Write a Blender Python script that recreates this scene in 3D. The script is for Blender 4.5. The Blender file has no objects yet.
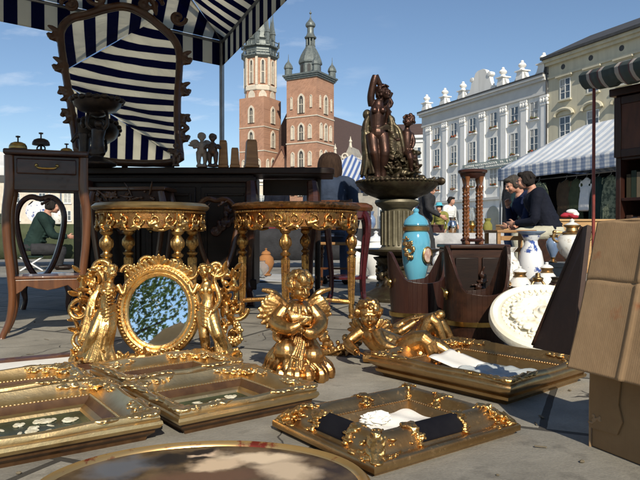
import bpy, math, random
from math import sin, cos, pi, radians as R
from mathutils import Vector as V, Matrix as M
random.seed(7)
SC = bpy.context.scene
COL = SC.collection
# ---------------------------------------------------------------- camera
F, CX, HY, H = 622.0, 320.0, 233.0, 0.55       # focal length in photo pixels, horizon row, eye height
cam = bpy.data.objects.new('camera', bpy.data.cameras.new('camera'))
COL.objects.link(cam)
cam.data.sensor_width = 36.0
cam.data.lens = 36.0 * F / 640
cam.data.clip_start, cam.data.clip_end = 0.05, 3000
cam.location = (0, 0, H)
cam.rotation_euler = (R(90) - math.atan(7 / F), 0, 0)
SC.camera = cam
# ---------------------------------------------------------------- light
SUN_AZ = (0.20, -0.98)        # horizontal direction towards the sun (right, behind the photographer)
SUN_EL = 35
sun = bpy.data.objects.new('sun', bpy.data.lights.new('sun', 'SUN'))
COL.objects.link(sun)
sd = V((SUN_AZ[0], SUN_AZ[1], 0)).normalized() * cos(R(SUN_EL)) + V((0, 0, sin(R(SUN_EL))))
sun.rotation_euler = sd.to_track_quat('Z', 'Y').to_euler()
sun.data.energy = 4.8
sun.data.angle = R(0.53)
sun.data.color = (1.0, 0.91, 0.75)
w = bpy.data.worlds.new('World')
SC.world = w
w.use_nodes = True
nt = w.node_tree
nt.nodes.clear()
wo = nt.nodes.new('ShaderNodeOutputWorld')
bg = nt.nodes.new('ShaderNodeBackground')
sky = nt.nodes.new('ShaderNodeTexSky')
sky.sky_type = 'NISHITA'
sky.sun_disc = False
sky.sun_elevation = R(SUN_EL)
sky.sun_rotation = math.atan2(SUN_AZ[0], SUN_AZ[1])
sky.air_density, sky.dust_density, sky.ozone_density = 1.0, 0.0, 3.0
bg.inputs['Strength'].default_value = 0.10
# thin clouds, laid on the sky dome by direction
tc = nt.nodes.new('ShaderNodeTexCoord')
sp = nt.nodes.new('ShaderNodeSeparateXYZ')
nt.links.new(tc.outputs['Generated'], sp.inputs[0])
ad = nt.nodes.new('ShaderNodeMath'); ad.operation = 'ADD'; ad.inputs[1].default_value = 0.22
nt.links.new(sp.outputs['Z'], ad.inputs[0])
dv = []
for k in 'XY':
    d_ = nt.nodes.new('ShaderNodeMath'); d_.operation = 'DIVIDE'
    nt.links.new(sp.outputs[k], d_.inputs[0]); nt.links.new(ad.outputs[0], d_.inputs[1]); dv.append(d_)
cb = nt.nodes.new('ShaderNodeCombineXYZ')
nt.links.new(dv[0].outputs[0], cb.inputs[0]); nt.links.new(dv[1].outputs[0], cb.inputs[1])
mp = nt.nodes.new('ShaderNodeMapping')
mp.inputs['Location'].default_value = (2.35, 0.6, 0)
mp.inputs['Scale'].default_value = (1.0, 1.7, 1)
nt.links.new(cb.outputs[0], mp.inputs[0])
nz = nt.nodes.new('ShaderNodeTexNoise')
nz.inputs['Scale'].default_value = 2.3; nz.inputs['Detail'].default_value = 9; nz.inputs['Roughness'].default_value = 0.56
nt.links.new(mp.outputs[0], nz.inputs['Vector'])
rp = nt.nodes.new('ShaderNodeValToRGB')
rp.color_ramp.elements[0].position = 0.53; rp.color_ramp.elements[0].color = (0, 0, 0, 1)
rp.color_ramp.elements[1].position = 0.80; rp.color_ramp.elements[1].color = (0.75, 0.75, 0.75, 1)
nt.links.new(nz.outputs[0], rp.inputs[0])
mx = nt.nodes.new('ShaderNodeMixRGB')
cm = nt.nodes.new('ShaderNodeMapRange'); cm.inputs[1].default_value = .12; cm.inputs[2].default_value = -.06      # the cloud bank lies to the left
nt.links.new(sp.outputs['X'], cm.inputs[0])
cx_ = nt.nodes.new('ShaderNodeMath'); cx_.operation = 'MULTIPLY'; nt.links.new(rp.outputs[0], cx_.inputs[0]); nt.links.new(cm.outputs[0], cx_.inputs[1])
nt.links.new(cx_.outputs[0], mx.inputs[0]); nt.links.new(sky.outputs[0], mx.inputs[1])
mx.inputs[2].default_value = (8.5, 9.0, 9.6, 1)
nt.links.new(mx.outputs[0], bg.inputs[0])
nt.links.new(bg.outputs[0], wo.inputs[0])
SC.view_settings.view_transform = 'Standard'
SC.view_settings.look = 'None'
SC.view_settings.exposure = 0.16
SC.view_settings.gamma = 1
SC.view_settings.use_curve_mapping = False

# ---------------------------------------------------------------- helpers
def at(px, py, Y):
    return V(((px - CX) / F * Y, Y, H + (HY - py) / F * Y))
def gnd(px, py):
    Y = F * H / (py - HY)
    return V(((px - CX) / F * Y, Y, 0))

def crs(P, Rr, sub=4):
    """smooth curve (Catmull-Rom) through the joints, radii follow"""
    o, r = [], []
    n = len(P)
    for i in range(n - 1):
        a, b, c, d = P[max(i-1, 0)], P[i], P[i+1], P[min(i+2, n-1)]
        for k in range(sub):
            t = k/sub
            o.append(.5*((2*b) + (c - a)*t + (2*a - 5*b + 4*c - d)*t*t + (3*b - a - 3*c + d)*t**3))
            t2 = t*t*(3 - 2*t); r.append(Rr[i]*(1 - t2) + Rr[i+1]*t2)
    o.append(P[-1]); r.append(Rr[-1])
    return o, r
class MB:
    """collects closed shapes; build() links them as ONE mesh object"""
    def __init__(s): s.v, s.f = [], []
    def add(s, vs, fs):
        o = len(s.v); s.v += [V(p) for p in vs]; s.f += [tuple(i + o for i in f) for f in fs]; return s
    def box(s, c, size, rot=None, taper=1.0):
        x, y, z = (k / 2 for k in size); c = V(c); t = taper
        vs = [V(p) for p in ((-x, -y, -z), (x, -y, -z), (x, y, -z), (-x, y, -z), (-x*t, -y*t, z), (x*t, -y*t, z), (x*t, y*t, z), (-x*t, y*t, z))]
        if rot is not None: vs = [rot @ p for p in vs]
        return s.add([p + c for p in vs], [(3, 2, 1, 0), (4, 5, 6, 7), (0, 1, 5, 4), (1, 2, 6, 5), (2, 3, 7, 6), (3, 0, 4, 7)])
    def b2(s, lo, hi):
        lo, hi = V(lo), V(hi); return s.box((lo + hi) / 2, hi - lo)
    def lathe(s, prof, n=24, c=(0, 0, 0), a0=0.0, a1=2*pi, ax=None, sx=1, sy=1):
        full = abs(a1 - a0 - 2*pi) < 1e-6
        m = n if full else n + 1
        vs, fs = [], []
        for r, z in prof:
            for i in range(m):
                a = a0 + (a1 - a0) * i / n
                p = V((r * cos(a) * sx, r * sin(a) * sy, z))
                if ax is not None: p = ax @ p
                vs.append(p + V(c))
        for j in range(len(prof) - 1):
            for i in range(n):
                k = (i + 1) % m
                fs.append((j*m + i, j*m + k, (j+1)*m + k, (j+1)*m + i))
        if full:
            if prof[0][0] > 1e-6: fs.append(tuple(range(m))[::-1])
            if prof[-1][0] > 1e-6: fs.append(tuple((len(prof)-1)*m + i for i in range(m)))
        return s.add(vs, fs)
    def tube(s, pts, rad, n=8, up=None, flat=1.0):
        pts = [V(p) for p in pts]
        if not isinstance(rad, (list, tuple)): rad = [rad] * len(pts)
        if 3 <= len(pts) <= 9: pts, rad = crs(pts, list(rad))
        vs, fs = [], []
        nrm = None
        for i, p in enumerate(pts):
            t = (pts[min(i + 1, len(pts) - 1)] - pts[max(i - 1, 0)])
            t = t.normalized() if t.length > 1e-9 else V((0, 0, 1))
            if nrm is None:
                u = V(up) if up is not None else (V((0, 0, 1)) if abs(t.z) < .9 else V((1, 0, 0)))
                nrm = (u - t * u.dot(t)).normalized()
            else:
                q = nrm - t * nrm.dot(t)
                nrm = q.normalized() if q.length > 1e-6 else t.orthogonal().normalized()
            b = t.cross(nrm)
            for k in range(n):
                a = 2*pi*k/n
                vs.append(p + (b * cos(a) + nrm * (sin(a) * flat)) * rad[i])
        L = len(pts)
        for i in range(L - 1):
            for k in range(n):
                k2 = (k + 1) % n
                fs.append((i*n + k, i*n + k2, (i+1)*n + k2, (i+1)*n + k))
        fs.append(tuple(range(n))[::-1]); fs.append(tuple((L-1)*n + k for k in range(n)))
        return s.add(vs, fs)
    def ell(s, c, r, rot=None, n=10, m=7):
        if not isinstance(r, (list, tuple, V)): r = (r, r, r)
        if n == 10 and m == 7 and max(r) > .018: n, m = 18, 12
        vs, fs = [], []
        c = V(c)
        def T(p):
            p = V((p[0]*r[0], p[1]*r[1], p[2]*r[2]))
            return (rot @ p if rot is not None else p) + c
        vs.append(T((0, 0, -1)))
        for j in range(1, m):
            t = -pi/2 + pi*j/m
            for i in range(n): vs.append(T((cos(t)*cos(2*pi*i/n), cos(t)*sin(2*pi*i/n), sin(t))))
        vs.append(T((0, 0, 1)))
        for i in range(n): fs.append((0, 1 + (i+1) % n, 1 + i))
        for j in range(m - 2):
            for i in range(n):
                k = (i+1) % n
                fs.append((1+j*n+i, 1+j*n+k, 1+(j+1)*n+k, 1+(j+1)*n+i))
        e = len(vs) - 1
        for i in range(n): fs.append((1+(m-2)*n+i, 1+(m-2)*n+(i+1) % n, e))
        return s.add(vs, fs)
    def prism(s, poly, t, mat=None):
        """poly in the xz plane, extruded along +y by t; counter-clockwise seen from -y"""
        n = len(poly)
        vs = [V((x, 0, z)) for x, z in poly] + [V((x, t, z)) for x, z in poly]
        if mat is not None: vs = [mat @ p for p in vs]
        fs = [tuple(range(n)), tuple(range(2*n - 1, n - 1, -1))] + [(i, i + n, (i+1) % n + n, (i+1) % n) for i in range(n)]
        return s.add(vs, fs)
    def grid(s, fn, nu, nv, closed=False):
        vs = [fn(i / nu, j / nv) for j in range(nv + 1) for i in range(nu + 1)]
        fs = [(j*(nu+1)+i, j*(nu+1)+i+1, (j+1)*(nu+1)+i+1, (j+1)*(nu+1)+i) for j in range(nv) for i in range(nu)]
        return s.add(vs, fs)
    def xf(s, mat):
        s.v = [mat @ p for p in s.v]; return s
    def merge(s, o, mat=None):
        return s.add([mat @ p for p in o.v] if mat is not None else o.v, o.f)
    def build(s, name, mat, parent=None, smooth=True, angle=38, bevel=0, voxel=0, sm=2, solid=0, sub=0, loc=None, rz=0):
        me = bpy.data.meshes.new(name)
        me.from_pydata([tuple(p) for p in s.v], [], s.f)
        me.materials.append(mat)
        if smooth:
            me.shade_smooth()
            if not voxel: me.set_sharp_from_angle(angle=R(angle))
        o = bpy.data.objects.new(name, me)
        COL.objects.link(o)
        if parent is not None: o.parent = parent
        if loc is not None: o.location = loc; o.rotation_euler = (0, 0, rz)
        if solid:
            md = o.modifiers.new('solid', 'SOLIDIFY'); md.thickness = solid; md.offset = 0
        if bevel:
            md = o.modifiers.new('bevel', 'BEVEL'); md.width = bevel; md.segments = 2; md.limit_method = 'ANGLE'; md.angle_limit = R(40)
        if voxel:
            md = o.modifiers.new('remesh', 'REMESH'); md.mode = 'VOXEL'; md.voxel_size = voxel; md.use_smooth_shade = True
            if sm:
                md = o.modifiers.new('smooth', 'SMOOTH'); md.factor = 0.5; md.iterations = sm
        if sub:
            md = o.modifiers.new('sub', 'SUBSURF'); md.levels = sub; md.render_levels = sub
        return o

def tag(o, label, cat, group=None, kind=None):
    if label: o['label'] = label
    if cat: o['category'] = cat
    if group: o['group'] = group
    if kind: o['kind'] = kind
    return o
def thing(name, label, cat, loc=(0, 0, 0), rz=0, group=None, rot=None):
    o = bpy.data.objects.new(name, None)
    COL.objects.link(o)
    o.location = loc
    o.rotation_euler = rot if rot else (0, 0, rz)
    o.empty_display_size = .1
    return tag(o, label, cat, group)
def copy_tree(o, parent=None):
    c = o.copy(); COL.objects.link(c)
    if parent is not None: c.parent = parent
    for ch in list(o.children): copy_tree(ch, c)
    return c
def part_copy(o, parent, mat=None):
    c = o.copy(); COL.objects.link(c); c.parent = parent
    if mat is not None: c.matrix_local = mat
    return c
rx = lambda a: M.Rotation(a, 4, 'X')
ry = lambda a: M.Rotation(a, 4, 'Y')
rz_ = lambda a: M.Rotation(a, 4, 'Z')
tr = lambda x, y, z: M.Translation((x, y, z))
U = random.uniform

# ---------------------------------------------------------------- materials
def mat(name, c1, c2=None, rough=.5, metal=0, scale=6, detail=6, bump=0, bscale=40, stretch=None, spec=.5, coat=0, r2=None, lo=.35, hi=.65, trans=0, bdist=.004, rr=.6):
    m = bpy.data.materials.new(name); m.use_nodes = True
    t = m.node_tree; n = t.nodes; L = t.links
    p = n['Principled BSDF']
    p.inputs['Base Color'].default_value = (*c1, 1)
    p.inputs['Roughness'].default_value = rough
    p.inputs['Metallic'].default_value = metal
    p.inputs['Specular IOR Level'].default_value = spec
    p.inputs['Coat Weight'].default_value = coat
    tc = n.new('ShaderNodeTexCoord'); mp = n.new('ShaderNodeMapping')
    L.new(tc.outputs['Object'], mp.inputs[0])
    if stretch: mp.inputs['Scale'].default_value = stretch
    if c2 is not None or r2 is not None:
        z = n.new('ShaderNodeTexNoise'); z.inputs['Scale'].default_value = scale; z.inputs['Detail'].default_value = detail
        z.inputs['Roughness'].default_value = rr
        L.new(mp.outputs[0], z.inputs['Vector'])
        mr = n.new('ShaderNodeMapRange'); mr.inputs[1].default_value = lo; mr.inputs[2].default_value = hi
        L.new(z.outputs[0], mr.inputs[0])
        if c2 is not None:
            x = n.new('ShaderNodeMixRGB'); x.inputs[1].default_value = (*c1, 1); x.inputs[2].default_value = (*c2, 1)
            L.new(mr.outputs[0], x.inputs[0]); L.new(x.outputs[0], p.inputs['Base Color'])
        if r2 is not None:
            q = n.new('ShaderNodeMapRange'); q.inputs[3].default_value = rough; q.inputs[4].default_value = r2
            L.new(mr.outputs[0], q.inputs[0]); L.new(q.outputs[0], p.inputs['Roughness'])
    if bump:
        z = n.new('ShaderNodeTexNoise'); z.inputs['Scale'].default_value = bscale; z.inputs['Detail'].default_value = 5
        L.new(mp.outputs[0], z.inputs['Vector'])
        b = n.new('ShaderNodeBump'); b.inputs['Strength'].default_value = bump; b.inputs['Distance'].default_value = bdist
        L.new(z.outputs[0], b.inputs['Height']); L.new(b.outputs[0], p.inputs['Normal'])
    if trans:
        td = n.new('ShaderNodeBsdfTranslucent'); ms = n.new('ShaderNodeMixShader'); ms.inputs[0].default_value = trans
        td.inputs[0].default_value = (*c1, 1)
        if c2 is not None: L.new(x.outputs[0], td.inputs[0])
        L.new(p.outputs[0], ms.inputs[1]); L.new(td.outputs[0], ms.inputs[2])
        L.new(ms.outputs[0], n['Material Output'].inputs[0])
    m['p'] = 1
    return m
def stripes(name, c1, c2, period, coord='UV', axis='X', duty=.5, trans=.35, rough=.8, axis2=None, c3=None):
    m = bpy.data.materials.new(name); m.use_nodes = True
    t = m.node_tree; n = t.nodes; L = t.links
    p = n['Principled BSDF']; p.inputs['Roughness'].default_value = rough; p.inputs['Specular IOR Level'].default_value = .2
    tc = n.new('ShaderNodeTexCoord'); s = n.new('ShaderNodeSeparateXYZ'); L.new(tc.outputs[coord], s.inputs[0])
    def st(ax, per):
        a = n.new('ShaderNodeMath'); a.operation = 'DIVIDE'; a.inputs[1].default_value = per; L.new(s.outputs[ax], a.inputs[0])
        b = n.new('ShaderNodeMath'); b.operation = 'FRACT'; L.new(a.outputs[0], b.inputs[0])
        c = n.new('ShaderNodeMath'); c.operation = 'GREATER_THAN'; c.inputs[1].default_value = duty; L.new(b.outputs[0], c.inputs[0])
        return c
    c = st(axis, period)
    z = n.new('ShaderNodeTexNoise'); z.inputs['Scale'].default_value = 3; L.new(tc.outputs['Object'], z.inputs['Vector'])
    x = n.new('ShaderNodeMixRGB'); x.inputs[1].default_value = (*c1, 1); x.inputs[2].default_value = (*c2, 1); L.new(c.outputs[0], x.inputs[0])
    out = x
    if axis2:
        c_ = st(axis2, period)
        y = n.new('ShaderNodeMixRGB'); y.blend_type = 'MULTIPLY'; y.inputs[2].default_value = (*c3, 1)
        L.new(c_.outputs[0], y.inputs[0]); L.new(x.outputs[0], y.inputs[1]); out = y
    d = n.new('ShaderNodeMixRGB'); d.blend_type = 'MULTIPLY'; d.inputs[0].default_value = .25
    L.new(out.outputs[0], d.inputs[1]); L.new(z.outputs[0], d.inputs[2]); out = d
    L.new(out.outputs[0], p.inputs['Base Color'])
    wr = n.new('ShaderNodeTexNoise'); wr.inputs['Scale'].default_value = 5; wr.inputs['Detail'].default_value = 5; wr.inputs['Distortion'].default_value = .8; L.new(tc.outputs['Object'], wr.inputs['Vector'])
    bu = n.new('ShaderNodeBump'); bu.inputs['Strength'].default_value = .5; bu.inputs['Distance'].default_value = .03; L.new(wr.outputs[0], bu.inputs['Height']); L.new(bu.outputs[0], p.inputs['Normal'])
    td = n.new('ShaderNodeBsdfTranslucent'); L.new(out.outputs[0], td.inputs[0]); L.new(bu.outputs[0], td.inputs['Normal'])
    ms = n.new('ShaderNodeMixShader'); ms.inputs[0].default_value = trans
    L.new(p.outputs[0], ms.inputs[1]); L.new(td.outputs[0], ms.inputs[2]); L.new(ms.outputs[0], n['Material Output'].inputs[0])
    return m

def gilt(name, hi, lo, dark, rough=.3, dk=(.52, .66), ds=38, gs=11, bump=.5, bs=110):
    """old gilding: two golds, patches where the dark bolus shows through, fine uneven surface"""
    m = bpy.data.materials.new(name); m.use_nodes = True
    t = m.node_tree; n = t.nodes; L = t.links; p = n['Principled BSDF']
    tc = n.new('ShaderNodeTexCoord')
    def noise(sc, det=6, ro=.6):
        z = n.new('ShaderNodeTexNoise'); z.inputs['Scale'].default_value = sc; z.inputs['Detail'].default_value = det; z.inputs['Roughness'].default_value = ro
        L.new(tc.outputs['Object'], z.inputs['Vector']); return z
    def rng(z, a, b, c=0, d=1):
        r = n.new('ShaderNodeMapRange'); r.inputs[1].default_value = a; r.inputs[2].default_value = b; r.inputs[3].default_value = c; r.inputs[4].default_value = d
        L.new(z.outputs[0], r.inputs[0]); return r
    a = rng(noise(gs), .35, .65); b = rng(noise(ds, 9, .68), dk[0], dk[1])
    x = n.new('ShaderNodeMixRGB'); x.inputs[1].default_value = (*hi, 1); x.inputs[2].default_value = (*lo, 1); L.new(a.outputs[0], x.inputs[0])
    y = n.new('ShaderNodeMixRGB'); y.inputs[2].default_value = (*dark, 1); L.new(b.outputs[0], y.inputs[0]); L.new(x.outputs[0], y.inputs[1])
    L.new(y.outputs[0], p.inputs['Base Color'])
    ro = n.new('ShaderNodeMapRange'); ro.inputs[3].default_value = rough; ro.inputs[4].default_value = min(.8, rough + .3); L.new(b.outputs[0], ro.inputs[0]); L.new(ro.outputs[0], p.inputs['Roughness'])
    me_ = n.new('ShaderNodeMapRange'); me_.inputs[3].default_value = 1; me_.inputs[4].default_value = .5; L.new(b.outputs[0], me_.inputs[0]); L.new(me_.outputs[0], p.inputs['Metallic'])
    b1 = n.new('ShaderNodeBump'); b1.inputs['Strength'].default_value = bump; b1.inputs['Distance'].default_value = .004; L.new(noise(bs*.35, 4).outputs[0], b1.inputs['Height'])
    b2 = n.new('ShaderNodeBump'); b2.inputs['Strength'].default_value = bump; b2.inputs['Distance'].default_value = .0022; L.new(noise(bs, 5).outputs[0], b2.inputs['Height']); L.new(b1.outputs[0], b2.inputs['Normal'])
    L.new(b2.outputs[0], p.inputs['Normal'])
    return m
GOLD = gilt('gilt', (.68, .44, .17), (.46, .26, .085), (.075, .032, .012), .32, dk=(.51, .68), ds=62)
GOLDP = gilt('gilt_pale', (.74, .56, .29), (.62, .43, .20), (.20, .10, .04), .38, dk=(.62, .80), ds=50, bump=.18, bs=150)
GOLDW = gilt('gilt_worn', (.60, .35, .11), (.40, .19, .055), (.06, .022, .01), .3, dk=(.46, .62))
GOLDR = gilt('gilt_red', (.52, .26, .085), (.30, .12, .035), (.06, .02, .01), .3, dk=(.5, .64))
BRONZG = gilt('bronze_gilt', (.57, .345, .13), (.40, .205, .07), (.06, .026, .010), .33, dk=(.52, .70), ds=55, bump=.4)
DGOLD = gilt('dark_gilt', (.50, .335, .16), (.40, .245, .105), (.16, .085, .04), .40, dk=(.58, .80), ds=60, bump=.2)
BRONZE = mat('bronze', (.085, .042, .030), (.045, .025, .02), rough=.30, r2=.5, metal=.75, scale=9, bump=.25, bscale=60)
VERDI = mat('bronze_green', (.10, .085, .05), (.045, .028, .018), rough=.35, r2=.6, metal=.7, scale=14, bump=.4, bscale=50)
IRON = mat('dark_iron', (.025, .02, .02), (.05, .035, .028), rough=.4, metal=.6, scale=20, bump=.2)
MAHOG = mat('mahogany', (.030, .010, .007), (.055, .018, .010), rough=.36, spec=.35, scale=5, stretch=(1, 1, 9), bump=.06, bscale=30, coat=.3)
MAHOGL = mat('mahogany_light', (.14, .050, .016), (.07, .024, .009), rough=.32, scale=4, stretch=(9, 9, 1), bump=.06, bscale=30, coat=.3)
DARKW = mat('dark_wood', (.020, .009, .006), (.045, .018, .010), rough=.38, scale=4, stretch=(1, 6, 6), bump=.1, bscale=30, spec=.3)
BLACKW = mat('black_wood', (.010, .006, .005), (.020, .011, .008), rough=.42, scale=4, bump=.08, spec=.22, stretch=(1, 6, 6), bscale=30)
CRIMSON = mat('crimson_wood', (.07, .008, .012), (.035, .006, .008), rough=.25, scale=6, stretch=(4, 4, 1), coat=.4)
OAK = mat('oak', (.35, .19, .07), (.22, .11, .04), rough=.5, scale=4, stretch=(1, 8, 8), bump=.15, bscale=40)
PINE = mat('pine', (.48, .30, .13), (.36, .2, .08), rough=.55, scale=4, stretch=(1, 8, 8), bump=.1, bscale=40)
REDW = mat('red_wood', (.040, .014, .009), (.024, .009, .007), rough=.35, scale=4, stretch=(5, 5, 1), bump=.1, bscale=30)
STEEL = mat('galvanised', (.33, .34, .35), (.25, .26, .27), rough=.45, metal=.8, scale=10)
BRASS = mat('brass', (.55, .38, .13), (.35, .22, .07), rough=.3, metal=1, scale=18)
SILVER = mat('silver_plate', (.75, .74, .72), (.55, .54, .52), rough=.15, metal=1, scale=12)
CREAM = mat('cream_plaster', (.84, .80, .68), (.76, .71, .56), rough=.6, scale=9, bump=.25, bscale=60)
WHITEP = mat('white_porcelain', (.78, .78, .76), (.70, .70, .69), rough=.12, scale=6, coat=.6)
PAPER = mat('white_paper', (.78, .77, .73), (.68, .66, .62), rough=.8, scale=8, bump=.2, bscale=50)
VELVET = mat('navy_velvet', (.005, .005, .008), (.009, .009, .012), rough=.8, spec=.1, scale=12, bump=.1)
LEAD = mat('lead', (.10, .12, .12), (.17, .19, .18), rough=.45, metal=.3, scale=1.5)
WHITEM = mat('white_metal', (.75, .75, .75), rough=.4)
BLACKC = mat('black_cloth', (.012, .012, .014), (.022, .022, .026), rough=.85, scale=9, bump=.5, bscale=14, bdist=.02)
SKIN = mat('skin', (.52, .28, .19), (.45, .22, .15), rough=.5, scale=12)
HAIRB = mat('brown_hair', (.022, .011, .007), (.045, .025, .015), rough=.8, spec=.2, scale=60, bump=.9, bscale=90, stretch=(1, 1, .2))
HAIRK = mat('black_hair', (.012, .010, .009), (.025, .02, .018), rough=.85, spec=.2, scale=60, bump=.9, bscale=90, stretch=(1, 1, .2))
HAIRG = mat('grey_hair', (.22, .20, .18), (.12, .10, .09), rough=.5, scale=60, bump=.7, bscale=90, stretch=(1, 1, .2))
EYEM = mat('eye', (.02, .016, .014), rough=.15)
def cloth(n, c, k=.7): return mat(n, c, tuple(q * k for q in c), rough=.85, scale=5, bump=.6, bscale=9, bdist=.03, spec=.2)
NAVYC, SHIRTB, KHAKI, GREENC, LILAC = cloth('navy_cloth', (.008, .010, .020)), cloth('slate_cloth', (.035, .05, .085)), cloth('khaki_cloth', (.50, .48, .38), .85), cloth('green_cloth', (.016, .035, .03)), cloth('lilac_cloth', (.34, .30, .44))
YELLOWC, CYANC, DENIM, WHITEC, OLIVE = cloth('yellow_cloth', (.24, .23, .06)), cloth('cyan_cloth', (.10, .48, .60)), cloth('denim', (.07, .10, .18)), cloth('white_cloth', (.74, .74, .72), .9), cloth('olive_cloth', (.07, .085, .045))
REDC, GREYC, TANC = cloth('red_cloth', (.38, .03, .05)), cloth('grey_cloth', (.16, .17, .17)), cloth('tan_cloth', (.42, .30, .18))
MIRROR = mat('mirror_glass', (.86, .88, .88), rough=.015, metal=1)
GLASSD = mat('window_glass', (.05, .06, .075), (.10, .12, .14), rough=.08, scale=.6, spec=.8)
def glassm():
    m = bpy.data.materials.new('clear_glass'); m.use_nodes = True
    p = m.node_tree.nodes['Principled BSDF']
    p.inputs['Roughness'].default_value = .03; p.inputs['Transmission Weight'].default_value = .9; p.inputs['Base Color'].default_value = (.92, .95, .95, 1)
    return m
CLEAR = glassm()
FABN = stripes('stall_stripes', (.012, .022, .12), (.90, .87, .76), .20, trans=.70)
FABT = stripes('tent_stripes', (.60, .66, .74), (.92, .92, .91), .27, trans=.15)
FABC = stripes('tent_checks', (.42, .49, .62), (.90, .90, .90), .25, trans=.2, axis2='Y', c3=(.72, .77, .86))
FABR = stripes('awning_stripes', (.03, .09, .06), (.62, .38, .28), .22, trans=.25)
# ================================================================ ground
def ground_mat():
    m = bpy.data.materials.new('stone_paving'); m.use_nodes = True
    t = m.node_tree; n = t.nodes; L = t.links; p = n['Principled BSDF']
    tc = n.new('ShaderNodeTexCoord'); mp = n.new('ShaderNodeMapping'); mp.inputs['Rotation'].default_value = (0, 0, R(24)); mp.inputs['Location'].default_value = (.12, .30, 0)
    L.new(tc.outputs['Object'], mp.inputs[0])
    wn = n.new('ShaderNodeTexNoise'); wn.inputs['Scale'].default_value = 2.2; wn.inputs['Detail'].default_value = 4
    L.new(tc.outputs['Object'], wn.inputs['Vector'])
    va = n.new('ShaderNodeVectorMath'); va.operation = 'SCALE'; va.inputs['Scale'].default_value = .035
    L.new(wn.outputs['Color'], va.inputs[0])
    vb = n.new('ShaderNodeVectorMath'); L.new(mp.outputs[0], vb.inputs[0]); L.new(va.outputs[0], vb.inputs[1])
    br = n.new('ShaderNodeTexBrick')
    for k, v_ in (('Scale', 1), ('Mortar Size', .012), ('Mortar Smooth', .15), ('Brick Width', 1.05), ('Row Height', .72), ('Bias', 0)): br.inputs[k].default_value = v_
    br.inputs['Color1'].default_value = (.285, .265, .222, 1); br.inputs['Color2'].default_value = (.185, .174, .15, 1); br.inputs['Mortar'].default_value = (.055, .05, .042, 1)
    L.new(vb.outputs[0], br.inputs['Vector'])
    # cracks
    vo = n.new('ShaderNodeTexVoronoi'); vo.feature = 'DISTANCE_TO_EDGE'; vo.inputs['Scale'].default_value = 1.25
    w2 = n.new('ShaderNodeTexNoise'); w2.inputs['Scale'].default_value = 4; w2.inputs['Detail'].default_value = 3; w2.inputs['Roughness'].default_value = .5; L.new(tc.outputs['Object'], w2.inputs['Vector'])
    vs = n.new('ShaderNodeVectorMath'); vs.operation = 'SCALE'; vs.inputs['Scale'].default_value = .16; L.new(w2.outputs['Color'], vs.inputs[0])
    vc = n.new('ShaderNodeVectorMath'); L.new(tc.outputs['Object'], vc.inputs[0]); L.new(vs.outputs[0], vc.inputs[1]); L.new(vc.outputs[0], vo.inputs['Vector'])
    cr = n.new('ShaderNodeMapRange'); cr.inputs[1].default_value = .001; cr.inputs[2].default_value = .0045
    mk = n.new('ShaderNodeTexNoise'); mk.inputs['Scale'].default_value = 1.1; mk.inputs['Detail'].default_value = 2; L.new(tc.outputs['Object'], mk.inputs['Vector'])
    mr = n.new('ShaderNodeMapRange'); mr.inputs[1].default_value = .50; mr.inputs[2].default_value = .56; mr.inputs[3].default_value = .02; mr.inputs[4].default_value = 0; L.new(mk.outputs[0], mr.inputs[0])
    am = n.new('ShaderNodeMath'); L.new(vo.outputs[0], am.inputs[0]); L.new(mr.outputs[0], am.inputs[1]); L.new(am.outputs[0], cr.inputs[0])
    z = n.new('ShaderNodeTexNoise'); z.inputs['Scale'].default_value = 3.5; z.inputs['Detail'].default_value = 10; z.inputs['Roughness'].default_value = .68; L.new(tc.outputs['Object'], z.inputs['Vector'])
    zr = n.new('ShaderNodeMapRange'); zr.inputs[1].default_value = .25; zr.inputs[2].default_value = .75; zr.inputs[3].default_value = .62; zr.inputs[4].default_value = 1.3; L.new(z.outputs[0], zr.inputs[0])
    z2 = n.new('ShaderNodeTexNoise'); z2.inputs['Scale'].default_value = 140; z2.inputs['Detail'].default_value = 4; L.new(tc.outputs['Object'], z2.inputs['Vector'])
    z3 = n.new('ShaderNodeMapRange'); z3.inputs[3].default_value = .75; z3.inputs[4].default_value = 1.25; L.new(z2.outputs[0], z3.inputs[0])
    x1 = n.new('ShaderNodeMixRGB'); x1.blend_type = 'MULTIPLY'; x1.inputs[0].default_value = 1; L.new(br.outputs[0], x1.inputs[1]); L.new(zr.outputs[0], x1.inputs[2])
    x2 = n.new('ShaderNodeMixRGB'); x2.blend_type = 'MULTIPLY'; x2.inputs[0].default_value = 1; L.new(x1.outputs[0], x2.inputs[1]); L.new(z3.outputs[0], x2.inputs[2])
    st_ = n.new('ShaderNodeTexNoise'); st_.inputs['Scale'].default_value = 9; st_.inputs['Detail'].default_value = 6; L.new(tc.outputs['Object'], st_.inputs['Vector'])
    sr = n.new('ShaderNodeMapRange'); sr.inputs[1].default_value = .60; sr.inputs[2].default_value = .72; sr.inputs[3].default_value = 1; sr.inputs[4].default_value = .62; L.new(st_.outputs[0], sr.inputs[0])
    xs = n.new('ShaderNodeMixRGB'); xs.blend_type = 'MULTIPLY'; xs.inputs[0].default_value = 1; L.new(x2.outputs[0], xs.inputs[1]); L.new(sr.outputs[0], xs.inputs[2]); x2 = xs
    x3 = n.new('ShaderNodeMixRGB'); x3.inputs[1].default_value = (.05, .045, .04, 1); L.new(cr.outputs[0], x3.inputs[0]); L.new(x2.outputs[0], x3.inputs[2])
    L.new(x3.outputs[0], p.inputs['Base Color']); p.inputs['Roughness'].default_value = .8
    mu = n.new('ShaderNodeMath'); mu.operation = 'MULTIPLY'; L.new(cr.outputs[0], mu.inputs[0])
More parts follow.
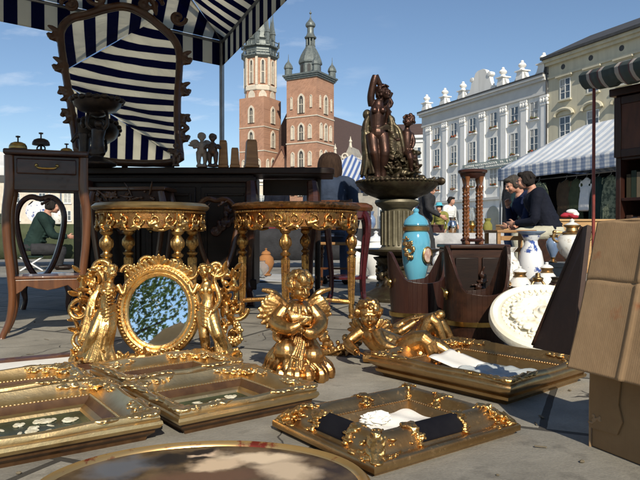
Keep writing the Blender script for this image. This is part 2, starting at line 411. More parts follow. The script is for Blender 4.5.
    iv = n.new('ShaderNodeMath'); iv.operation = 'SUBTRACT'; iv.inputs[0].default_value = 1; L.new(br.outputs['Fac'], iv.inputs[1]); L.new(iv.outputs[0], mu.inputs[1])
    b = n.new('ShaderNodeBump'); b.inputs['Strength'].default_value = .6; b.inputs['Distance'].default_value = .008; L.new(mu.outputs[0], b.inputs['Height'])
    b2 = n.new('ShaderNodeBump'); b2.inputs['Strength'].default_value = .35; b2.inputs['Distance'].default_value = .003; L.new(z2.outputs[0], b2.inputs['Height']); L.new(b.outputs[0], b2.inputs['Normal'])
    b3 = n.new('ShaderNodeBump'); b3.inputs['Strength'].default_value = .5; b3.inputs['Distance'].default_value = .02; L.new(z.outputs[0], b3.inputs['Height']); L.new(b2.outputs[0], b3.inputs['Normal'])
    L.new(b3.outputs[0], p.inputs['Normal'])
    return m
g = MB().add([(-700, -400, 0), (700, -400, 0), (700, 900, 0), (-700, 900, 0)], [(0, 1, 2, 3)]).build('ground', ground_mat())
rnd = random.Random(500); q = MB()
for k in range(230):
    x, y = rnd.uniform(-2.2, 2.4), rnd.uniform(1.2, 6.5); a = rnd.uniform(0, 6.3); s_ = rnd.uniform(.003, .008)
    if rnd.random() < .55: q.ell((x, y, s_*.5), (s_, s_*.8, s_*.5), M.Rotation(a, 4, 'Z'), n=6, m=4)
    else: q.box((x, y, .004), (rnd.uniform(.015, .05), rnd.uniform(.002, .008), .0015), rot=M.Rotation(a, 3, 'Z').to_4x4() @ M.Rotation(rnd.uniform(-.06, .06), 4, 'Y'))
li = q.build('litter', mat('litter', (.22, .18, .12), (.10, .08, .05), rough=.9, scale=3), smooth=False)
tag(li, None, None, None, 'stuff')
tag(g, 'worn pale stone slab paving of the market square', 'ground', kind='structure')

# ================================================================ church
def brickmat():
    m = mat('church_brick', (.47, .26, .17), (.29, .165, .115), rough=.9, scale=.35, detail=12, rr=.78, lo=.3, hi=.75)
    t = m.node_tree; n = t.nodes; L = t.links; p = n['Principled BSDF']
    tc = n['Texture Coordinate']; b = n.new('ShaderNodeTexBrick')
    r_ = n.new('ShaderNodeMapping'); r_.inputs['Rotation'].default_value = (R(90), 0, R(45)); L.new(tc.outputs['Object'], r_.inputs[0]); L.new(r_.outputs[0], b.inputs['Vector'])
    b.inputs['Scale'].default_value = 1; b.inputs['Brick Width'].default_value = .9; b.inputs['Row Height'].default_value = .4; b.inputs['Mortar Size'].default_value = .03
    b.inputs['Color1'].default_value = (1, 1, 1, 1); b.inputs['Color2'].default_value = (.78, .76, .74, 1); b.inputs['Mortar'].default_value = (1.15, 1.1, 1.05, 1)
    src = p.inputs['Base Color'].links[0].from_socket
    x = n.new('ShaderNodeMixRGB'); x.blend_type = 'MULTIPLY'; x.inputs[0].default_value = 1
    L.new(src, x.inputs[1]); L.new(b.outputs[0], x.inputs[2]); L.new(x.outputs[0], p.inputs['Base Color'])
    return m
BRICK = brickmat()
STONE = mat('cream_stone', (.62, .56, .46), (.50, .44, .36), rough=.8, scale=1.2)
DARKIN = mat('dark_louvre', (.03, .03, .032), (.05, .05, .05), rough=.6, scale=2)
ROOFB = mat('brown_roof', (.085, .05, .04), (.06, .036, .03), rough=.8, scale=1, stretch=(1, 1, 6))
ROOFR = mat('tile_roof', (.17, .075, .05), (.11, .05, .035), rough=.8, scale=2, stretch=(1, 1, 6))

def arch_poly(w_, h_, pointed=True, n=6):
    """closed outline of an arched opening, base centre at the origin"""
    r_ = w_ / 2
    pts = [(-r_, 0), (r_, 0)]
    spring = h_ - (r_ * 1.5 if pointed else r_)
    if pointed:
        Rr = w_ * 1.0
        for i in range(n + 1):
            a = pi / 3 * i / n
            pts.append((-r_ + Rr * cos(a), spring + Rr * sin(a) * (r_ * 1.5) / (Rr * sin(pi/3))))
        for i in range(n - 1, -1, -1):
            a = pi / 3 * i / n
            pts.append((r_ - Rr * cos(a), spring + Rr * sin(a) * (r_ * 1.5) / (Rr * sin(pi/3))))
    else:
        for i in range(2 * n + 1):
            a = pi * i / (2 * n); pts.append((r_ * cos(a), spring + r_ * sin(a)))
    return pts
def arch_ring(mb, w_, h_, t, depth, mt, pointed=True):
    a = arch_poly(w_, h_, pointed); b = arch_poly(w_ + 2*t, h_ + t*1.2, pointed)
    n = len(a)
    vs = [mt @ V((x, 0, z)) for x, z in a] + [mt @ V((x, 0, z)) for x, z in b] + [mt @ V((x, depth, z)) for x, z in a] + [mt @ V((x, depth, z)) for x, z in b]
    fs = []
    for i in range(n):
        j = (i + 1) % n
        fs += [(i, i+n, j+n, j), (i, j, j+2*n, i+2*n), (i+n, i+3*n, j+3*n, j+n)]
    mb.add(vs, fs)
def church_window(parent, mt, w_, h_, surround=.45, blind=False, name='window'):
    """a pointed niche: cream surround, dark louvre set back 5 cm proud of the wall"""
    mb = MB(); arch_ring(mb, w_, h_, surround, .35, mt @ tr(0, -.3, 0))
    o = mb.build(name, STONE, parent, smooth=False)
    q = MB().prism(arch_poly(w_, h_), .1, mt @ tr(0, -.08, 0))
    q.build('blind_panel' if blind else 'louvre', STONE if blind else DARKIN, o, smooth=False)
    if not blind:
        c = MB().box((0, -.16, h_*.40), (w_*.12, .12, h_*.8)).box((0, -.16, h_*.5), (w_, .1, h_*.035)).xf(mt)
        c.build('mullion', STONE, o, smooth=False)
    return o
def faces(hw):          # placement matrices for the two faces the photo shows: -y face and +x face
    return [tr(0, -hw, 0), M.Rotation(R(90), 4, 'Z') @ tr(0, -hw, 0)]

ch = thing('church', 'red brick gothic church with two unequal towers beyond the square', 'church', (-2.9, 190, 0), R(-30))
# lower tower
hw = 5.25
T2H = 46.5
MB().b2((-hw, -hw, 0), (hw, hw, T2H)).build('tower', BRICK, ch, smooth=False)
band = MB()
for z in (17.5, 27.2, 35.0): MB().b2((-hw-.18, -hw-.18, z), (hw+.18, hw+.18, z+.32)).build('string_course', STONE, ch, smooth=False)
for fi, mt in enumerate(faces(hw)):
    off = 0
    church_window(ch, mt @ tr(off, 0, 36.2), 1.35, 5.2, .55)
    for z in (28.2, 20.2, 11.5):
        if fi == 0:
            church_window(ch, mt @ tr(0, 0, z), 1.35, 4.6 if z > 25 else 4.8, .5)
            for s in (-1, 1): church_window(ch, mt @ tr(s * 3.0, 0, z + .3), .75, 4.0, .28, blind=True, name='blind_niche')
        else:
            church_window(ch, mt @ tr(0, 0, z), 1.1, 4.8, .45)
            for s in (-1, 1): church_window(ch, mt @ tr(s * 2.9, 0, z + .3), .8, 4.4, .35, blind=True, name='blind_niche')
    for z in (40.0,):
        for s in (-1, 1): church_window(ch, mt @ tr(s * 3.4, 0, 37.6), .5, 3.6, .12, blind=True, name='blind_niche')
cor = MB()
for i, (o_, z) in enumerate(((.35, T2H), (.65, T2H + .5), (.95, T2H + 1.0))): cor.b2((-hw-o_, -hw-o_, z), (hw+o_, hw+o_, z + .5))
cor.build('cornice', LEAD, ch, smooth=False)
zb = T2H + 1.5
dome = MB().lathe([(3.3, zb), (3.3, zb+4.0), (3.7, zb+4.2), (3.75, zb+4.7), (3.5, zb+5.6), (3.0, zb+7.0), (2.3, zb+8.4), (1.75, zb+9.3), (1.5, zb+9.9), (1.6, zb+10.1)], n=8)
dome.xf(tr(0, 0, zb) @ M.Diagonal((1, 1, .93, 1)) @ tr(0, 0, -zb)).build('drum_dome', LEAD, ch, smooth=False)
lan = MB()
for k in range(8):
    a = 2*pi*(k + .5)/8; lan.tube([(1.25*cos(a), 1.25*sin(a), zb+9.6), (1.25*cos(a), 1.25*sin(a), zb+13.2)], .2, n=6)
lan.lathe([(.6, zb+9.7), (.6, zb+13.2)], n=8)
lan.lathe([(1.75, zb+13.0), (1.85, zb+13.4), (1.5, zb+13.7), (1.25, zb+14.2), (1.0, zb+14.9), (1.0, zb+16.6), (1.45, zb+17.0), (1.55, zb+17.6), (1.35, zb+18.2), (.8, zb+18.9), (.3, zb+19.7), (.13, zb+20.4), (.08, zb+22.6), (0, zb+22.7)], n=12)
lan.ell((0, 0, zb+21.6), .38)
lan.xf(tr(0, 0, zb) @ M.Diagonal((1, 1, .90, 1)) @ tr(0, 0, -zb)).build('lantern', LEAD, ch, smooth=True)
tur = MB().lathe([(1.15, 0), (1.15, 1.9), (1.4, 2.0), (1.42, 2.3), (1.2, 3.0), (.75, 3.7), (.3, 4.2), (.1, 5.0), (.05, 6.4), (0, 6.45)], n=8)
t0 = None
for (x, y) in ((-1, -1), (1, -1), (1, 1), (-1, 1)):
    q = MB().merge(tur, tr(x*(hw-.4), y*(hw-.4), zb))
    q.build('corner_turret', LEAD, ch, smooth=False)
for k in range(8):
    a = 2*pi*(k+.5)/8
    MB().merge(MB().prism(arch_poly(1.0, 2.6, False), .15), rz_(a + pi/2) @ tr(0, -3.32*cos(pi/8) - .1, zb + .8)).build('dome_window', DARKIN, ch, smooth=False)
# taller tower
X1 = -18.7
h1 = 4.75
T1S = 43.0
t1 = MB().b2((X1-h1, -h1, 0), (X1+h1, h1, T1S))
MBo = [(5.05*cos(pi/8 + k*pi/4), 5.05*sin(pi/8 + k*pi/4)) for k in range(8)]
t1.lathe([(5.0, T1S - 2), (5.0, 55.6)], n=8, c=(X1, 0, 0), ax=M.Rotation(pi/8, 4, 'Z'))
t1.build('tower', BRICK, ch, smooth=False)
band = MB()
for z in (17.5, 26.0, 33.5): MB().b2((X1-h1-.15, -h1-.15, z), (X1+h1+.15, h1+.15, z+.3)).build('string_course', STONE, ch, smooth=False)
band.lathe([(5.15, 45.2), (5.3, 45.4), (5.3, 46.6), (5.1, 46.9)], n=8, c=(X1, 0, 0), ax=M.Rotation(pi/8, 4, 'Z'))
for k in range(8):
    a = pi/8 + k*pi/4
    MB().box((X1 + 4.95*cos(a), 4.95*sin(a), 51.2), (.75, .75, 8.8), rot=M.Rotation(a, 4, 'Z')).build('corner_strip', STONE, ch, smooth=False)
band.build('string_course', STONE, ch, smooth=False)
for fi, mt in enumerate(faces(h1)):
    mt = tr(X1, 0, 0) @ mt
    for z in (35.0, 27.4):
        church_window(ch, mt @ tr(0, 0, z), 1.2, 4.8, .6)
    for z in (18.6, 9.5):
        church_window(ch, mt @ tr(0, 0, z), 1.3, 5.2, .5)
        for s in (-1, 1): church_window(ch, mt @ tr(s*2.9, 0, z + .4), .9, 4.4, .3, blind=True, name='blind_niche')
for k in range(8):
    a = k*pi/4
    mt = tr(X1, 0, 0) @ rz_(a) @ tr(0, -5.0*cos(pi/8), 0)
    church_window(ch, mt @ tr(0, 0, 47.4), .75, 7.2, .45)
    MB().merge(MB().prism(arch_poly(2.6, 2.4, True), .25), mt @ tr(0, -.12, 43.0)).build('blind_arch', STONE, ch, smooth=False)
ZG = -2.8
gal = MB()
c8 = M.Rotation(pi/8, 4, 'Z')
gal.lathe([(5.2, 58.2), (5.9, 58.9), (5.9, 59.3), (5.2, 59.4), (5.0, 61.6), (5.9, 61.9), (5.9, 62.3), (4.6, 62.5), (4.4, 64.2), (4.9, 64.4), (3.6, 65.0)], n=8, c=(X1, 0, 0), ax=c8)
gal.xf(tr(0, 0, ZG)).build('gallery', LEAD, ch, smooth=False)
rail = MB()
for zz, rr_ in ((60.4, 6.0), (63.4, 6.1)):
    for k in range(8):
        a, b = pi/8 + k*pi/4, pi/8 + (k+1)*pi/4
        p, q = V((X1 + rr_*cos(a), rr_*sin(a), zz)), V((X1 + rr_*cos(b), rr_*sin(b), zz))
        rail.tube([p, q], .16, n=5); rail.tube([p - V((0, 0, 1.4)), p + V((0, 0, .5))], .2, n=5)
        for u in (.33, .66): rail.tube([p.lerp(q, u) - V((0, 0, 1.4)), p.lerp(q, u)], .1, n=4)
rail.xf(tr(0, 0, ZG)).build('railing', LEAD, ch, smooth=False)
sp_ = MB().lathe([(3.5, 64.6), (3.0, 66.6), (1.6, 71), (.8, 76), (.35, 81), (.08, 85.5), (0, 85.6)], n=8, c=(X1, 0, 0), ax=c8)
sp_.ell((X1, 0, 82.6), .6)
sp_.xf(tr(0, 0, ZG)).build('spire', LEAD, ch, smooth=False)
for k in range(8):
    a = pi/8 + k*pi/4
    q = MB().lathe([(.85, 62.0), (.85, 66.2), (1.05, 66.4), (.55, 68.6), (.25, 71.2), (.06, 73.6), (0, 73.7)], n=6, c=(X1 + 4.1*cos(a), 4.1*sin(a), 0))
    q.xf(tr(0, 0, ZG)).build('pinnacle', LEAD, ch, smooth=False)
# front between the towers, with great window, gable roof, nave behind
MB().prism([(X1+h1, 0), (-hw, 0), (-hw, 18.5), (-9.4, 26.5), (X1+h1, 19.5)], 1.2, tr(0, -1.6, 0)).build('front_wall', BRICK, ch, smooth=False)
gw = church_window(ch, tr((X1+h1-hw)/2 - .2, -1.6, 4.5), 5.2, 12.2, .7)
tr_ = MB()
for x in (-1.75, -.85, .85, 1.75): tr_.b2((x-.11, -.3, 0), (x+.11, -.1, 9.5))
for z in (3, 6, 8.2): tr_.b2((-2.5, -.28, z), (2.5, -.12, z+.2))
tr_.lathe([(1.3, -.1), (1.55, -.1), (1.55, .1), (1.3, .1)], n=14, c=(0, -.2, 9.4), ax=rx(R(90)))
tr_.xf(tr((X1+h1-hw)/2 - .2, -1.6, 4.5)).build('tracery', STONE, gw, smooth=False)
MB().prism([(X1+h1, 19.4), (-9.4, 26.7), (-hw, 18.4), (-hw, 19.2), (-9.4, 27.6), (X1+h1, 20.2)][::1], 3, tr(0, -1.9, 0)).build('porch_roof', ROOFR, ch, smooth=False)
MB().prism([(-hw-.02, 17), (-hw-.02, 24), (-9.4, 27.4), (X1+h1, 19), (X1+h1, 17)][::-1], 40, tr(0, 1, 0)).build('nave_gable', BRICK, ch, smooth=False)
# nave seen on the right of the lower tower
MB().b2((hw - 4, 4, 0), (hw + 4.5, 62, 19)).build('nave_wall', BRICK, ch, smooth=False)
MB().add([(hw+5.2, 3.5, 18.6), (hw+5.2, 64, 18.6), (-9, 64, 42), (-9, 3.5, 42), (-23, 64, 18.6), (-23, 3.5, 18.6)], [(0, 1, 2, 3), (3, 2, 4, 5), (0, 3, 5), (1, 4, 2)]).build('nave_roof', ROOFB, ch, smooth=False)

# chapel with a stepped, curled parapet in front of the nave
cp = thing('chapel', 'low cream stone chapel with curled parapet and pinnacles beside the brick tower', 'chapel', at(352, 233, 150) * V((1, 1, 0)) if False else V(((352-320)/F*150, 150, 0)), R(-20))
par = [(-6, 0), (7, 0), (7, 16.0), (5.2, 18.6), (4.2, 20.2), (3.0, 18.2), (1.6, 17.2), (.5, 19.4), (-.7, 21.6), (-1.9, 19.2), (-3.4, 17.8), (-4.6, 20.0), (-6, 17.0)]
MB().prism(par, 8).build('wall', mat('weathered_stone', (.36, .33, .28), (.27, .25, .22), rough=.85, scale=.8), cp, smooth=False)
for x, z in ((4.2, 20.2), (-.7, 21.6), (-4.6, 20)):
    q = MB(); q.tube([(x, 1, z - .4), (x, 1, z + 1.0), (x, 1, z + 2.4)], [.45, .28, .05], n=6); q.ell((x, 1, z + 1.2), .4); q.build('pinnacle', STONE, cp)
for x, z, s in ((2.9, 18.3, 1), (1.6, 17.7, -1), (-1.9, 19, 1), (-3.3, 18, -1)):
    q = MB(); q.tube([(x + .9*cos(a)*(1-.09*i)*s, -.1, z + .9*sin(a)*(1-.09*i)) for i, a in enumerate([k*.75 for k in range(9)])], .22, n=5); q.build('volute', STONE, cp)
for x in (-3.2, 0, 3.4):
    MB().merge(MB().prism(arch_poly(1.3, 4.2, False), .2), tr(x, -.12, 9.5)).build('window', DARKIN, cp, smooth=False)

# ================================================================ tenements on the right
UV_ = V((.41, -.912, 0)); RZ = math.atan2(-.912, .41)
O0 = V((13.7, 83, 0))
PLW = mat('white_render', (.78, .77, .74), (.60, .59, .56), rough=.85, scale=1.3, detail=9, stretch=(1, 1, .14), lo=.46, hi=.78, bump=.15, bscale=3)
PLG = mat('grey_render', (.58, .58, .56), (.50, .50, .49), rough=.8, scale=.6)
PLY = mat('ochre_render', (.57, .53, .40), (.42, .39, .30), rough=.9, scale=1.1, detail=9, stretch=(1, 1, .16), lo=.42, hi=.78, bump=.15, bscale=3)
PLT = mat('pale_trim', (.80, .79, .76), (.73, .72, .70), rough=.7, scale=2)
FRAMEW = mat('white_paint', (.72, .72, .70), (.62, .62, .60), rough=.5, scale=3)
FLOWER = mat('geranium', (.05, .10, .03), (.30, .03, .02), rough=.8, scale=5, lo=.45, hi=.6)
ROOFG = mat('slate_roof', (.06, .06, .062), (.04, .04, .042), rough=.7, scale=2)
CURT = mat('net_curtain', (.42, .42, .40), (.30, .30, .29), rough=.8, scale=3)
SRND = random.Random(404)
def sash(parent, x, z, w_, h_, rows=3, flower=True, hood=None, trim=None, deep=.22):
    """window: frame with bars proud of the wall plane in a shallow reveal, dark pane, box of flowers"""
    f = MB()
    t = .09
    for s in (-1, 1): f.b2((x + s*w_/2 - t/2, -.05, z), (x + s*w_/2 + t/2, .02, z + h_))
    f.b2((x - w_/2, -.05, z - .03), (x + w_/2, .02, z + .06)); f.b2((x - w_/2, -.05, z + h_ - .06), (x + w_/2, .02, z + h_ + .03))
    f.b2((x - .05, -.045, z + .06), (x + .05, .02, z + h_ - .06))
    for k in range(1, rows):
        zz = z + h_ * k / rows; f.b2((x - w_/2 + t/2, -.04, zz - .03), (x + w_/2 - t/2, .02, zz + .03))
    o = f.build('window', FRAMEW, parent, smooth=False)
    MB().b2((x - w_/2 + .02, -.012, z + .02), (x + w_/2 - .02, .03, z + h_ - .02)).build('pane', GLASSD, o, smooth=False)
    cu = SRND.random()
    if cu < .6:
        hh = h_*SRND.choice((.35, .5, .92)); cw = (w_ - .2) * (1 if cu < .3 else .45)
        q = MB(); q.grid(lambda i, j: V((x - w_/2 + .1 + cw*i, -.017 - .004*sin(40*i), z + h_ - .07 - hh*j)), 16, 1); q.build('curtain', CURT, o, smooth=False)
    s_ = MB().b2((x - w_/2 - .18, -.24, z - .18), (x + w_/2 + .18, .05, z - .04))
    s_.build('sill', trim or PLT, o, smooth=False)
    if flower:
        fb = MB()
        for k in range(9): fb.ell((x + U(-w_/2, w_/2), -.18 + U(-.06, .06), z + U(-.02, .16)), (U(.1, .18), .12, U(.08, .14)), n=6, m=4)
        fb.build('flower_box', FLOWER, o)
    return o
wb = thing('white_tenement', 'long white baroque tenement with finials along its parapet', 'building', O0, RZ)
WL = 22.35
MB().b2((0, 0, 0), (WL, 12, 16.0)).build('wall', PLW, wb, smooth=False)
q = MB().b2((-.1, -.2, 14.55), (WL, .0, 14.8)).b2((-.1, -.12, 14.8), (WL, 0, 15.9)).b2((-.3, -.45, 15.9), (WL, .1, 16.2)).b2((-.45, -.65, 16.2), (WL, .1, 16.45))
q.build('cornice', PLG, wb, smooth=False)
MB().b2((-.4, -.7, 16.45), (WL, .3, 16.62)).build('gutter', ROOFG, wb, smooth=False)
XS = [3.3, 6.85, 10.5, 14.2, 17.6, 20.5]
for i, x in enumerate(XS):
    sash(wb, x, 12.35, 1.15, 1.75, 2); sash(wb, x, 8.95, 1.15, 2.35, 3); sash(wb, x, 5.9, 1.15, 1.9, 3)
    MB().merge(MB().prism(arch_poly(2.0, 3.4, False), .2), tr(x, -.1, 0.2)).build('shop_opening', GLASSD, wb, smooth=False)
for x in [1.5, 5.05, 8.7, 12.35, 15.95, 19.1, 22.0]:
    q = MB().b2((x-.42, -.16, 5.0), (x+.42, .0, 13.5)).b2((x-.5, -.22, 13.5), (x+.5, 0, 13.75)).b2((x-.52, -.24, 14.2), (x+.52, 0, 14.45)).b2((x-.5, -.2, 4.6), (x+.5, 0, 5.0))
    for s in (-1, 1): q.ell((x + s*.4, -.2, 13.95), (.24, .12, .24))
    q.ell((x, -.2, 13.95), (.18, .12, .26))
    q.build('pilaster', PLT, wb, smooth=False)
MB().b2((-.1, -.28, 4.3), (WL, 0, 4.6)).build('string_course', PLG, wb, smooth=False)
for x in (.75, 4.8, 8.5, 15.6, 18.6, 21.7):
    q = MB().b2((x-.62, -.35, 16.6), (x+.62, .6, 17.5)).b2((x-.55, -.28, 17.5), (x+.55, .5, 18.3)).b2((x-.75, -.45, 18.3), (x+.75, .7, 18.5))
    q.lathe([(.5, 18.5), (.3, 18.75), (.22, 18.95), (.42, 19.2), (.48, 19.45), (.36, 19.75), (.16, 19.95), (.2, 20.1), (.12, 20.3), (0, 20.35)], n=12, c=(x, .12, 0))
    for s in (-1, 1):
        if x > 21 and s > 0: continue
        q.prism([(0, 0), (1.25, 0), (1.2, .22), (.75, .35), (.45, .75), (.3, 1.3), (0, 1.5)][::1] if s > 0 else [(0, 0), (0, 1.5), (-.3, 1.3), (-.45, .75), (-.75, .35), (-1.2, .22), (-1.25, 0)], .4, tr(x + s*.55, -.1, 16.6))
    q.xf(tr(x, 0, 16.6) @ M.Diagonal((.80, 1, .60, 1)) @ tr(-x, 0, -16.6)); q.build('finial', PLW, wb)
gp = [(-2.7, 0), (2.7, 0), (2.6, .5), (2.0, .7), (1.75, 1.3), (1.6, 2.0), (1.35, 2.5), (1.15, 2.55), (.9, 3.1), (.45, 3.35), (-.45, 3.35), (-.9, 3.1), (-1.15, 2.55), (-1.35, 2.5), (-1.6, 2.0), (-1.75, 1.3), (-2.0, .7), (-2.6, .5)]
q = MB().prism(gp, .5, tr(12.1, -.2, 16.6))
for s in (-1, 1): q.lathe([(.0, -.35), (.32, -.32), (.36, 0), (.32, .32), (0, .35)], n=12, c=(12.1 + s*1.55, .05, 18.95), ax=rx(R(90)))
q.xf(tr(0, 0, 16.6) @ M.Diagonal((1, 1, .82, 1)) @ tr(0, 0, -16.6)); q.build('gable', PLW, wb)
# shop fascia with two lines of weathered lettering too far to read
fs_ = thing('shop_fascia', 'grey green board with two faded lines of lettering on the white tenement', 'sign', O0 + UV_*9.0 + V((-.912, -.41, 0))*.26, RZ)
MB().b2((0, -.1, 6.95+.85), (9.2, 0, 8.65)).build('board', mat('fascia_green', (.30, .35, .33), (.25, .30, .28), rough=.6, scale=1), fs_, smooth=False)
q = MB(); random.seed(3)
for row, (zz, hh) in enumerate(((8.28, .22), (7.98, .18))):
    x = .5 + row*.3
    while x < 8.6:
        wl = U(.12, .2)
        if random.random() < .14: x += .25; continue
        k = random.random()
        q.b2((x, -.14, zz), (x + .045, -.1, zz + hh))
        if k < .6: q.b2((x + .045, -.14, zz + hh - .045), (x + wl, -.1, zz + hh))
        if k > .3: q.b2((x + .045, -.14, zz + hh*.45), (x + wl*.9, -.1, zz + hh*.45 + .04))
        if k > .5: q.b2((x + wl - .045, -.14, zz), (x + wl, -.1, zz + hh*.45))
        if k < .35: q.b2((x + .045, -.14, zz), (x + wl, -.1, zz + .045))
        x += wl + .07
q.build('lettering', PLT, fs_, smooth=False)
# drainpipe between the two fronts
MB().tube([V((22.35, -.16, 0)), V((22.35, -.16, 16.0)), V((22.2, -.4, 16.3))], .09, n=8).build('drainpipe', ROOFG, wb)

yb = thing('ochre_tenement', 'tall ochre tenement with hooded windows and dark eaves', 'building', O0 + UV_*22.45, RZ)
YL = 24
MB().b2((0, 0.0, 0), (YL, 12, 17.2)).build('wall', PLY, yb, smooth=False)
MB().b2((-.1, -.15, 15.9), (YL, 0, 16.1)).b2((-.1, -.35, 17.2), (YL, 0, 17.5)).b2((-.2, -.6, 17.5), (YL, 0, 17.8)).build('cornice', PLY, yb, smooth=False)
MB().b2((-.3, -.85, 17.8), (YL, .2, 18.05)).build('eaves', ROOFG, yb, smooth=False)
MB().add([(-.3, -.8, 18.05), (YL, -.8, 18.05), (YL, 6, 21.2), (-.3, 6, 21.2), (-.3, 12, 18), (YL, 12, 18)], [(0, 1, 2, 3), (3, 2, 5, 4)]).build('roof', ROOFG, yb, smooth=False)
for i in range(7):
    x = 2.2 + 3.35*i
    MB().lathe([(0, -.04), (.26, -.04), (.26, .02), (0, .02)], n=14, c=(x - .3, 0, 16.75), ax=rx(R(90))).build('attic_vent', DARKIN, yb, smooth=False)
    o = sash(yb, x, 13.55, 1.25, 2.0, 3, flower=False, trim=PLY)
    MB().b2((x-1.0, -.34, 15.72), (x+1.0, 0, 15.88)).b2((x-.85, -.15, 15.6), (x+.85, 0, 15.72)).build('lintel_hood', PLY, o, smooth=False)
    o = sash(yb, x, 9.75, 1.3, 2.1, 3, flower=(i % 2 == 1), trim=PLY)
    hd = MB(); pts = [(x + 1.15*cos(a), -.25, 11.98 + .62*sin(a)) for a in [pi*k/10 for k in range(11)]]
    hd.tube(pts, .17, n=6); hd.prism([(p[0], p[2]) for p in pts], .1, tr(0, -.1, 0)); hd.build('arched_hood', PLY, o)
    sash(yb, x, 6.2, 1.3, 2.2, 3, flower=False, trim=PLY)
    MB().merge(MB().prism(arch_poly(2.0, 3.6, False), .2), tr(x, -.1, 0.1)).build('shop_opening', GLASSD, yb, smooth=False)

# plain buildings further off
def far_block(name, label, loc, rz, w_, d_, h_, wall, rows, cols, roof=None, y0=3.0, dz=3.4):
    b = thing(name, label, 'building', loc, rz)
    MB().b2((0, 0, 0), (w_, d_, h_)).build('wall', wall, b, smooth=False)
    MB().b2((-.3, -.4, h_), (w_ + .3, .1, h_ + .45)).b2((-.15, -.2, h_ - .7), (w_ + .15, 0, h_ - .5)).build('cornice', PLT, b, smooth=False)
    MB().add([(-.3, -.3, h_+.45), (w_+.3, -.3, h_+.45), (w_+.3, d_/2, h_+3.2), (-.3, d_/2, h_+3.2), (-.3, d_, h_+.45), (w_+.3, d_, h_+.45)], [(0, 1, 2, 3), (3, 2, 5, 4), (0, 3, 4), (1, 5, 2)]).build('roof', roof or ROOFB, b, smooth=False)
    for r_ in range(rows):
        for c in range(cols): sash(b, w_*(c + .5)/cols, y0 + dz*r_, 1.2, 1.9, 2, flower=False)
    return b
far_block('grey_tenement', 'pale grey tenement partly hidden behind the bronze fountain figure', V((9.6, 104, 0)), R(-12), 7.5, 10, 16.2, PLG, 4, 4, y0=2.6)
far_block('cream_hall', 'low cream arcaded hall far across the square behind dark furniture', V((-75, 118, 0)), R(8), 66, 14, 11.0, STONE, 2, 14, y0=3)
# ================================================================ carving kit
def spiral(S, c, ax, ay, r0, turns, th, n=26, s=1, start=0.0, bulb=True, k=.82):
    c, ax, ay = V(c), V(ax).normalized(), V(ay).normalized()
    pts, rad = [], []
    for i in range(n + 1):
        t = i / n; a = start + s*turns*2*pi*t; r_ = r0 * (1 - k*t)
        pts.append(c + ax*(r_*cos(a)) + ay*(r_*sin(a))); rad.append(th * (1 - .45*t))
    S.tube(pts, rad, n=6)
    if bulb: S.ell(pts[-1], th*1.25, n=8, m=6)
    return pts
def leaf(S, p, d, up, L, W, T, curl=.5, n=6, lobes=0):
    """a carved acanthus leaf from p along d, curling towards up"""
    p, d, up = V(p), V(d).normalized(), V(up)
    up = (up - d*up.dot(d)).normalized()
    side = d.cross(up)
    pts, rad = [], []
    for i in range(n + 1):
        t = i/n
        pts.append(p + d*(L*t*(1 - .25*curl*t)) + up*(curl*L*.6*t*t))
        rad.append(W*max(.2, sin(pi*(.14 + .8*t))**.8)*.5)
    S.tube(pts, rad, n=8, up=up, flat=max(.25, T/W*2))
    for k in range(lobes):
        t = .25 + .5*k/max(1, lobes-1); q = pts[int(t*n)]
        for s in (-1, 1):
            S.tube([q, q + side*(s*W*.42) + d*(L*.08) + up*(.02*L), q + side*(s*W*.56) + d*(L*.2) + up*(.10*L)], [W*.24, W*.2, W*.11], n=6)
def rococo(S, w_, h_, rnd, n=9, th=.012, mt=None):
    """a loose carved cluster lying in the xz plane around the origin"""
    Q = MB()
    for i in range(n):
        x, z = rnd.uniform(-w_/2, w_/2), rnd.uniform(-h_/2, h_/2)
        y = rnd.uniform(-.3, .3)*th
        if rnd.random() < .5:
            spiral(Q, (x, y, z), (1, 0, 0), (0, rnd.uniform(-.3, .3), 1), rnd.uniform(.14, .26)*min(w_, h_), rnd.choice((1.1, 1.4)), th*rnd.uniform(.6, .95), n=16, s=rnd.choice((-1, 1)), start=rnd.uniform(0, 6.3))
        else:
            a = rnd.uniform(0, 2*pi)
            leaf(Q, (x, y, z), (cos(a), 0, sin(a)), (rnd.uniform(-.4, .4), -1, rnd.uniform(-.4, .4)), rnd.uniform(.25, .45)*max(w_, h_)*.8, rnd.uniform(.12, .2)*min(w_, h_)*1.3, th*.8, rnd.uniform(.2, .7), lobes=rnd.choice((0, 2)))
    for i in range(n//2): Q.ell((rnd.uniform(-w_/2, w_/2), -th*.5, rnd.uniform(-h_/2, h_/2)), th*rnd.uniform(.6, 1.2), n=7, m=5)
    S.merge(Q, mt)
def lace(S, spots, rnd, th=.006, k=1.0):
    """close carved lacework: little scrolls, pearls and short leaves at the given spots (points, lying in xy)"""
    for c in spots:
        a = rnd.uniform(0, 6.3); u = rnd.random()
        if u < .72: spiral(S, c, (1, 0, rnd.uniform(-.2, .2)), (0, 1, rnd.uniform(-.2, .2)), k*rnd.uniform(.009, .016), rnd.choice((1.0, 1.3)), th*rnd.uniform(.6, .95), n=12, s=rnd.choice((-1, 1)), start=a, bulb=False)
        else: S.ell(V(c) - V((0, 0, th*.4)), (th*rnd.uniform(.9, 1.6), th*rnd.uniform(.7, 1.1), th*.9), M.Rotation(a, 4, 'Z'), n=8, m=6)
def basis(f, up=(0, 0, 1)):
    """rotation taking local -y to f and local z as near up as it can be"""
    f = V(f).normalized(); y = -f; x = y.cross(V(up)).normalized(); z = x.cross(y)
    return M(((x.x, y.x, z.x), (x.y, y.y, z.y), (x.z, y.z, z.z)))
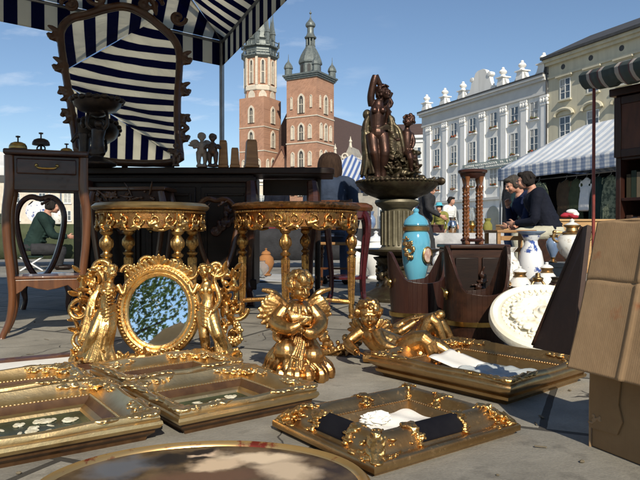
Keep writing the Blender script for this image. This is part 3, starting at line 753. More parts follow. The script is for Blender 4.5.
def head(S, c, s, f=(0, -1, 0), up=(0, 0, 1), child=False):
    """head with face; c = centre of skull, s = head height"""
    B = basis(f, up); c = V(c)
    P = lambda x, y, z: c + B @ V((x*s, y*s, z*s))
    wd = .40 if child else .35
    S.ell(P(0, .06, .08), (wd*s, .42*s, .40*s), B.to_4x4(), n=14, m=10)
    S.ell(P(0, -.08, -.16), ((.29 if not child else .34)*s, .32*s, .33*s), B.to_4x4(), n=12, m=9)
    S.ell(P(0, -.20, -.40), (.13*s, .13*s, .11*s), n=8, m=6)
    for q in (-1, 1):
        S.ell(P(q*.17, -.25, -.17), (.12*s, .12*s, .13*s), n=8, m=6)
        S.ell(P(q*.15, -.33, .07), (.13*s, .06*s, .035*s), B.to_4x4(), n=8, m=5)
        S.ell(P(q*.145, -.315, -.0), (.065*s, .05*s, .038*s), B.to_4x4(), n=8, m=5)
        S.ell(P(q*(wd + .01), .06, -.06), (.045*s, .09*s, .13*s), B.to_4x4(), n=8, m=6)
    S.tube([P(0, -.36, .06), P(0, -.43, -.05), P(0, -.49, -.13)], [.045*s, .05*s, .065*s], n=7)
    for q in (-1, 1): S.ell(P(q*.055, -.43, -.145), .045*s, n=6, m=5)
    S.ell(P(0, -.385, -.255), (.10*s, .05*s, .026*s), B.to_4x4(), n=8, m=5)
    S.ell(P(0, -.375, -.30), (.085*s, .055*s, .03*s), B.to_4x4(), n=8, m=5)
    return P
def curls(S, c, s, f, rnd, n=40, size=.13, up=(0, 0, 1), low=-.35):
    B = basis(f, up); c = V(c); k = 0
    while k < n:
        p = V((rnd.gauss(0, 1), rnd.gauss(0, 1), rnd.gauss(0, 1))).normalized()
        if p.z < low or (p.y < -.25 and p.z < .5): continue
        k += 1
        q = c + B @ V((p.x*.44*s, (.06 + p.y*.46)*s, (.08 + p.z*.45)*s))
        if rnd.random() < .45: S.ell(q, s*size*rnd.uniform(.7, 1.15), n=7, m=5)
        else:
            a = p.orthogonal().normalized(); b = p.cross(a)
            spiral(S, q, B @ a, B @ b, s*size*1.05, 1.1, s*size*.42, n=9, s=rnd.choice((-1, 1)))
def limb(S, pts, rad, n=10): S.tube(pts, rad, n=max(16, n))
def hand(S, wr, d, palm, s, curl=.5, side=1):
    """palm and five separate bent fingers; d = direction of the hand, palm = palm normal, s = hand length"""
    wr, d = V(wr), V(d).normalized(); palm = V(palm); palm = (palm - d*palm.dot(d)).normalized(); x = d.cross(palm)*side
    rot = M((( x.x, d.x, palm.x), (x.y, d.y, palm.y), (x.z, d.z, palm.z))).to_4x4()
    S.ell(wr + d*(s*.26), (s*.21, s*.29, s*.10), rot, n=10, m=7)
    for i, (o, L) in enumerate(((-.145, .42), (-.05, .48), (.05, .45), (.14, .36))):
        b = wr + d*(s*.47) + x*(o*s)
        c1 = b + (d*cos(curl*.6) + palm*sin(curl*.6))*(L*s*.45)
        c2 = c1 + (d*cos(curl*1.5) + palm*sin(curl*1.5))*(L*s*.33)
        c3 = c2 + (d*cos(curl*2.2) + palm*sin(curl*2.2))*(L*s*.25)
        S.tube([b - d*(s*.08), b, c1, c2, c3], [s*.055, s*.052, s*.046, s*.042, s*.034], n=7)
    b = wr + d*(s*.14) - x*(s*.16)
    S.tube([b, b - x*(s*.14) + d*(s*.16) + palm*(s*.06), b - x*(s*.15) + d*(s*.36) + palm*(s*.12)], [s*.07, s*.056, s*.042], n=7)
def ornate_leg(r, h, z0=0):
    """turned and fluted leg profile from z0 up to z0 + h"""
    p = [(.55, 0), (.75, .012), (.8, .03), (.5, .05), (.62, .075), (.7, .11), (.60, .15), (.66, .22), (.80, .55), (.92, .68), (.6, .70), (1.05, .715), (1.15, .735), (.7, .75), (.6, .765), (1.05, .80), (1.32, .845), (1.25, .885), (.8, .915), (.65, .93), (1.1, .95), (1.25, .97), (1.0, 1.0)]
    return [(a*r, z0 + b*h) for a, b in p]

# ================================================================ striped stall canopy
c0 = V((-.945, 6.0, 2.40)); ce1 = V((.40, -.917, 0))*3.3; ce2 = V((-.80, -.60, 0))*3.3
cz = V((0, 0, 0))
st = thing('stall_canopy', 'navy and cream striped market canopy on a steel post above the dark furniture', 'canopy', (-.945, 6.0, 0))
org = V((-.945, 6.0, 0))
cor4 = [c0 - org, c0 + ce1 - org, c0 + ce1 + ce2 - org, c0 + ce2 - org]
cor4[3].z += .06
cor4[2] = cor4[2] + V((.1, -1.1, 0)); cor4[1] = cor4[1] + V((.0, -.12, 0))
apex = sum(cor4, V())/4 + V((0, 0, .62))
def cloth_panel(name, quads, m, parent, wob=0):
    """quads: list of (corner a, b, c, d, u0, u1); subdivided with a gentle sag, stripes follow u"""
    vs, fs, uv = [], [], []
    n = 20; mm = 10
    for (a, b, c, d, u0, u1, uc0, uc1) in quads:
        o = len(vs)
        for j in range(mm + 1):
            t = j/mm
            for i in range(n + 1):
                s = i/n
                p = a.lerp(b, s).lerp(d.lerp(c, s), t)
                p = p + V((0, 0, -wob*sin(pi*t)*sin(pi*s) + wob*.35*sin(s*23 + t*5)*t*(1-t)*2))
                vs.append(p); uv.append(((u0 + (u1-u0)*s)*(1-t) + (uc0 + (uc1-uc0)*s)*t, t))
        for j in range(mm):
            for i in range(n): fs.append((o+j*(n+1)+i, o+j*(n+1)+i+1, o+(j+1)*(n+1)+i+1, o+(j+1)*(n+1)+i))
    me = bpy.data.meshes.new(name); me.from_pydata([tuple(p) for p in vs], [], fs); me.materials.append(m); me.shade_smooth()
    l = me.uv_layers.new(name='UVMap')
    for lp in me.loops: l.data[lp.index].uv = uv[lp.vertex_index]
    o = bpy.data.objects.new(name, me); COL.objects.link(o); o.parent = parent
    md = o.modifiers.new('solid', 'SOLIDIFY'); md.thickness = .003
    return o
qs = []
for k in range(4):
    a, b = cor4[k], cor4[(k+1) % 4]; L = (b - a).length
    qs.append((a, b, apex, apex, 0, L, L/2, L/2))
cloth_panel('roof_cloth', qs, FABN, st, .07)
for k in range(4):
    a, b = cor4[k], cor4[(k+1) % 4]; L = (b-a).length
    dn = V((0, 0, -.24))
    out = ((a + b)/2 - (sum(cor4, V())/4)); out.z = 0; out = out.normalized()*.012
    cloth_panel('valance', [(a + out, b + out, b + dn + out, a + dn + out, 0, L, 0, L)], FABN, st, .0)
q = MB()
for k in range(4): q.tube([cor4[k] - V((0, 0, .02)), cor4[(k+1) % 4] - V((0, 0, .02))], .014)
q.build('edge_bar', STEEL, st)
MB().tube([(0, 0, 0), (0, 0, 2.42)], .024, n=12).lathe([(.09, 0), (.09, .012), (.03, .02)], n=12).build('post', STEEL, st)
MB().tube([cor4[3] * V((1, 1, 0)), cor4[3]], .024, n=12).build('post', STEEL, st)
MB().tube([cor4[0], apex, cor4[2]], .013).tube([cor4[1], apex, cor4[3]], .013).build('ridge_bar', STEEL, st)

# ================================================================ dark sideboard (long desk) under the canopy
DY = 4.72
sb = thing('sideboard', 'long near black carved sideboard under the canopy carrying the big mirror', 'sideboard', (-.92, DY, 0))
TZ = 1.045
q = MB()
top = [(-.92, 0)] + [(.94 + .09*sin(a), .0 + .09 - .09*cos(a)) for a in [pi/2*k/5 for k in range(6)]] + [(1.03, .5), (-.92, .5)]
q.v, q.f = [], []
tp = MB(); n_ = len(top)
tp.add([(x, y - .03, TZ - .05) for x, y in top] + [(x, y - .03, TZ) for x, y in top], [tuple(range(n_))[::-1], tuple(range(n_, 2*n_))] + [(i, (i+1) % n_, (i+1) % n_ + n_, i + n_) for i in range(n_)])
tp.build('top', BLACKW, sb, bevel=.008)
MB().b2((-.86, 0, .14), (.42, .44, TZ - .055)).build('carcass', BLACKW, sb, bevel=.006)
MB().b2((-.88, -.035, .93), (.44, .0, .975)).build('moulding', BLACKW, sb, bevel=.008); MB().b2((-.88, -.03, .12), (.44, 0, .2)).build('plinth', BLACKW, sb, bevel=.008)
rnd = random.Random(11)
for i, x0 in enumerate((-.82, -.40, .02)):
    d = MB().b2((x0, -.02, .22), (x0 + .38, .0, .9)); o = d.build('door', BLACKW, sb, bevel=.006)
    f = MB()
    for (a, b) in (((.03, -.035, .27), (.05, -.02, .85)), ((.33, -.035, .27), (.35, -.02, .85)), ((.05, -.035, .83), (.33, -.02, .85)), ((.05, -.035, .27), (.33, -.02, .29))): f.b2(V(a) + V((x0, 0, 0)), V(b) + V((x0, 0, 0)))
    f.build('panel_moulding', BLACKW, o, bevel=.004)
    f = MB(); rococo(f, .22, .2, rnd, 8, .02, tr(x0 + .19, -.03, .66)); f.build('carving', MAHOG, o, voxel=.006)
    MB().ell((x0 + (.34 if i != 1 else .045), -.035, .56), .012).build('knob', BRASS, o)
for x0, s in ((-.83, 1), (.40, 1), (.86, 1)):
    pts = [(x0, -.03, .93), (x0 + .01, -.07, .8), (x0, -.06, .6), (x0 - .02, -.015, .35), (x0 - .02, -.01, .15), (x0, -.05, .05), (x0, -.075, .0)]
    MB().tube(pts, [.04, .05, .04, .03, .026, .03, .035], n=8).build('leg', MAHOG, sb)
MB().tube([(.9, .42, TZ - .05), (.9, .42, .5), (.9, .42, 0)], [.03, .026, .022], n=8).build('leg', BLACKW, sb)
MB().b2((.45, .40, .86), (.9, .43, TZ - .055)).build('apron', BLACKW, sb, bevel=.004)

# cabinet added behind to fill the darkness under the canopy
cb = thing('filler_cabinet', 'plain dark cupboard added behind the small bell table to fill the darkness', 'cabinet', (-1.80, 5.6, 0))
MB().b2((-.42, 0, .08), (.62, .5, .98)).build('carcass', BLACKW, cb, bevel=.006)
MB().b2((-.46, -.03, .98), (.66, .52, 1.01)).build('top', BLACKW, cb, bevel=.006)
for x in (-.40, .11): MB().b2((x, -.02, .13), (x + .49, -.001, .94)).build('door', DARKW, cb, bevel=.006)
for x in (-.36, .56):
    for y in (.06, .44): MB().tube([(x, y, 0), (x, y, .085)], [.025, .035], n=8).build('foot', BLACKW, cb)

# ---- big carved mirror leaning back on the sideboard
MTILT, MYAW = 12, 20
mg = thing('cartouche_mirror', 'large carved wood mirror leaning back on the sideboard reflecting striped cloth', 'mirror', (-1.50, 4.86, TZ + .0), rot=(R(-MTILT), 0, R(MYAW)))
# outline of the glass in the mirror's plane (x right, z up)
OUT = [(-.36, 0.05), (-.39, .30), (-.42, .55), (-.46, .80), (-.49, 1.02), (-.49, 1.14), (-.42, 1.24), (-.30, 1.28), (-.17, 1.35), (0, 1.41), (.17, 1.34), (.28, 1.25), (.39, 1.15), (.43, 1.03), (.42, .86), (.40, .66), (.39, .42), (.40, .2), (.42, .05)]
def smooth_loop(pts, it=2):
    for _ in range(it):
        o = []
        for i in range(len(pts)):
            a, b = V(pts[i]), V(pts[(i+1) % len(pts)])
            o += [a*.75 + b*.25, a*.25 + b*.75]
        pts = [tuple(p) for p in o]
    return pts
OS = smooth_loop(OUT, 2)
MB().prism(OS, .012, tr(0, 0, 0)).build('mirror_glass', MIRROR, mg, smooth=False)
fr = MB()
loop = [V((x, -.012, z)) for x, z in OS]
fr.tube(loop + loop[:2], .030, n=8); fr.tube([p*1.0 + V((0, -.02, 0)) for p in loop + loop[:2]], .014, n=6)
rnd = random.Random(5)
for i in range(0, len(loop), 4):
    p = loop[i]; d = (loop[(i+3) % len(loop)] - p)
    out = V((p.x, 0, p.z - .7)).normalized()
    leaf(fr, p, d, out + V((0, -.5, 0)), .10, .05, .02, .4)
for (x, z, s) in ((-.40, .40, -1), (-.42, .58, -1), (-.46, .82, -1), (.41, .42, 1), (.42, .70, 1), (.44, .98, 1), (-.50, 1.08, -1), (.40, .30, 1)):
    spiral(fr, (x + s*.02, -.02, z), (s, 0, 0), (0, 0, 1), .058, 1.2, .020, n=16, s=rnd.choice((-1, 1)))
    leaf(fr, (x, -.02, z), (s*.6, 0, .8), (s, -.4, 0), .11, .05, .02, .6); leaf(fr, (x, -.02, z), (s*.5, 0, -.8), (s, -.4, 0), .10, .05, .02, .6)
rococo(fr, .5, .2, rnd, 12, .022, tr(0, -.03, 1.50))
for s in (-1, 1):
    spiral(fr, (s*.22, -.02, 1.44), (s, 0, 0), (0, 0, 1), .08, 1.3, .02, s=s); spiral(fr, (s*.42, -.02, 1.34), (s, 0, 0), (0, 0, 1), .07, 1.3, .02, s=-s)
fr.build('carved_frame', mat('walnut_carved', (.085, .036, .016), (.045, .018, .009), rough=.35, scale=9, bump=.2, bscale=60, coat=.2), mg, voxel=.0065, sm=1)
MB().b2((-.36, .013, .04), (.36, .035, 1.25)).build('back_board', DARKW, mg, smooth=False)
MB().box((0, .28, .58), (.05, .03, 1.2), rot=M.Rotation(R(26), 3, 'X').to_4x4()).build('easel_strut', DARKW, mg, smooth=False)

# ---- dark epergne with a figure stem
ep = thing('figural_compote', 'dark metal bowl held up by a figure stem in front of the mirror', 'compote', (-1.70, 4.60, TZ - .0))
ep.location = (at(98, 162, 4.60).x, 4.60, TZ)
q = MB().lathe([(.13, 0), (.14, .02), (.10, .035), (.05, .06), (.03, .09), (.05, .12)], n=16)
limb(q, [(0, 0, .08), (0, 0, .2), (.01, 0, .27)], [.05, .045, .05]); q.ell((.01, 0, .31), .035)
for s in (-1, 1):
    limb(q, [(s*.045, 0, .27), (s*.075, -.01, .31), (s*.07, 0, .39)], [.016, .014, .012]); limb(q, [(s*.02, 0, .14), (s*.05, -.03, .08)], [.03, .02])
q.build('figure_stem', IRON, ep, voxel=.006)
q = MB().lathe([(.02, .36), (.05, .37), (.06, .385), (.13, .405), (.165, .44), (.175, .475), (.16, .475), (.12, .43), (.03, .405)], n=28)
q.build('bowl', IRON, ep)
q = MB(); rnd = random.Random(4)
for k in range(20):
    a = 2*pi*k/20; q.ell((.172*cos(a), .172*sin(a), .478 + .006*(k % 2)), (.03, .03, .02), n=7, m=5)
q.build('rim_leafage', IRON, ep, voxel=.006)
# second dark figure at its foot
fg = thing('dark_figurine', 'dark standing figurine on the sideboard just below the metal bowl', 'figurine', (at(83, 162, 4.62).x, 4.66, TZ))
q = MB().lathe([(.06, 0), (.06, .02), (.04, .03)], n=12)
limb(q, [(0, 0, .02), (0, 0, .14), (0, 0, .25)], [.05, .04, .045]); head(q, (0, -.01, .325), .085); limb(q, [(-.045, 0, .25), (-.09, -.02, .18)], [.018, .014]); limb(q, [(.045, 0, .25), (.08, -.04, .2)], [.018, .014])
q.build('body', IRON, fg, voxel=.006)

# ---- winged cherub figures on the sideboard
def cherub_stand(name, label, loc, h, m, wing=True, rz=0):
    t = thing(name, label, 'figurine', loc, rz, 'small figures along the sideboard top')
    k = h/.30; q = MB().lathe([(.05, 0), (.05, .015), (.035, .025)], n=14)
    for s in (-1, 1):
        limb(q, [(s*.022, 0, .13), (s*.028, -.01, .075), (s*.025, 0, .025)], [.030, .022, .014]); q.ell((s*.025, -.015, .024), (.014, .026, .01))
        limb(q, [(s*.04, 0, .195), (s*.068, -.02, .165), (s*.035, -.055, .17)], [.017, .014, .010])
    limb(q, [(0, 0, .12), (0, -.008, .15), (0, 0, .195), (0, 0, .22)], [.038, .042, .040, .016])
    head(q, (0, -.005, .258), .075, child=True); curls(q, (0, -.005, .258), .075, (0, -1, 0), random.Random(2), 24, .14)
    q.xf(M.Scale(k, 4)); q.build('body', m, t, voxel=.005)
    if wing:
        for s in (-1, 1):
            W_ = MB()
            for j in range(6):
                a = .3 + .28*j; leaf(W_, (s*.015, .03, .19), (s*cos(a*.7), .35, sin(a) - .25), (0, 1, 0), .11 - .008*j, .03, .012, .1)
            W_.xf(M.Scale(k, 4)); W_.build('wing', m, t, voxel=.004, sm=1)
    return t
DARKF = mat('dark_patina', (.05, .032, .025), (.09, .055, .04), rough=.4, metal=.4, scale=20)
PALEF = mat('grey_plaster', (.28, .24, .21), (.20, .17, .15), rough=.6, scale=20)
cherub_stand('cherub_figurine', 'small dark winged cherub standing by the foot of the mirror frame', (at(176, 163, 4.62).x, 4.62, TZ), .17, DARKF, rz=.4)
cherub_stand('cherub_figurine', 'pale grey winged cherub standing against the sky on the sideboard', (at(202, 163, 4.68).x, 4.68, TZ), .26, PALEF, rz=.3)
cherub_stand('robed_figurine', 'dark robed figurine close beside the pale winged cherub', (at(213, 163, 4.66).x, 4.66, TZ), .25, DARKF, wing=False)
# ---- three tapered wooden clock cases
for i, (px, ytop, wpx, lab) in enumerate(((223.5, 140.5, 10, 'tall tapered brown wooden case next to the robed figurine'), (235, 148, 10, 'shortest tapered brown wooden case, between two taller ones'), (251.5, 140, 14, 'widest tapered brown wooden case, in front of the brick tower'))):
    Y = 4.72; p = at(px, ytop, Y); h = p.z - TZ; ww = wpx/F*Y
    t = thing('wooden_case', lab, 'wooden case', (p.x, Y, TZ), .15*i, 'tapered wooden cases')
    MB().box((0, 0, h*.47 + .01), (ww*.9, ww*.8, h*.94 - .02), taper=.78).build('body', OAK, t, bevel=.004)
    MB().box((0, 0, h*.97), (ww*.66, ww*.58, h*.06), taper=.9).build('lid', OAK, t, bevel=.003)
    MB().box((0, 0, .01), (ww, ww*.9, .02)).build('base', OAK, t, bevel=.003)

# ================================================================ small table with bells, on the left
TB = (-1.435, 3.27)
bt = thing('side_table', 'tall slender mahogany side table with a drawer and curved legs carrying bells', 'table', (TB[0], TB[1], 0), R(21))
BH = .985
tw, td = .215, .14
MB().box((0, td, BH - .014), (2*tw - .02, 2*td + .04, .028)).build('top', MAHOG, bt, bevel=.008)
MB().b2((-tw + .035, .03, BH - .21), (tw - .035, 2*td - .02, BH - .029)).build('carcass', MAHOG, bt, bevel=.004)
o = MB().b2((-tw + .07, .012, BH - .125), (tw - .07, .029, BH - .045)).build('drawer', MAHOG, bt, bevel=.006)
MB().tube([(-.05, .008, BH - .08), (-.035, -.008, BH - .095), (.035, -.008, BH - .095), (.05, .008, BH - .08)], .005).ell((-.05, .01, BH - .08), .01).ell((.05, .01, BH - .08), .01).build('handle', BRASS, o)
for sx in (-1, 1):
    for yy in (.04, 2*td - .04):
        x = sx*(tw - .035)
        pts = [(x, yy, BH - .03), (x, yy, BH - .2), (x + sx*.015, yy, .66), (x + sx*.012, yy, .5), (x - sx*.005, yy, .33), (x - sx*.01, yy, .2), (x + sx*.005, yy, .09), (x + sx*.035, yy, .015), (x + sx*.04, yy, 0)]
        MB().tube(pts, [.026, .027, .024, .022, .021, .02, .018, .017, .02], n=10).build('leg', MAHOGL, bt)
MB().b2((-tw + .03, .03, .305), (tw - .03, 2*td - .03, .322)).build('shelf', MAHOGL, bt, bevel=.005)
q = MB(); pl = [(-tw + .05, .304), (-tw + .05, .22), (-tw + .09, .245), (-.1, .27), (-.05, .255), (0, .245), (.05, .255), (.1, .27), (tw - .09, .245), (tw - .05, .22), (tw - .05, .304)]
q.prism(pl, .014, tr(0, .034, 0)); q.build('shelf_apron', MAHOGL, bt, smooth=False, bevel=.003)
def bell(label, px, r, foot, Y):
    p = at(px, 150, Y); t = thing('counter_bell', label, 'bell', (p.x, Y, BH), 0, 'counter bells on the small table')
    MB().lathe([(r*1.02, 0), (r*1.02, .006), (r*.6, .012)], n=20).tube([(0, 0, .01), (0, 0, foot + .01)], .006, n=8).build('base', IRON, t)
    MB().lathe([(r, foot), (r*1.02, foot + .004), (r*.97, foot + r*.35), (r*.8, foot + r*.62), (r*.45, foot + r*.78), (.004, foot + r*.82)], n=24).build('dome', BRASS if foot < .012 else IRON, t)
    MB().tube([(0, 0, foot + r*.8), (0, 0, foot + r*1.35)], .004, n=8).lathe([(.002, foot + r*1.3), (.011, foot + r*1.35), (.012, foot + r*1.5), (.003, foot + r*1.55)], n=12).build('plunger', IRON, t)
    if foot > .012:
        MB().tube([(.022*cos(a), 0, .018 + .016*sin(a)) for a in [2*pi*k/14 for k in range(15)]], .004, n=6).build('ring', IRON, t)
bell('low brass counter bell, the widest on the small table', 18.5, .044, .006, 3.26)
bell('dark counter bell raised on a ring foot', 41.5, .044, .036, 3.34)
bell('little dark bell half hidden by the mirror frame', 67, .034, .004, 3.42)

# lyre back chairs: one behind the bell table, two more before the sideboard
def lyre_chair(label, loc, rz, m=MAHOG, ms=CRIMSON):
    lc = thing('lyre_back_chair', label, 'chair', loc, rz, 'dark lyre backed chairs')
    hoop = [(-.02, .25), (-.07, .32), (-.115, .44), (-.145, .58), (-.15, .68), (-.12, .76), (-.06, .80), (0, .775), (.06, .80), (.12, .76), (.15, .68), (.145, .58), (.115, .44), (.07, .32), (.02, .25)]
    hp = [V((x, .0 + .06*(z - .25), z)) for x, z in smooth_loop(hoop, 2)]
    MB().tube(hp + hp[:1], .024, n=8, flat=.8).build('back_hoop', m, lc)
    q = MB(); rococo(q, .16, .05, random.Random(3), 5, .012, tr(0, .02, .765)); q.build('crest', m, lc, voxel=.005)
    MB().lathe([(.0, .0), (.22, .0), (.23, .02), (.21, .045), (0, .06)], n=24, c=(0, .2, .22)).build('seat', ms, lc)
    for sx in (-1, 1):
        for yy in (.05, .36): MB().tube([(sx*.15, yy, .23), (sx*.175, yy, .15), (sx*.165, yy, .07), (sx*.18, yy, 0)], [.024, .024, .017, .018], n=8).build('leg', m, lc)
    return lc
lyre_chair('dark carved chair with an open lyre shaped back behind the bell table', (at(40, 283, 4.15).x, 4.15, 0), R(14))
WAL = mat('walnut', (.09, .036, .015), (.05, .02, .009), rough=.3, scale=4, stretch=(5, 5, 1), coat=.3)
lyre_chair('brown lyre backed chair in front of the sideboard between the two gilt tables', (at(218, 300, 4.42).x, 4.40, 0), R(24), WAL, WAL)
# small walnut console with curved legs before the sideboard
co = thing('console_table', 'small walnut console with a carved apron against the sideboard, behind the bright gilt table', 'table', (at(124, 300, 4.30).x, 4.34, 0), R(-4))
MB().box((0, .14, .86), (.56, .28, .025)).build('top', WAL, co, bevel=.006)
q = MB().b2((-.25, .02, .77), (.25, .26, .847)); q.build('apron', DARKW, co, bevel=.004)
q = MB(); rococo(q, .42, .08, random.Random(21), 18, .012, tr(0, .012, .80)); q.build('carving', WAL, co, voxel=.0045, sm=1)
for sx in (-1, 1):
    for yy in (.03, .25): MB().tube([(sx*.24, yy, .84), (sx*.26, yy - .01, .72), (sx*.235, yy, .5), (sx*.20, yy, .25), (sx*.205, yy, .1), (sx*.25, yy - .02, .01), (sx*.255, yy - .02, 0)], [.024, .028, .021, .017, .015, .017, .02], n=9).build('leg', WAL, co)
# ================================================================ gilt tables
def gilt_table(name, label, loc, rad, h, m, mtop, legs, lr, arc=None, sy=1.0, stretch=True, seed=1):
    t = thing(name, label, 'table', loc)
    MB().lathe([(rad*.9, h - .045), (rad - .01, h - .04), (rad, h - .03), (rad + .004, h - .02), (rad - .004, h - .012), (rad - .012, h - .006), (rad - .02, h), (0, h + .001)], n=64, sy=sy).build('top', mtop, t)
    ar = rad - .035
    q = MB().lathe([(ar, h - .062), (ar + .012, h - .06), (ar + .014, h - .05), (ar, h - .043)], n=64, sy=sy)
    n = int(2*pi*ar/.016)
    for k in range(n):
        a = 2*pi*k/n; q.ell((ar*1.03*cos(a), ar*1.03*sin(a)*sy, h - .055), (.006, .006, .008), n=5, m=4)
    q.build('rope_moulding', m, t)
    MB().lathe([(ar - .012, h - .15), (ar, h - .15), (ar, h - .062), (ar - .012, h - .062)], n=64, sy=sy).build('frieze', GOLDR, t)
    # carved scrolls that run round the frieze
    q = MB(); rnd = random.Random(seed)
    def cyl(a, z, r_): return V((r_*cos(a), r_*sin(a)*sy, z))
    N = 22
    for k in range(N):
        a = 2*pi*(k + .5)/N; ta = V((-sin(a), cos(a)*sy, 0)); c = cyl(a, h - .105, ar + .006)
        w_ = 2*pi*ar/N
        s = 1 if k % 2 else -1
        spiral(q, c + ta*(w_*.08), ta, (0, 0, 1), w_*.42, 1.35, .0085, n=18, s=s, start=pi if s > 0 else 0)
        leaf(q, c - ta*(w_*.3) + V((0, 0, -.03)), ta + V((0, 0, .3*s)), V((cos(a), sin(a), 0)), w_*.7, .026, .012, .3, lobes=2)
        leaf(q, c + V((0, 0, -.028)), ta*s + V((0, 0, -.5)), V((cos(a), sin(a), 0)), w_*.5, .022, .012, .4)
        q.ell(c + V((0, 0, .03)), .010, n=7, m=5)
    for k in range(N//2):
        a = 4*pi*k/N; q.tube([cyl(a + .14*(j/6 - .5)*2, h - .152 - .012*cos(pi*(j/6 - .5)), ar + .002) for j in range(7)], .009, n=6)
    q.build('frieze_carving', m, t, voxel=.0035, sm=1)
    for (a, back) in legs:
        a = R(a); x, y = (ar - .02)*cos(a), (ar - .02)*sin(a)*sy
        blk = MB().box((0, 0, h - .105), (.052, .052, .105), rot=M.Rotation(a, 3, 'Z').to_4x4())
        for j in range(4):
            b = a + j*pi/2; blk.ell((.028*cos(b), .028*sin(b), h - .10), (.014, .014, .034), n=8, m=6); blk.ell((.028*cos(b), .028*sin(b), h - .135), .012, n=7, m=5)
        blk.xf(tr(x, y, 0)); lg = MB().lathe(ornate_leg(lr, h - .155), n=20, c=(x, y, 0))
        for j in range(10):
            b = 2*pi*j/10
            lg.tube([(x + lr*.62*cos(b), y + lr*.62*sin(b), .16*(h - .155)), (x + lr*.80*cos(b), y + lr*.80*sin(b), .5*(h-.155)), (x + lr*.90*cos(b), y + lr*.90*sin(b), .67*(h - .155))], .0035, n=5)
            lg.ell((x + lr*1.12*cos(b), y + lr*1.12*sin(b), .845*(h-.155)), (.008, .008, .022), n=6, m=5)
        o = lg.build('leg', m, t); blk.build('capital', m, o)
    if stretch:
        q = MB()
        L = [V(((ar-.02)*cos(R(a)), (ar-.02)*sin(R(a))*sy, .105)) for a, b in legs]
        for i in range(len(L)):
            p = L[i]; mid = V((0, 0, .105))
            q.tube([p, p.lerp(mid, .5) + V((0, 0, .012)), mid], [.016, .014, .016], n=8)
        q.lathe([(.0, .085), (.05, .09), (.055, .11), (.03, .125), (.045, .14), (.03, .165), (.02, .17), (.012, .195), (0, .2)], n=16)
        q.build('stretcher', m, t)
    return t
gilt_table('gilt_table', 'bright gilt round table with pierced frieze standing behind the oval mirror', (-1.045, 3.86, 0), .35, .73, GOLD, GOLDP, [(-135, 0), (-45, 0), (45, 1), (135, 1)], .031, seed=3)
gilt_table('gilt_table', 'brownish worn gilt round table behind the seated angel', (-.155, 4.05, 0), .415, .738, GOLDW, GOLDR, [(-98, 0), (-8, 0), (82, 1), (172, 1)], .027, seed=8)

# ================================================================ oval mirror with two gilt ladies
om = thing('oval_mirror', 'oval gilt table mirror held between two draped ladies and leafy scrolls', 'mirror', (-.685, 2.62, 0), rot=(R(-9.2), 0, R(7)))
CZ = .222; RXm, RZm = .136, .158
Mo = tr(0, 0, CZ)
ring = MB()
for (s_, y, r_) in ((1.0, -.012, .012), (1.10, -.022, .013), (1.19, -.014, .011), (1.06, .0, .02), (1.15, .0, .02)):
    ring.tube([(RXm*s_*cos(a) if s_ < 1.01 else (RXm + (s_-1)*.16)*cos(a), y, CZ + (RZm + (s_-1)*.16)*sin(a)) for a in [2*pi*k/64 for k in range(65)]], r_, n=8)
for k in range(72):
    a = 2*pi*k/72; ring.ell(((RXm + .024)*cos(a), -.034, CZ + (RZm + .024)*sin(a)), .0052, n=6, m=4)
ring.build('oval_frame', GOLD, om)
MB().lathe([(0, -.004), (RXm + .004, -.004), (RXm + .004, .006), (0, .006)], n=64, c=(0, 0, CZ), ax=rx(R(90)) @ M.Diagonal((1, (RZm + .004)/(RXm + .004), 1, 1))).build('mirror_glass', MIRROR, om, smooth=False)
MB().lathe([(0, .012), (RXm + .03, .012), (RXm + .03, .02), (0, .02)], n=48, c=(0, 0, CZ), ax=rx(R(-90)) @ M.Diagonal((1, 1.2, 1, 1))).build('back_board', DARKW, om, smooth=False)
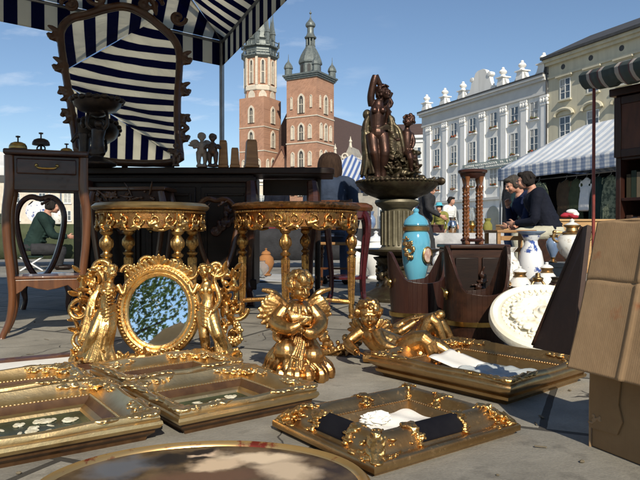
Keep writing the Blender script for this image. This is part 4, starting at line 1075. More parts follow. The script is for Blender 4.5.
def lady(q, x0, s, rnd, bare=False):
    """slender standing figure about 0.42 m high beside the oval, weight on the inner leg; s = side"""
    y0 = -.032
    hp = V((x0, y0, .222)); ws = V((x0 + s*.005, y0 - .002, .262)); ch_ = V((x0 - s*.004, y0, .305)); nk = V((x0 - s*.008, y0, .348)); hd = V((x0 - s*.013, y0 - .006, .386))
    limb(q, [hp - V((0, 0, .012)), hp, ws, ch_, ch_ + V((0, 0, .028)), nk, hd], [.036, .038, .0275, .034, .024, .0135, .013], n=14)
    for t in (-1, 1): q.ell(ch_ + V((t*.0155, -.026, -.004)), .0145, n=10, m=8)
    limb(q, [hp + V((-s*.016, 0, -.01)), V((x0 - s*.010, y0 - .018, .122)), V((x0 - s*.006, y0 - .004, .085)), V((x0 - s*.002, y0 - .004, .03))], [.033, .0225, .0215, .0125], n=10)
    limb(q, [hp + V((s*.016, -.006, -.01)), V((x0 + s*.044, y0 - .045, .130)), V((x0 + s*.060, y0 - .036, .090)), V((x0 + s*.082, y0 - .022, .035))], [.034, .0235, .021, .0125], n=10)
    for c in (V((x0 - s*.004, y0 - .02, .020)), V((x0 + s*.088, y0 - .042, .024))): q.ell(c, (.0115, .026, .010), n=8, m=6)
    # pleats hang from the hip and trail to the outer side
    nP = 9 if bare else 17
    for k in range(nP):
        t = (.55 + .45*k/(nP-1)) if bare else k/(nP-1)
        j = rnd.uniform(-.006, .006)
        a = hp + V((s*(-.034 + .072*t), -.030*sin(pi*t) - .004, .012 - .03*t))
        m1 = V((x0 + s*(-.034 + .088*t) + j, y0 - .048*sin(pi*(.15 + .75*t)), .150))
        m2 = V((x0 + s*(-.028 + .118*t) - j, y0 - .046*sin(pi*(.15 + .75*t)), .080))
        e = V((x0 + s*(-.040 + .160*t) + 2*j, y0 - .040*sin(pi*(.1 + .8*t)) - .004, .012))
        q.tube([a, m1, m2, e], [.006, .0082, .0088, .0105 + .002*(k % 2)], n=6)
    for k in range(6):   # swags across the hips
        z = .232 - .013*k
        q.tube([(x0 - s*.040, y0 - .004, z + .014), (x0 - s*.004, y0 - .046, z - .006 - .002*k), (x0 + s*.046, y0 - .012, z - .020)], [.0045, .0068, .0055], n=6)
    if not bare:
        for k in range(7): q.tube([ch_ + V((-.030, -.014, .020 - .013*k)), ch_ + V((.002*k, -.038, -.004 - .013*k)), ch_ + V((.030, -.014, .018 - .014*k))], .0042, n=6)
        for k in range(4): q.tube([ch_ + V((s*.03, .004, .03)), V((x0 + s*(.050 + .006*k), y0 - .012, .27)), V((x0 + s*(.058 + .010*k), y0 - .014, .17)), V((x0 + s*(.066 + .014*k), y0 - .02, .10))], [.006, .009, .009, .006], n=6)
    f = (-s*.75, -.85, -.12) if not bare else (-s*.25, -1, -.05)
    head(q, hd, .060, f); curls(q, hd, .061, f, rnd, 46, .115)
    q.ell(hd + V((s*.026, .016, .014)), .0155, n=9, m=7)
    sh1, sh2 = ch_ + V((s*.037, 0, .026)), ch_ + V((-s*.035, 0, .026))
    if bare:
        limb(q, [sh1, V((x0 + s*.054, y0 - .022, .262)), V((x0 + s*.028, y0 - .060, .212))], [.0128, .0112, .0078]); hand(q, V((x0 + s*.028, y0 - .06, .212)), (-s*.6, -.2, -.8), (-s, 0, .3), .034, .5)
        limb(q, [sh2, V((x0 - s*.060, y0 - .006, .292)), V((x0 - s*.078, y0 + .002, .33))], [.0128, .0108, .0078])
    else:
        limb(q, [sh1, V((x0 + s*.058, y0 - .004, .262)), V((x0 + s*.060, y0 - .028, .200))], [.0128, .0112, .0078]); hand(q, V((x0 + s*.060, y0 - .028, .200)), (0, -.3, -1), (-s, 0, 0), .034, .6)
        limb(q, [sh2, V((x0 - s*.062, y0 - .004, .290)), V((x0 - s*.074, y0 - .004, .335))], [.0128, .0108, .0078])
for s, bare in ((-1, False), (1, True)):
    q = MB(); lady(q, s*.205, s, random.Random(20 + s), bare); q.build('lady_figure', GOLD, om, voxel=.0023, sm=2)
for s in (-1, 1):
    q = MB(); rnd = random.Random(33 + s)
    # big side scrolls with leaves and flowers
    P = [(s*.20, .03, .06), (s*.29, .02, .04), (s*.335, .02, .12), (s*.30, .02, .21), (s*.335, .02, .30), (s*.30, .02, .39), (s*.235, .02, .42)]
    for c, r_, st_, dr in (((s*.285, .0, .345), .060, pi/2, s), ((s*.325, .0, .225), .055, 0, -s), ((s*.315, 0, .11), .058, pi/2, s), ((s*.245, .0, .40), .042, 0, -s), ((s*.27, 0, .26), .035, 2, s)):
        spiral(q, c, (1, 0, 0), (0, 0, 1), r_, 1.45, .0125, n=24, s=dr, start=st_)
    q.tube([V(p) for p in smooth_loop(P, 1)[:-1]], .0125, n=6)
    for k in range(34):
        z = rnd.uniform(.03, .40); x = s*(rnd.uniform(.25, .335)); a = rnd.uniform(-.4, 2.2)
        leaf(q, (x, rnd.uniform(-.012, .02), z), (s*cos(a), -.3, sin(a)), (rnd.uniform(-.5, .5), -1, .2), rnd.uniform(.045, .075), rnd.uniform(.018, .028), .008, rnd.uniform(.6, 1.2), lobes=0)
    for k in range(10):    # small roses
        c = V((s*rnd.uniform(.27, .345), -.03, rnd.uniform(.02, .2)))
        for j in range(5): q.ell(c + V((.011*cos(j*1.257), 0, .011*sin(j*1.257))), (.009, .008, .009), n=6, m=5)
        q.ell(c + V((0, -.006, 0)), .008, n=6, m=5)
    q.build('scrollwork', GOLD, om, voxel=.0026, sm=1)
q = MB(); rnd = random.Random(9)
for s in (-1, 1):
    spiral(q, (s*.055, -.01, .415), (s, 0, 0), (0, 0, 1), .042, 1.3, .011, s=s, start=pi); spiral(q, (s*.125, -.01, .385), (s, 0, 0), (0, 0, 1), .036, 1.3, .010, s=-s)
    for k in range(6): leaf(q, (s*.02*k, -.012, .405 - .006*k), (s*(.3 + .12*k), 0, 1 - .1*k), (0, -1, .3), .055, .026, .01, .6, lobes=2)
for k in range(5): leaf(q, (0, -.012, .41), (sin((k-2)*.5), -.1, cos((k-2)*.5)), (0, -1, 0), .062, .026, .011, .6)
q.build('crest', GOLD, om, voxel=.0026, sm=1)
q = MB(); rnd = random.Random(13)
q.tube([(-.30, -.01, .02), (-.15, -.015, .022), (0, -.018, .024), (.15, -.015, .022), (.30, -.01, .02)], [.02, .022, .024, .022, .02], n=10)
for k in range(34):
    x = rnd.uniform(-.35, .35); a = rnd.uniform(-.2, pi + .2)
    leaf(q, (x, rnd.uniform(-.05, -.015), rnd.uniform(.012, .04)), (cos(a), -.4, .7*sin(a)), (0, -1, .6), rnd.uniform(.04, .065), rnd.uniform(.016, .026), .008, rnd.uniform(.5, 1.1), lobes=0)
for k in range(12): spiral(q, (rnd.uniform(-.33, .33), -.045, rnd.uniform(.02, .04)), (1, 0, 0), (0, -.3, 1), .026, 1.3, .008, n=14, s=rnd.choice((-1, 1)), start=rnd.uniform(0, 6))
q.box((0, .03, .012), (.62, .10, .022))
q.build('leafy_base', GOLD, om, voxel=.003, sm=1)

# ================================================================ seated angel
an = thing('angel_statuette', 'gilt kneeling angel with curly hair and leafy wings on a ruffled base', 'statuette', tuple(gnd(298, 377)[:2]) + (0,), R(8))
rnd = random.Random(41)
q = MB()
q.lathe([(.105, .004), (.118, .012), (.12, .04), (.10, .06), (.06, .07)], n=24)
for k in range(19):      # ruffled cloud base
    a = 2*pi*k/19 + rnd.uniform(-.08, .08); r_ = .112 + rnd.uniform(-.006, .008)
    q.tube([(r_*1.04*cos(a), r_*1.04*sin(a), .006), (r_*1.08*cos(a), r_*1.08*sin(a), .03), (r_*.90*cos(a), r_*.90*sin(a), .062)], [.022, .021, .012], n=7)
q.tube([(-.004, .0, .04), (-.008, -.006, .085), (-.006, -.006, .14), (0, .004, .20)], [.108, .094, .064, .044], n=18)      # gown
for k in range(18):
    a = 2*pi*k/18 + rnd.uniform(-.09, .09)
    q.tube([(.100*cos(a + .12), .100*sin(a + .12), .052), (.086*cos(a), .08*sin(a), .10), (.054*cos(a - .15), .05*sin(a - .15), .155), (.036*cos(a - .2), .036*sin(a - .2), .195)], [.013, .0105, .0085, .005], n=6)
q.ell((-.052, -.060, .108), (.046, .050, .052)); q.ell((.046, -.066, .092), (.046, .046, .042))
for k in range(16):
    a = -pi*1.02 + pi*1.04*k/15 + rnd.uniform(-.05, .05); q.tube([(-.008 + .112*cos(a), -.002 + .108*sin(a), .05), (-.016 + .098*cos(a + .12), -.008 + .098*sin(a + .12), .088), (-.010 + .068*cos(a + .30), -.008 + .070*sin(a + .30), .14), (.045*cos(a + .4), .045*sin(a + .4), .195)], [.013, .009, .007, .004], n=6)
for k in range(7): q.tube([(-.052 + .012*k, -.115 + .004*abs(k-3), .112 - .006*k), (-.05 + .015*k, -.10, .075), (-.06 + .022*k, -.11, .045)], [.006, .008, .008], n=6)
limb(q, [(0, .005, .18), (0, -.008, .225), (0, .0, .27), (0, 0, .295)], [.050, .048, .046, .022])
hd = V((.008, -.022, .345)); ff = (.42, -1, -.28)
head(q, hd, .098, ff, child=True)
curls(q, hd, .104, ff, rnd, 70, .15)
for k in range(10): q.tube([(-.045 + .009*k, -.045 - .01*sin(k*.35), .262 - .003*k), (-.03 + .008*k, -.062, .235), (-.02 + .006*k, -.06, .205)], [.005, .007, .005], n=6)   # bodice folds
for j in range(7):        # feather collar
    a = -pi*.95 + pi*.9*j/6; leaf(q, (.02*cos(a), .0 + .02*sin(a), .285), (cos(a), sin(a), -.75), (cos(a), sin(a), .6), .055, .026, .012, -.2)
limb(q, [(-.048, 0, .262), (-.082, -.018, .215), (-.040, -.078, .195), (.0, -.092, .215)], [.030, .033, .026, .014]); hand(q, (0, -.092, .215), (.7, -.2, .5), (0, 1, .1), .042, .4, 1)
limb(q, [(.048, 0, .262), (.080, -.025, .21), (.045, -.082, .18), (.012, -.098, .19)], [.030, .033, .026, .014]); hand(q, (.012, -.098, .19), (-.8, -.1, .4), (0, 1, .1), .042, .4, -1)
for s in (-1, 1):      # loose sleeves
    for k in range(6): q.tube([(s*.05, -.01 + .008*k, .25 - .01*k), (s*.09, -.01 - .008*k, .205 - .008*k), (s*.075, -.045 - .006*k, .165 - .003*k)], [.008, .012, .008], n=6)
q.build('body', BRONZG, an, voxel=.0019, sm=3)
for s in (-1, 1):
    q = MB(); B0 = V((s*.035, .035, .255))
    tip = .125 if s < 0 else .10
    for row, (L, z) in enumerate(((1.0, 0), (.78, .006), (.55, .012))):
        for j in range(8 - row):
            a = -1.0 + .26*j + .1*row
            leaf(q, B0 + V((s*.012*row, -.004*row - .004, z)), (s*cos(a*.8), .22, sin(a)), (0, -1, 0), tip*L*(1 - .25*abs(j-3)/4) + .01, .042, .012, .45, lobes=0)
    q.tube([B0, B0 + V((s*.05, .01, .06)), B0 + V((s*.10, .02, .075))], [.016, .014, .008], n=7)
    q.build('wing', BRONZG, an, voxel=.0028, sm=1)

# ================================================================ reclining cherubs
def reclining(name, label, loc, rz, sc, seed, m, f=(.3, -1, -.1)):
    t = thing(name, label, 'statuette', loc, rz)
    rnd = random.Random(seed); q = MB()
    q.tube([(-.10, .02, .02), (0, .02, .022), (.16, .02, .02)], [.045, .05, .035], n=10, flat=.5)
    limb(q, [(.04, 0, .06), (-.02, 0, .075), (-.07, .0, .11), (-.075, 0, .14)], [.048, .052, .045, .022])
    hd = V((-.078, -.012, .185)); head(q, hd, .094, f, child=True); curls(q, hd, .098, f, rnd, 55, .15)
    limb(q, [(.05, -.02, .06), (.13, -.045, .105), (.165, -.04, .03)], [.044, .036, .022]); q.ell((.18, -.06, .018), (.02, .035, .014))
    limb(q, [(.05, .03, .06), (.15, .03, .075), (.235, .015, .035)], [.044, .034, .020]); q.ell((.25, .0, .035), (.018, .018, .034))
    limb(q, [(-.105, -.01, .12), (-.15, -.04, .08), (-.11, -.085, .055)], [.024, .021, .015]); hand(q, (-.11, -.085, .055), (.8, -.2, -.1), (0, 0, -1), .042, .3)
    limb(q, [(-.045, -.03, .12), (-.01, -.075, .085), (.035, -.085, .075)], [.023, .020, .014]); hand(q, (.035, -.085, .075), (1, 0, 0), (0, 0, -1), .042, .6)
    for k in range(9):    # drapery across the lap
        q.tube([(-.02 + .018*k, -.06, .03 + .01*sin(k)), (.0 + .018*k, -.035, .095 - .004*k), (.01 + .02*k, .05, .05)], [.010, .010, .008], n=6)
    for s in (-1, 1):
        for j in range(6): leaf(q, (-.09 + s*.02, .04, .12), (s*.7, .5, -.4 + .3*j), (0, -1, .2), .085 - .006*j, .028, .009, .3)
    q.xf(M.Scale(sc, 4)); q.build('body', m, t, voxel=.0026, sm=2)
    return t
g1 = gnd(386, 366)
reclining('cherub_statuette', 'gilt cherub lying on the paving with its curly head raised', (g1.x + .02, g1.y + .03, 0), R(-14), 1.12, 51, BRONZG)
g2 = gnd(420, 352)
# second one: putto lying on its back with knees up, holding a horn
t = thing('cherub_statuette', 'gilt putto on its back with bent knees and a little horn', 'statuette', (g2.x - .02, g2.y + .02, 0), R(-8))
q = MB(); rnd = random.Random(3)
limb(q, [(-.11, 0, .07), (-.05, 0, .055), (.03, 0, .055)], [.044, .05, .05]); hd = V((-.155, -.01, .10)); head(q, hd, .085, (-.4, -.5, .6), child=True); curls(q, hd, .088, (-.4, -.5, .6), rnd, 40, .15)
limb(q, [(.03, -.03, .055), (.075, -.04, .155), (.13, -.04, .04)], [.042, .034, .022]); q.ell((.15, -.06, .02), (.034, .018, .016))
limb(q, [(.03, .03, .055), (.10, .03, .135), (.165, .03, .05)], [.042, .034, .022]); q.ell((.19, .02, .03), (.03, .018, .016))
limb(q, [(-.10, -.04, .09), (-.07, -.085, .10), (.0, -.06, .145)], [.023, .02, .014]); hand(q, (0, -.06, .145), (.8, .1, .4), (0, 0, 1), .038, .9)
limb(q, [(-.10, .04, .09), (-.05, .07, .12), (.01, .03, .155)], [.023, .02, .014]); hand(q, (.01, .03, .155), (.8, -.1, .3), (0, 0, -1), .038, .9)
q.tube([(-.02, -.02, .15), (.05, -.02, .165), (.10, -.01, .172)], [.008, .012, .016], n=8); q.ell((.115, -.01, .172), .024)
for k in range(8): q.tube([(-.06 + .02*k, -.07, .02), (-.05 + .02*k, -.05, .07), (-.03 + .018*k, .05, .07)], [.012, .010, .008], n=6)
q.build('body', BRONZG, t, voxel=.0026, sm=2)
g3 = gnd(333, 356)
t = thing('carved_spray', 'small gilt carved flower spray lying between the angel and the cherub', 'ornament', (g3.x, g3.y, 0), R(10))
q = MB(); rnd = random.Random(8); rococo(q, .24, .09, rnd, 16, .016, tr(0, 0, .045)); rococo(q, .22, .1, rnd, 12, .016, tr(0, .04, .03) @ rx(R(60)))
q.tube([(-.11, .02, .012), (.11, .02, .012)], .02); q.build('spray', BRONZG, t, voxel=.0032, sm=1)
# ================================================================ picture frames laid on the paving
def roses_mat():
    m = bpy.data.materials.new('rose_painting'); m.use_nodes = True
    t = m.node_tree; n = t.nodes; L = t.links; p = n['Principled BSDF']
    tc = n.new('ShaderNodeTexCoord'); mp = n.new('ShaderNodeMapping'); L.new(tc.outputs['Object'], mp.inputs[0])
    z = n.new('ShaderNodeTexNoise'); z.inputs['Scale'].default_value = 9; z.inputs['Detail'].default_value = 6; L.new(mp.outputs[0], z.inputs['Vector'])
    bgc = n.new('ShaderNodeValToRGB'); e = bgc.color_ramp.elements
    e[0].position, e[0].color = .35, (.012, .02, .012, 1); e[1].position, e[1].color = .7, (.06, .085, .04, 1); L.new(z.outputs[0], bgc.inputs[0])
    x = bgc
    L.new(x.outputs[0], p.inputs['Base Color']); p.inputs['Roughness'].default_value = .25
    return m
ROSES = roses_mat()
PLAIN = mat('varnished_canvas', (.30, .22, .11), (.10, .085, .05), rough=.22, scale=5, detail=8, lo=.3, hi=.7)
GREYS = mat('dusty_glass', (.30, .34, .35), (.20, .23, .24), rough=.18, scale=5)
PROF = [(.036, 0), (.033, .010), (.018, .022), (.016, .030), (.006, .036), (.0, .046), (.002, .054), (.007, .057), (.006, .063), (.010, .072), (.017, .076), (.024, .074), (.030, .066), (.040, .055), (.052, .046), (.066, .041), (.074, .045), (.081, .045), (.088, .034), (.100, .025), (.114, .019), (.120, .010)]
def sweep(mb, W, D, prof, n=14, wave=0, k=1.0, wk=3):
    """mitred rectangle of moulding; crest swells by wave along each side"""
    P = len(prof); vs, fs = [], []
    cx = [(-1, -1), (1, -1), (1, 1), (-1, 1)]
    tot = 4*n
    for s in range(4):
        a, b = cx[s], cx[(s+1) % 4]
        for i in range(n):
            t = i/n
            for (u, z) in prof:
                u *= k
                pa = V((a[0]*(W/2 - u), a[1]*(D/2 - u), 0)); pb = V((b[0]*(W/2 - u), b[1]*(D/2 - u), 0))
                p = pa.lerp(pb, t)
                hz = z + (wave*max(0, z - .045)/.03*(.5 - .5*cos(2*pi*t*wk)) if z > .045 and u < .05 else 0)
                vs.append(V((p.x, p.y, hz)))
    for i in range(tot):
        j = (i+1) % tot
        for q in range(P-1): fs.append((i*P+q, j*P+q, j*P+q+1, i*P+q+1))
    mb.add(vs, fs)
# three carved corner clusters shared by the frames (lying in the xy plane, arms along +x and +y)
def corner_mesh(seed, s=1.0, m=GOLD):
    q = MB(); rnd = random.Random(seed)
    def zt(x, y):      # height of the moulding under a point near the corner
        u = max(.004, min(x, y)); return .074 if u < .025 else .074 - .033*min(1, (u - .025)/.042)
    sp_ = []
    for k_ in range(95):
        L_ = .16*s*rnd.random()**1.3; wdt = rnd.uniform(.004, .062)*(1 - .45*L_/(.16*s))
        x, y = (L_, wdt) if rnd.random() < .5 else (wdt, L_)
        sp_.append(V((x, y, zt(x, y) + .0005)))
    lace(q, sp_, rnd, .0048)
    leaf(q, (.006, .006, .074), (1, 1, -.35), (0, 0, 1), .085*s, .036*s, .010, .25, lobes=3)
    for d in ((1, 0), (0, 1)): leaf(q, (.11*s*d[0] + .012*d[1], .11*s*d[1] + .012*d[0], .074), (d[0], d[1], .0), (0, 0, 1), .065*s, .020*s, .008, .1)
    o = q.build('corner_ornament', m, None, voxel=.0022, sm=1)
    me = o.data; COL.objects.unlink(o); bpy.data.objects.remove(o); return me
def add_mesh_part(me, name, parent, mtx, voxel=.0022):
    o = bpy.data.objects.new(name, me); COL.objects.link(o); o.parent = parent; o.matrix_local = mtx
    md = o.modifiers.new('remesh', 'REMESH'); md.mode = 'VOXEL'; md.voxel_size = voxel; md.use_smooth_shade = True
    md = o.modifiers.new('smooth', 'SMOOTH'); md.factor = .5; md.iterations = 1
    return o
CORN = {}
def corners(parent, W, D, m, s=1.0, z=0, seeds=(1, 2, 3, 4), inset=.002):
    for i, (x, y) in enumerate(((-1, -1), (1, -1), (1, 1), (-1, 1))):
        key = (seeds[i] % 3, m.name, round(s, 2))
        if key not in CORN: CORN[key] = corner_mesh(100 + seeds[i] % 3, s, m)
        add_mesh_part(CORN[key], 'corner_ornament', parent, tr(x*(W/2 - inset), y*(D/2 - inset), z) @ rz_(i*pi/2))
def beads(parent, W, D, u, z, m, r=.0042, gap=.0105):
    q = MB()
    for (ax, L, o) in ((0, W, D), (1, D, W)):
        n = int((L - 2*u)/gap)
        for s in (-1, 1):
            for i in range(n + 1):
                a = -(L/2 - u) + (L - 2*u)*i/n; b = s*(o/2 - u)
                q.ell((a, b, z) if ax == 0 else (b, a, z), (r*1.15, r*1.15, r), n=6, m=4)
    return q.build('bead_edging', m, parent)
DKEDGE = mat('dark_frame_wood', (.11, .055, .022), (.06, .028, .012), rough=.45, metal=.3, scale=8, stretch=(3, 3, 1))
FR = []
def frame(label, cx, cy, ang, W, D, m, panel, k=1.0, s=1.0, wave=.005, cm=None, tilt=None, seeds=(1, 2, 3, 4), panel_name='painting', wk=2, group='gilt picture frames laid on the paving', prof=PROF, orn=True):
    t = thing('picture_frame', label, 'picture frame', (cx, cy, 0.0), 0, group, rot=(tilt or (0, 0)) + (R(ang),) if tilt else (0, 0, R(ang)))
    q = MB(); sweep(q, W, D, prof[4:18], 16, wave, k, wk); q.build('moulding', m, t, angle=32)
    q = MB(); sweep(q, W, D, prof[:5], 2, 0, k, wk); q.build('base', DKEDGE, t, angle=32)
    q = MB(); sweep(q, W, D, prof[17:20], 2, 0, k, wk); q.build('dark_fillet', DKEDGE, t, angle=32)
    q = MB(); sweep(q, W, D, prof[19:], 2, 0, k, wk); q.build('slip', m, t, angle=32)
    u = prof[-1][0]*k
    beads(t, W, D, .078*k, .046, m)
    MB().b2((-W/2 + u - .008, -D/2 + u - .008, .004), (W/2 - u + .008, D/2 - u + .008, .0115)).build(panel_name, panel, t, smooth=False)
    if orn: corners(t, W, D, cm or m, s, 0, seeds)
    FR.append(t)
    return t
ROSEP = mat('rose_paint', (.70, .66, .52), (.46, .41, .28), rough=.55, scale=45, bump=.4)
def roses(t, W, D, seed, n=13):
    """a bunch of white roses in thick paint across the dark canvas"""
    q = MB(); rnd = random.Random(seed)
    for k in range(n):
        c = V((W*(-.5 + (k + .5)/n) + rnd.uniform(-.012, .012), D*rnd.uniform(-.5, .5), .0122)); r_ = rnd.uniform(.014, .024)
        q.ell(c, (r_*.9, r_*.9, .004), n=9, m=5)
        for j in range(9):
            a = j*2.4 + rnd.uniform(-.2, .2); d = r_*(.25 + .085*j)
            q.ell(c + V((d*cos(a), d*sin(a), .0015)), (r_*.5, r_*.32, .003), M.Rotation(a + 1.57, 4, 'Z'), n=7, m=4)
    for k in range(n):
        a = rnd.uniform(0, 6.3); c = V((W*rnd.uniform(-.5, .5), D*rnd.uniform(-.6, .6), .0118))
        q.ell(c, (.016, .006, .0016), M.Rotation(a, 4, 'Z'), n=7, m=4)
    return q.build('rose_bunch', ROSEP, t)
# C: gold frame in the middle left
FA = 38
def place_front(px, py, ang, W, D):
    """centre of a rectangle whose near right/left bottom corner sits at a photo point on the ground"""
    c = gnd(px, py); a = R(ang)
    return c + V((cos(a), sin(a), 0))*(W/2) + V((-sin(a), cos(a), 0))*(D/2)
p = place_front(178, 441, FA, .475, .42)
frame('gilt frame with a bright front edge lying in front of the oval mirror', p.x, p.y, FA, .475, .42, GOLDP, ROSES, seeds=(2, 1, 3, 1), cm=GOLDP); roses(FR[-1], .20, .10, 4, 9)
nr = gnd(163, 442); a_ = R(FA - 3); p = nr - V((cos(a_), sin(a_), 0))*(.585/2) + V((-sin(a_), cos(a_), 0))*(.50/2)
frame('widest gilt frame with white roses painted on dark green, nearest the oval plaque', p.x, p.y, FA - 3, .585, .50, GOLDP, ROSES, seeds=(1, 2, 1, 3), cm=GOLDP); roses(FR[-1], .30, .16, 9, 14)
a_ = R(FA - 3)
p2 = V((p.x, p.y, 0)) + V((-sin(a_), cos(a_), 0))*(.50/2 + .180) + V((cos(a_), sin(a_), 0))*(-.01)
frame('gilt frame just behind the white rose picture with a plain brown canvas', p2.x, p2.y, FA - 5, .53, .30, GOLDP, PLAIN, seeds=(3, 1, 2, 2), cm=GOLDP)
p3 = place_front(178, 441, FA, .475, .42) + V((-sin(R(FA)), cos(R(FA)), 0))*(.42/2 + .195) + V((cos(R(FA)), sin(R(FA)), 0))*.01
frame('gilt frame lying right under the oval mirror with a light canvas', p3.x, p3.y, FA + 3, .46, .32, GOLDP, mat('pale_canvas', (.46, .42, .33), (.25, .2, .12), rough=.3, scale=6), seeds=(3, 1, 2, 3), cm=GOLDP)
# flat brown moulding with white mount behind
p4 = V((-1.16, 2.54, 0))
t = thing('print_in_frame', 'thin brown wooden frame with white mount behind the gilt frames', 'picture frame', (p4.x - .1, p4.y - .06, 0), R(30))
q = MB(); sweep(q, .62, .30, [(0, 0), (0, .02), (.004, .024), (.03, .02), (.032, .008)], 4); q.build('moulding', WAL, t)
MB().b2((-.285, -.125, .003), (.285, .125, .009)).build('mount', PAPER, t, smooth=False)

# A: large dark frame in the centre front, velvet panels between carved cartouches
pA = (gnd(267, 432) + gnd(525, 434))/2
eA = gnd(525, 434) - gnd(380, 479)
angA = math.degrees(math.atan2(eA.y, eA.x)); WA = eA.length; DA = (gnd(380, 479) - gnd(267, 432)).length
t = thing('picture_frame', 'broad dark gilt frame with navy velvet panels and crumpled white paper inside', 'picture frame', (pA.x, pA.y, 0), R(angA), 'gilt picture frames laid on the paving')
PA = [(.014, 0), (.008, .008), (0, .012), (0, .026), (.005, .031), (.018, .033), (.024, .029), (.031, .031), (.038, .042), (.050, .060), (.062, .070), (.075, .073), (.088, .068), (.100, .055), (.108, .045), (.113, .044), (.119, .044), (.125, .034), (.134, .022), (.140, .012)]
q = MB(); sweep(q, WA, DA, PA, 6); q.build('moulding', DGOLD, t, angle=50)
beads(t, WA, DA, .116, .046, DGOLD, r=.0036, gap=.009)
MB().b2((-WA/2 + .124, -DA/2 + .132, .004), (WA/2 - .132, DA/2 - .132, .012)).build('backing_board', mat('brown_board', (.16, .10, .05), (.10, .06, .03), rough=.4, scale=6), t, smooth=False)
# velvet panels follow the cove of the two near rails, between carved edges
def pz(u):
    for (a, za), (b, zb_) in zip(PA, PA[1:]):
        if a <= u <= b and b > a: return za + (zb_ - za)*(u - a)/(b - a)
    return PA[-1][1]
for (sx, sy) in ((0, -1), (-1, 0), (0, 1), (1, 0)):
    L = (WA if sx == 0 else DA); o_ = (DA if sx == 0 else WA)/2; hl = L*.16
    def on_rail(a, k, dz=.0): 
        z = pz(k) + dz
        return V((a, -o_ + k, z)) if (sx, sy) == (0, -1) else V((-a, o_ - k, z)) if (sx, sy) == (0, 1) else V((-o_ + k, -a, z)) if sx < 0 else V((o_ - k, a, z))
    if sx + sy < 0:
        q = MB(); q.grid(lambda i, j: on_rail((i - .5)*2*hl, .034 + .074*j, .0012), 10, 16); q.build('velvet_panel', VELVET, t, solid=.002)
    for s in (-1, 1):
        q = MB(); rnd = random.Random(int(60 + sx*3 + sy + 9*s))
        if sx + sy > 0 and s > 0: continue
        sp_ = [on_rail(s*hl*(1.0 if sx + sy < 0 else 0.0) + rnd.gauss(0, .009), rnd.uniform(.030, .112), .002) for k in range(44)]
        lace(q, sp_, rnd, .0045, .75)
        for k in range(14): q.ell(on_rail(s*hl*(1.0 if sx + sy < 0 else 0.0) + .006*sin(k*1.3), .034 + .074*k/13, .000), (.009, .009, .005), n=8, m=6)
        q.build('carved_edge', GOLD, t, voxel=.002, sm=1)
for i, (x, y) in enumerate(((-1, -1), (1, -1), (1, 1), (-1, 1))):
    q = MB(); rnd = random.Random(300 + i); sp_ = []
    for k in range(110):
        a_, b_ = rnd.uniform(.012, .100)*rnd.random()**.6 + .01, rnd.uniform(.008, .052)
        if rnd.random() < .5: a_, b_ = b_, a_
        sp_.append(V((a_, b_, pz(max(.004, min(a_, b_))) + .001)))
    for k in range(16): d = .02 + .095*k/15; sp_.append(V((d, d, pz(d) + .004)))
    lace(q, sp_, rnd, .0048, .9); leaf(q, (.012, .012, .036), (1, 1, .5), (0, 0, 1), .09, .036, .010, .1, lobes=3)
    q.xf(tr(x*WA/2, y*DA/2, 0) @ rz_(i*pi/2)); q.build('corner_ornament', GOLD, t, voxel=.0022, sm=1)
# crumpled paper with a raised white plaster leaf
rnd = random.Random(77)
pp = thing('white_paper', 'crumpled white paper lying inside the broad dark frame', 'paper', (pA.x + .01, pA.y + .03, .0125), R(angA + 2))
def crump(i, j):
    x, y = (i - .5)*.30, (j - .5)*.20
    return V((x, y, .006 + .004*sin(23*x + 9*y) + .003*sin(47*y - 17*x) + .003*sin(61*x + 33*y)))
MB().grid(crump, 30, 20).build('sheet', PAPER, pp, solid=.0015)
q = MB(); n_, m_ = 34, 18
def cr_(i, j):
    a, b = 2*pi*i, pi*(j - .5); d = V((cos(a)*cos(b), sin(a)*cos(b), sin(b)))
    r_ = .75 + .30*abs(sin(5*d.x + 3*d.y + 2)) + .26*abs(sin(7*d.y - 4*d.z + 1)) - .22*abs(sin(9*d.z + 5*d.x)) + .14*abs(sin(17*d.x - 11*d.z))
    return V((-.055 + d.x*.044*r_, .03 + d.y*.028*r_, .020 + d.z*.016*r_))
q.grid(cr_, n_, m_); q.build('crumpled_ball', PAPER, pp, smooth=False)

# B: thick frame at the right, partly in the shade of the cartons
pB0, pB1, pB2 = gnd(511, 411), gnd(588, 385), gnd(384, 373)
eB = pB1 - pB0; angB = math.degrees(math.atan2(eB.y, eB.x)); WB, DB = .56, .62
aB = R(angB); cB = pB0 + V((cos(aB), sin(aB), 0))*(WB/2) + V((-sin(aB), cos(aB), 0))*(DB/2)
PB = [(.045, 0), (.040, .012), (.022, .020), (.020, .030), (.028, .034), (.014, .044), (.003, .052), (.0, .062), (.003, .070), (.009, .074), (.008, .080), (.014, .088), (.022, .090), (.032, .082), (.045, .068), (.060, .058), (.072, .055), (.079, .058), (.086, .050), (.1, .033), (.112, .024)]
t = thing('picture_frame', 'thick double dark gilt frame holding a dusty pane, beside the cartons', 'picture frame', (cB.x, cB.y, 0), aB, 'gilt picture frames laid on the paving')
q = MB(); sweep(q, WB, DB, PB, 12, .003, 1, 2); q.build('moulding', DGOLD, t, angle=50)
beads(t, WB, DB, .080, .059, DGOLD)
MB().b2((-WB/2 + .105, -DB/2 + .105, .016), (WB/2 - .105, DB/2 - .105, .026)).build('dusty_pane', GREYS, t, smooth=False)
corners(t, WB, DB, GOLD, 1.05, .014, (2, 1, 3, 2))
q = MB(); 
q.grid(lambda i, j: V((-.06 + .20*i, .03 + .15*j, .031 + .040*j + .004*sin(9*i))), 8, 8)
MB().merge(q, rz_(.2)).build('loose_sheet', PAPER, t, solid=.0015)
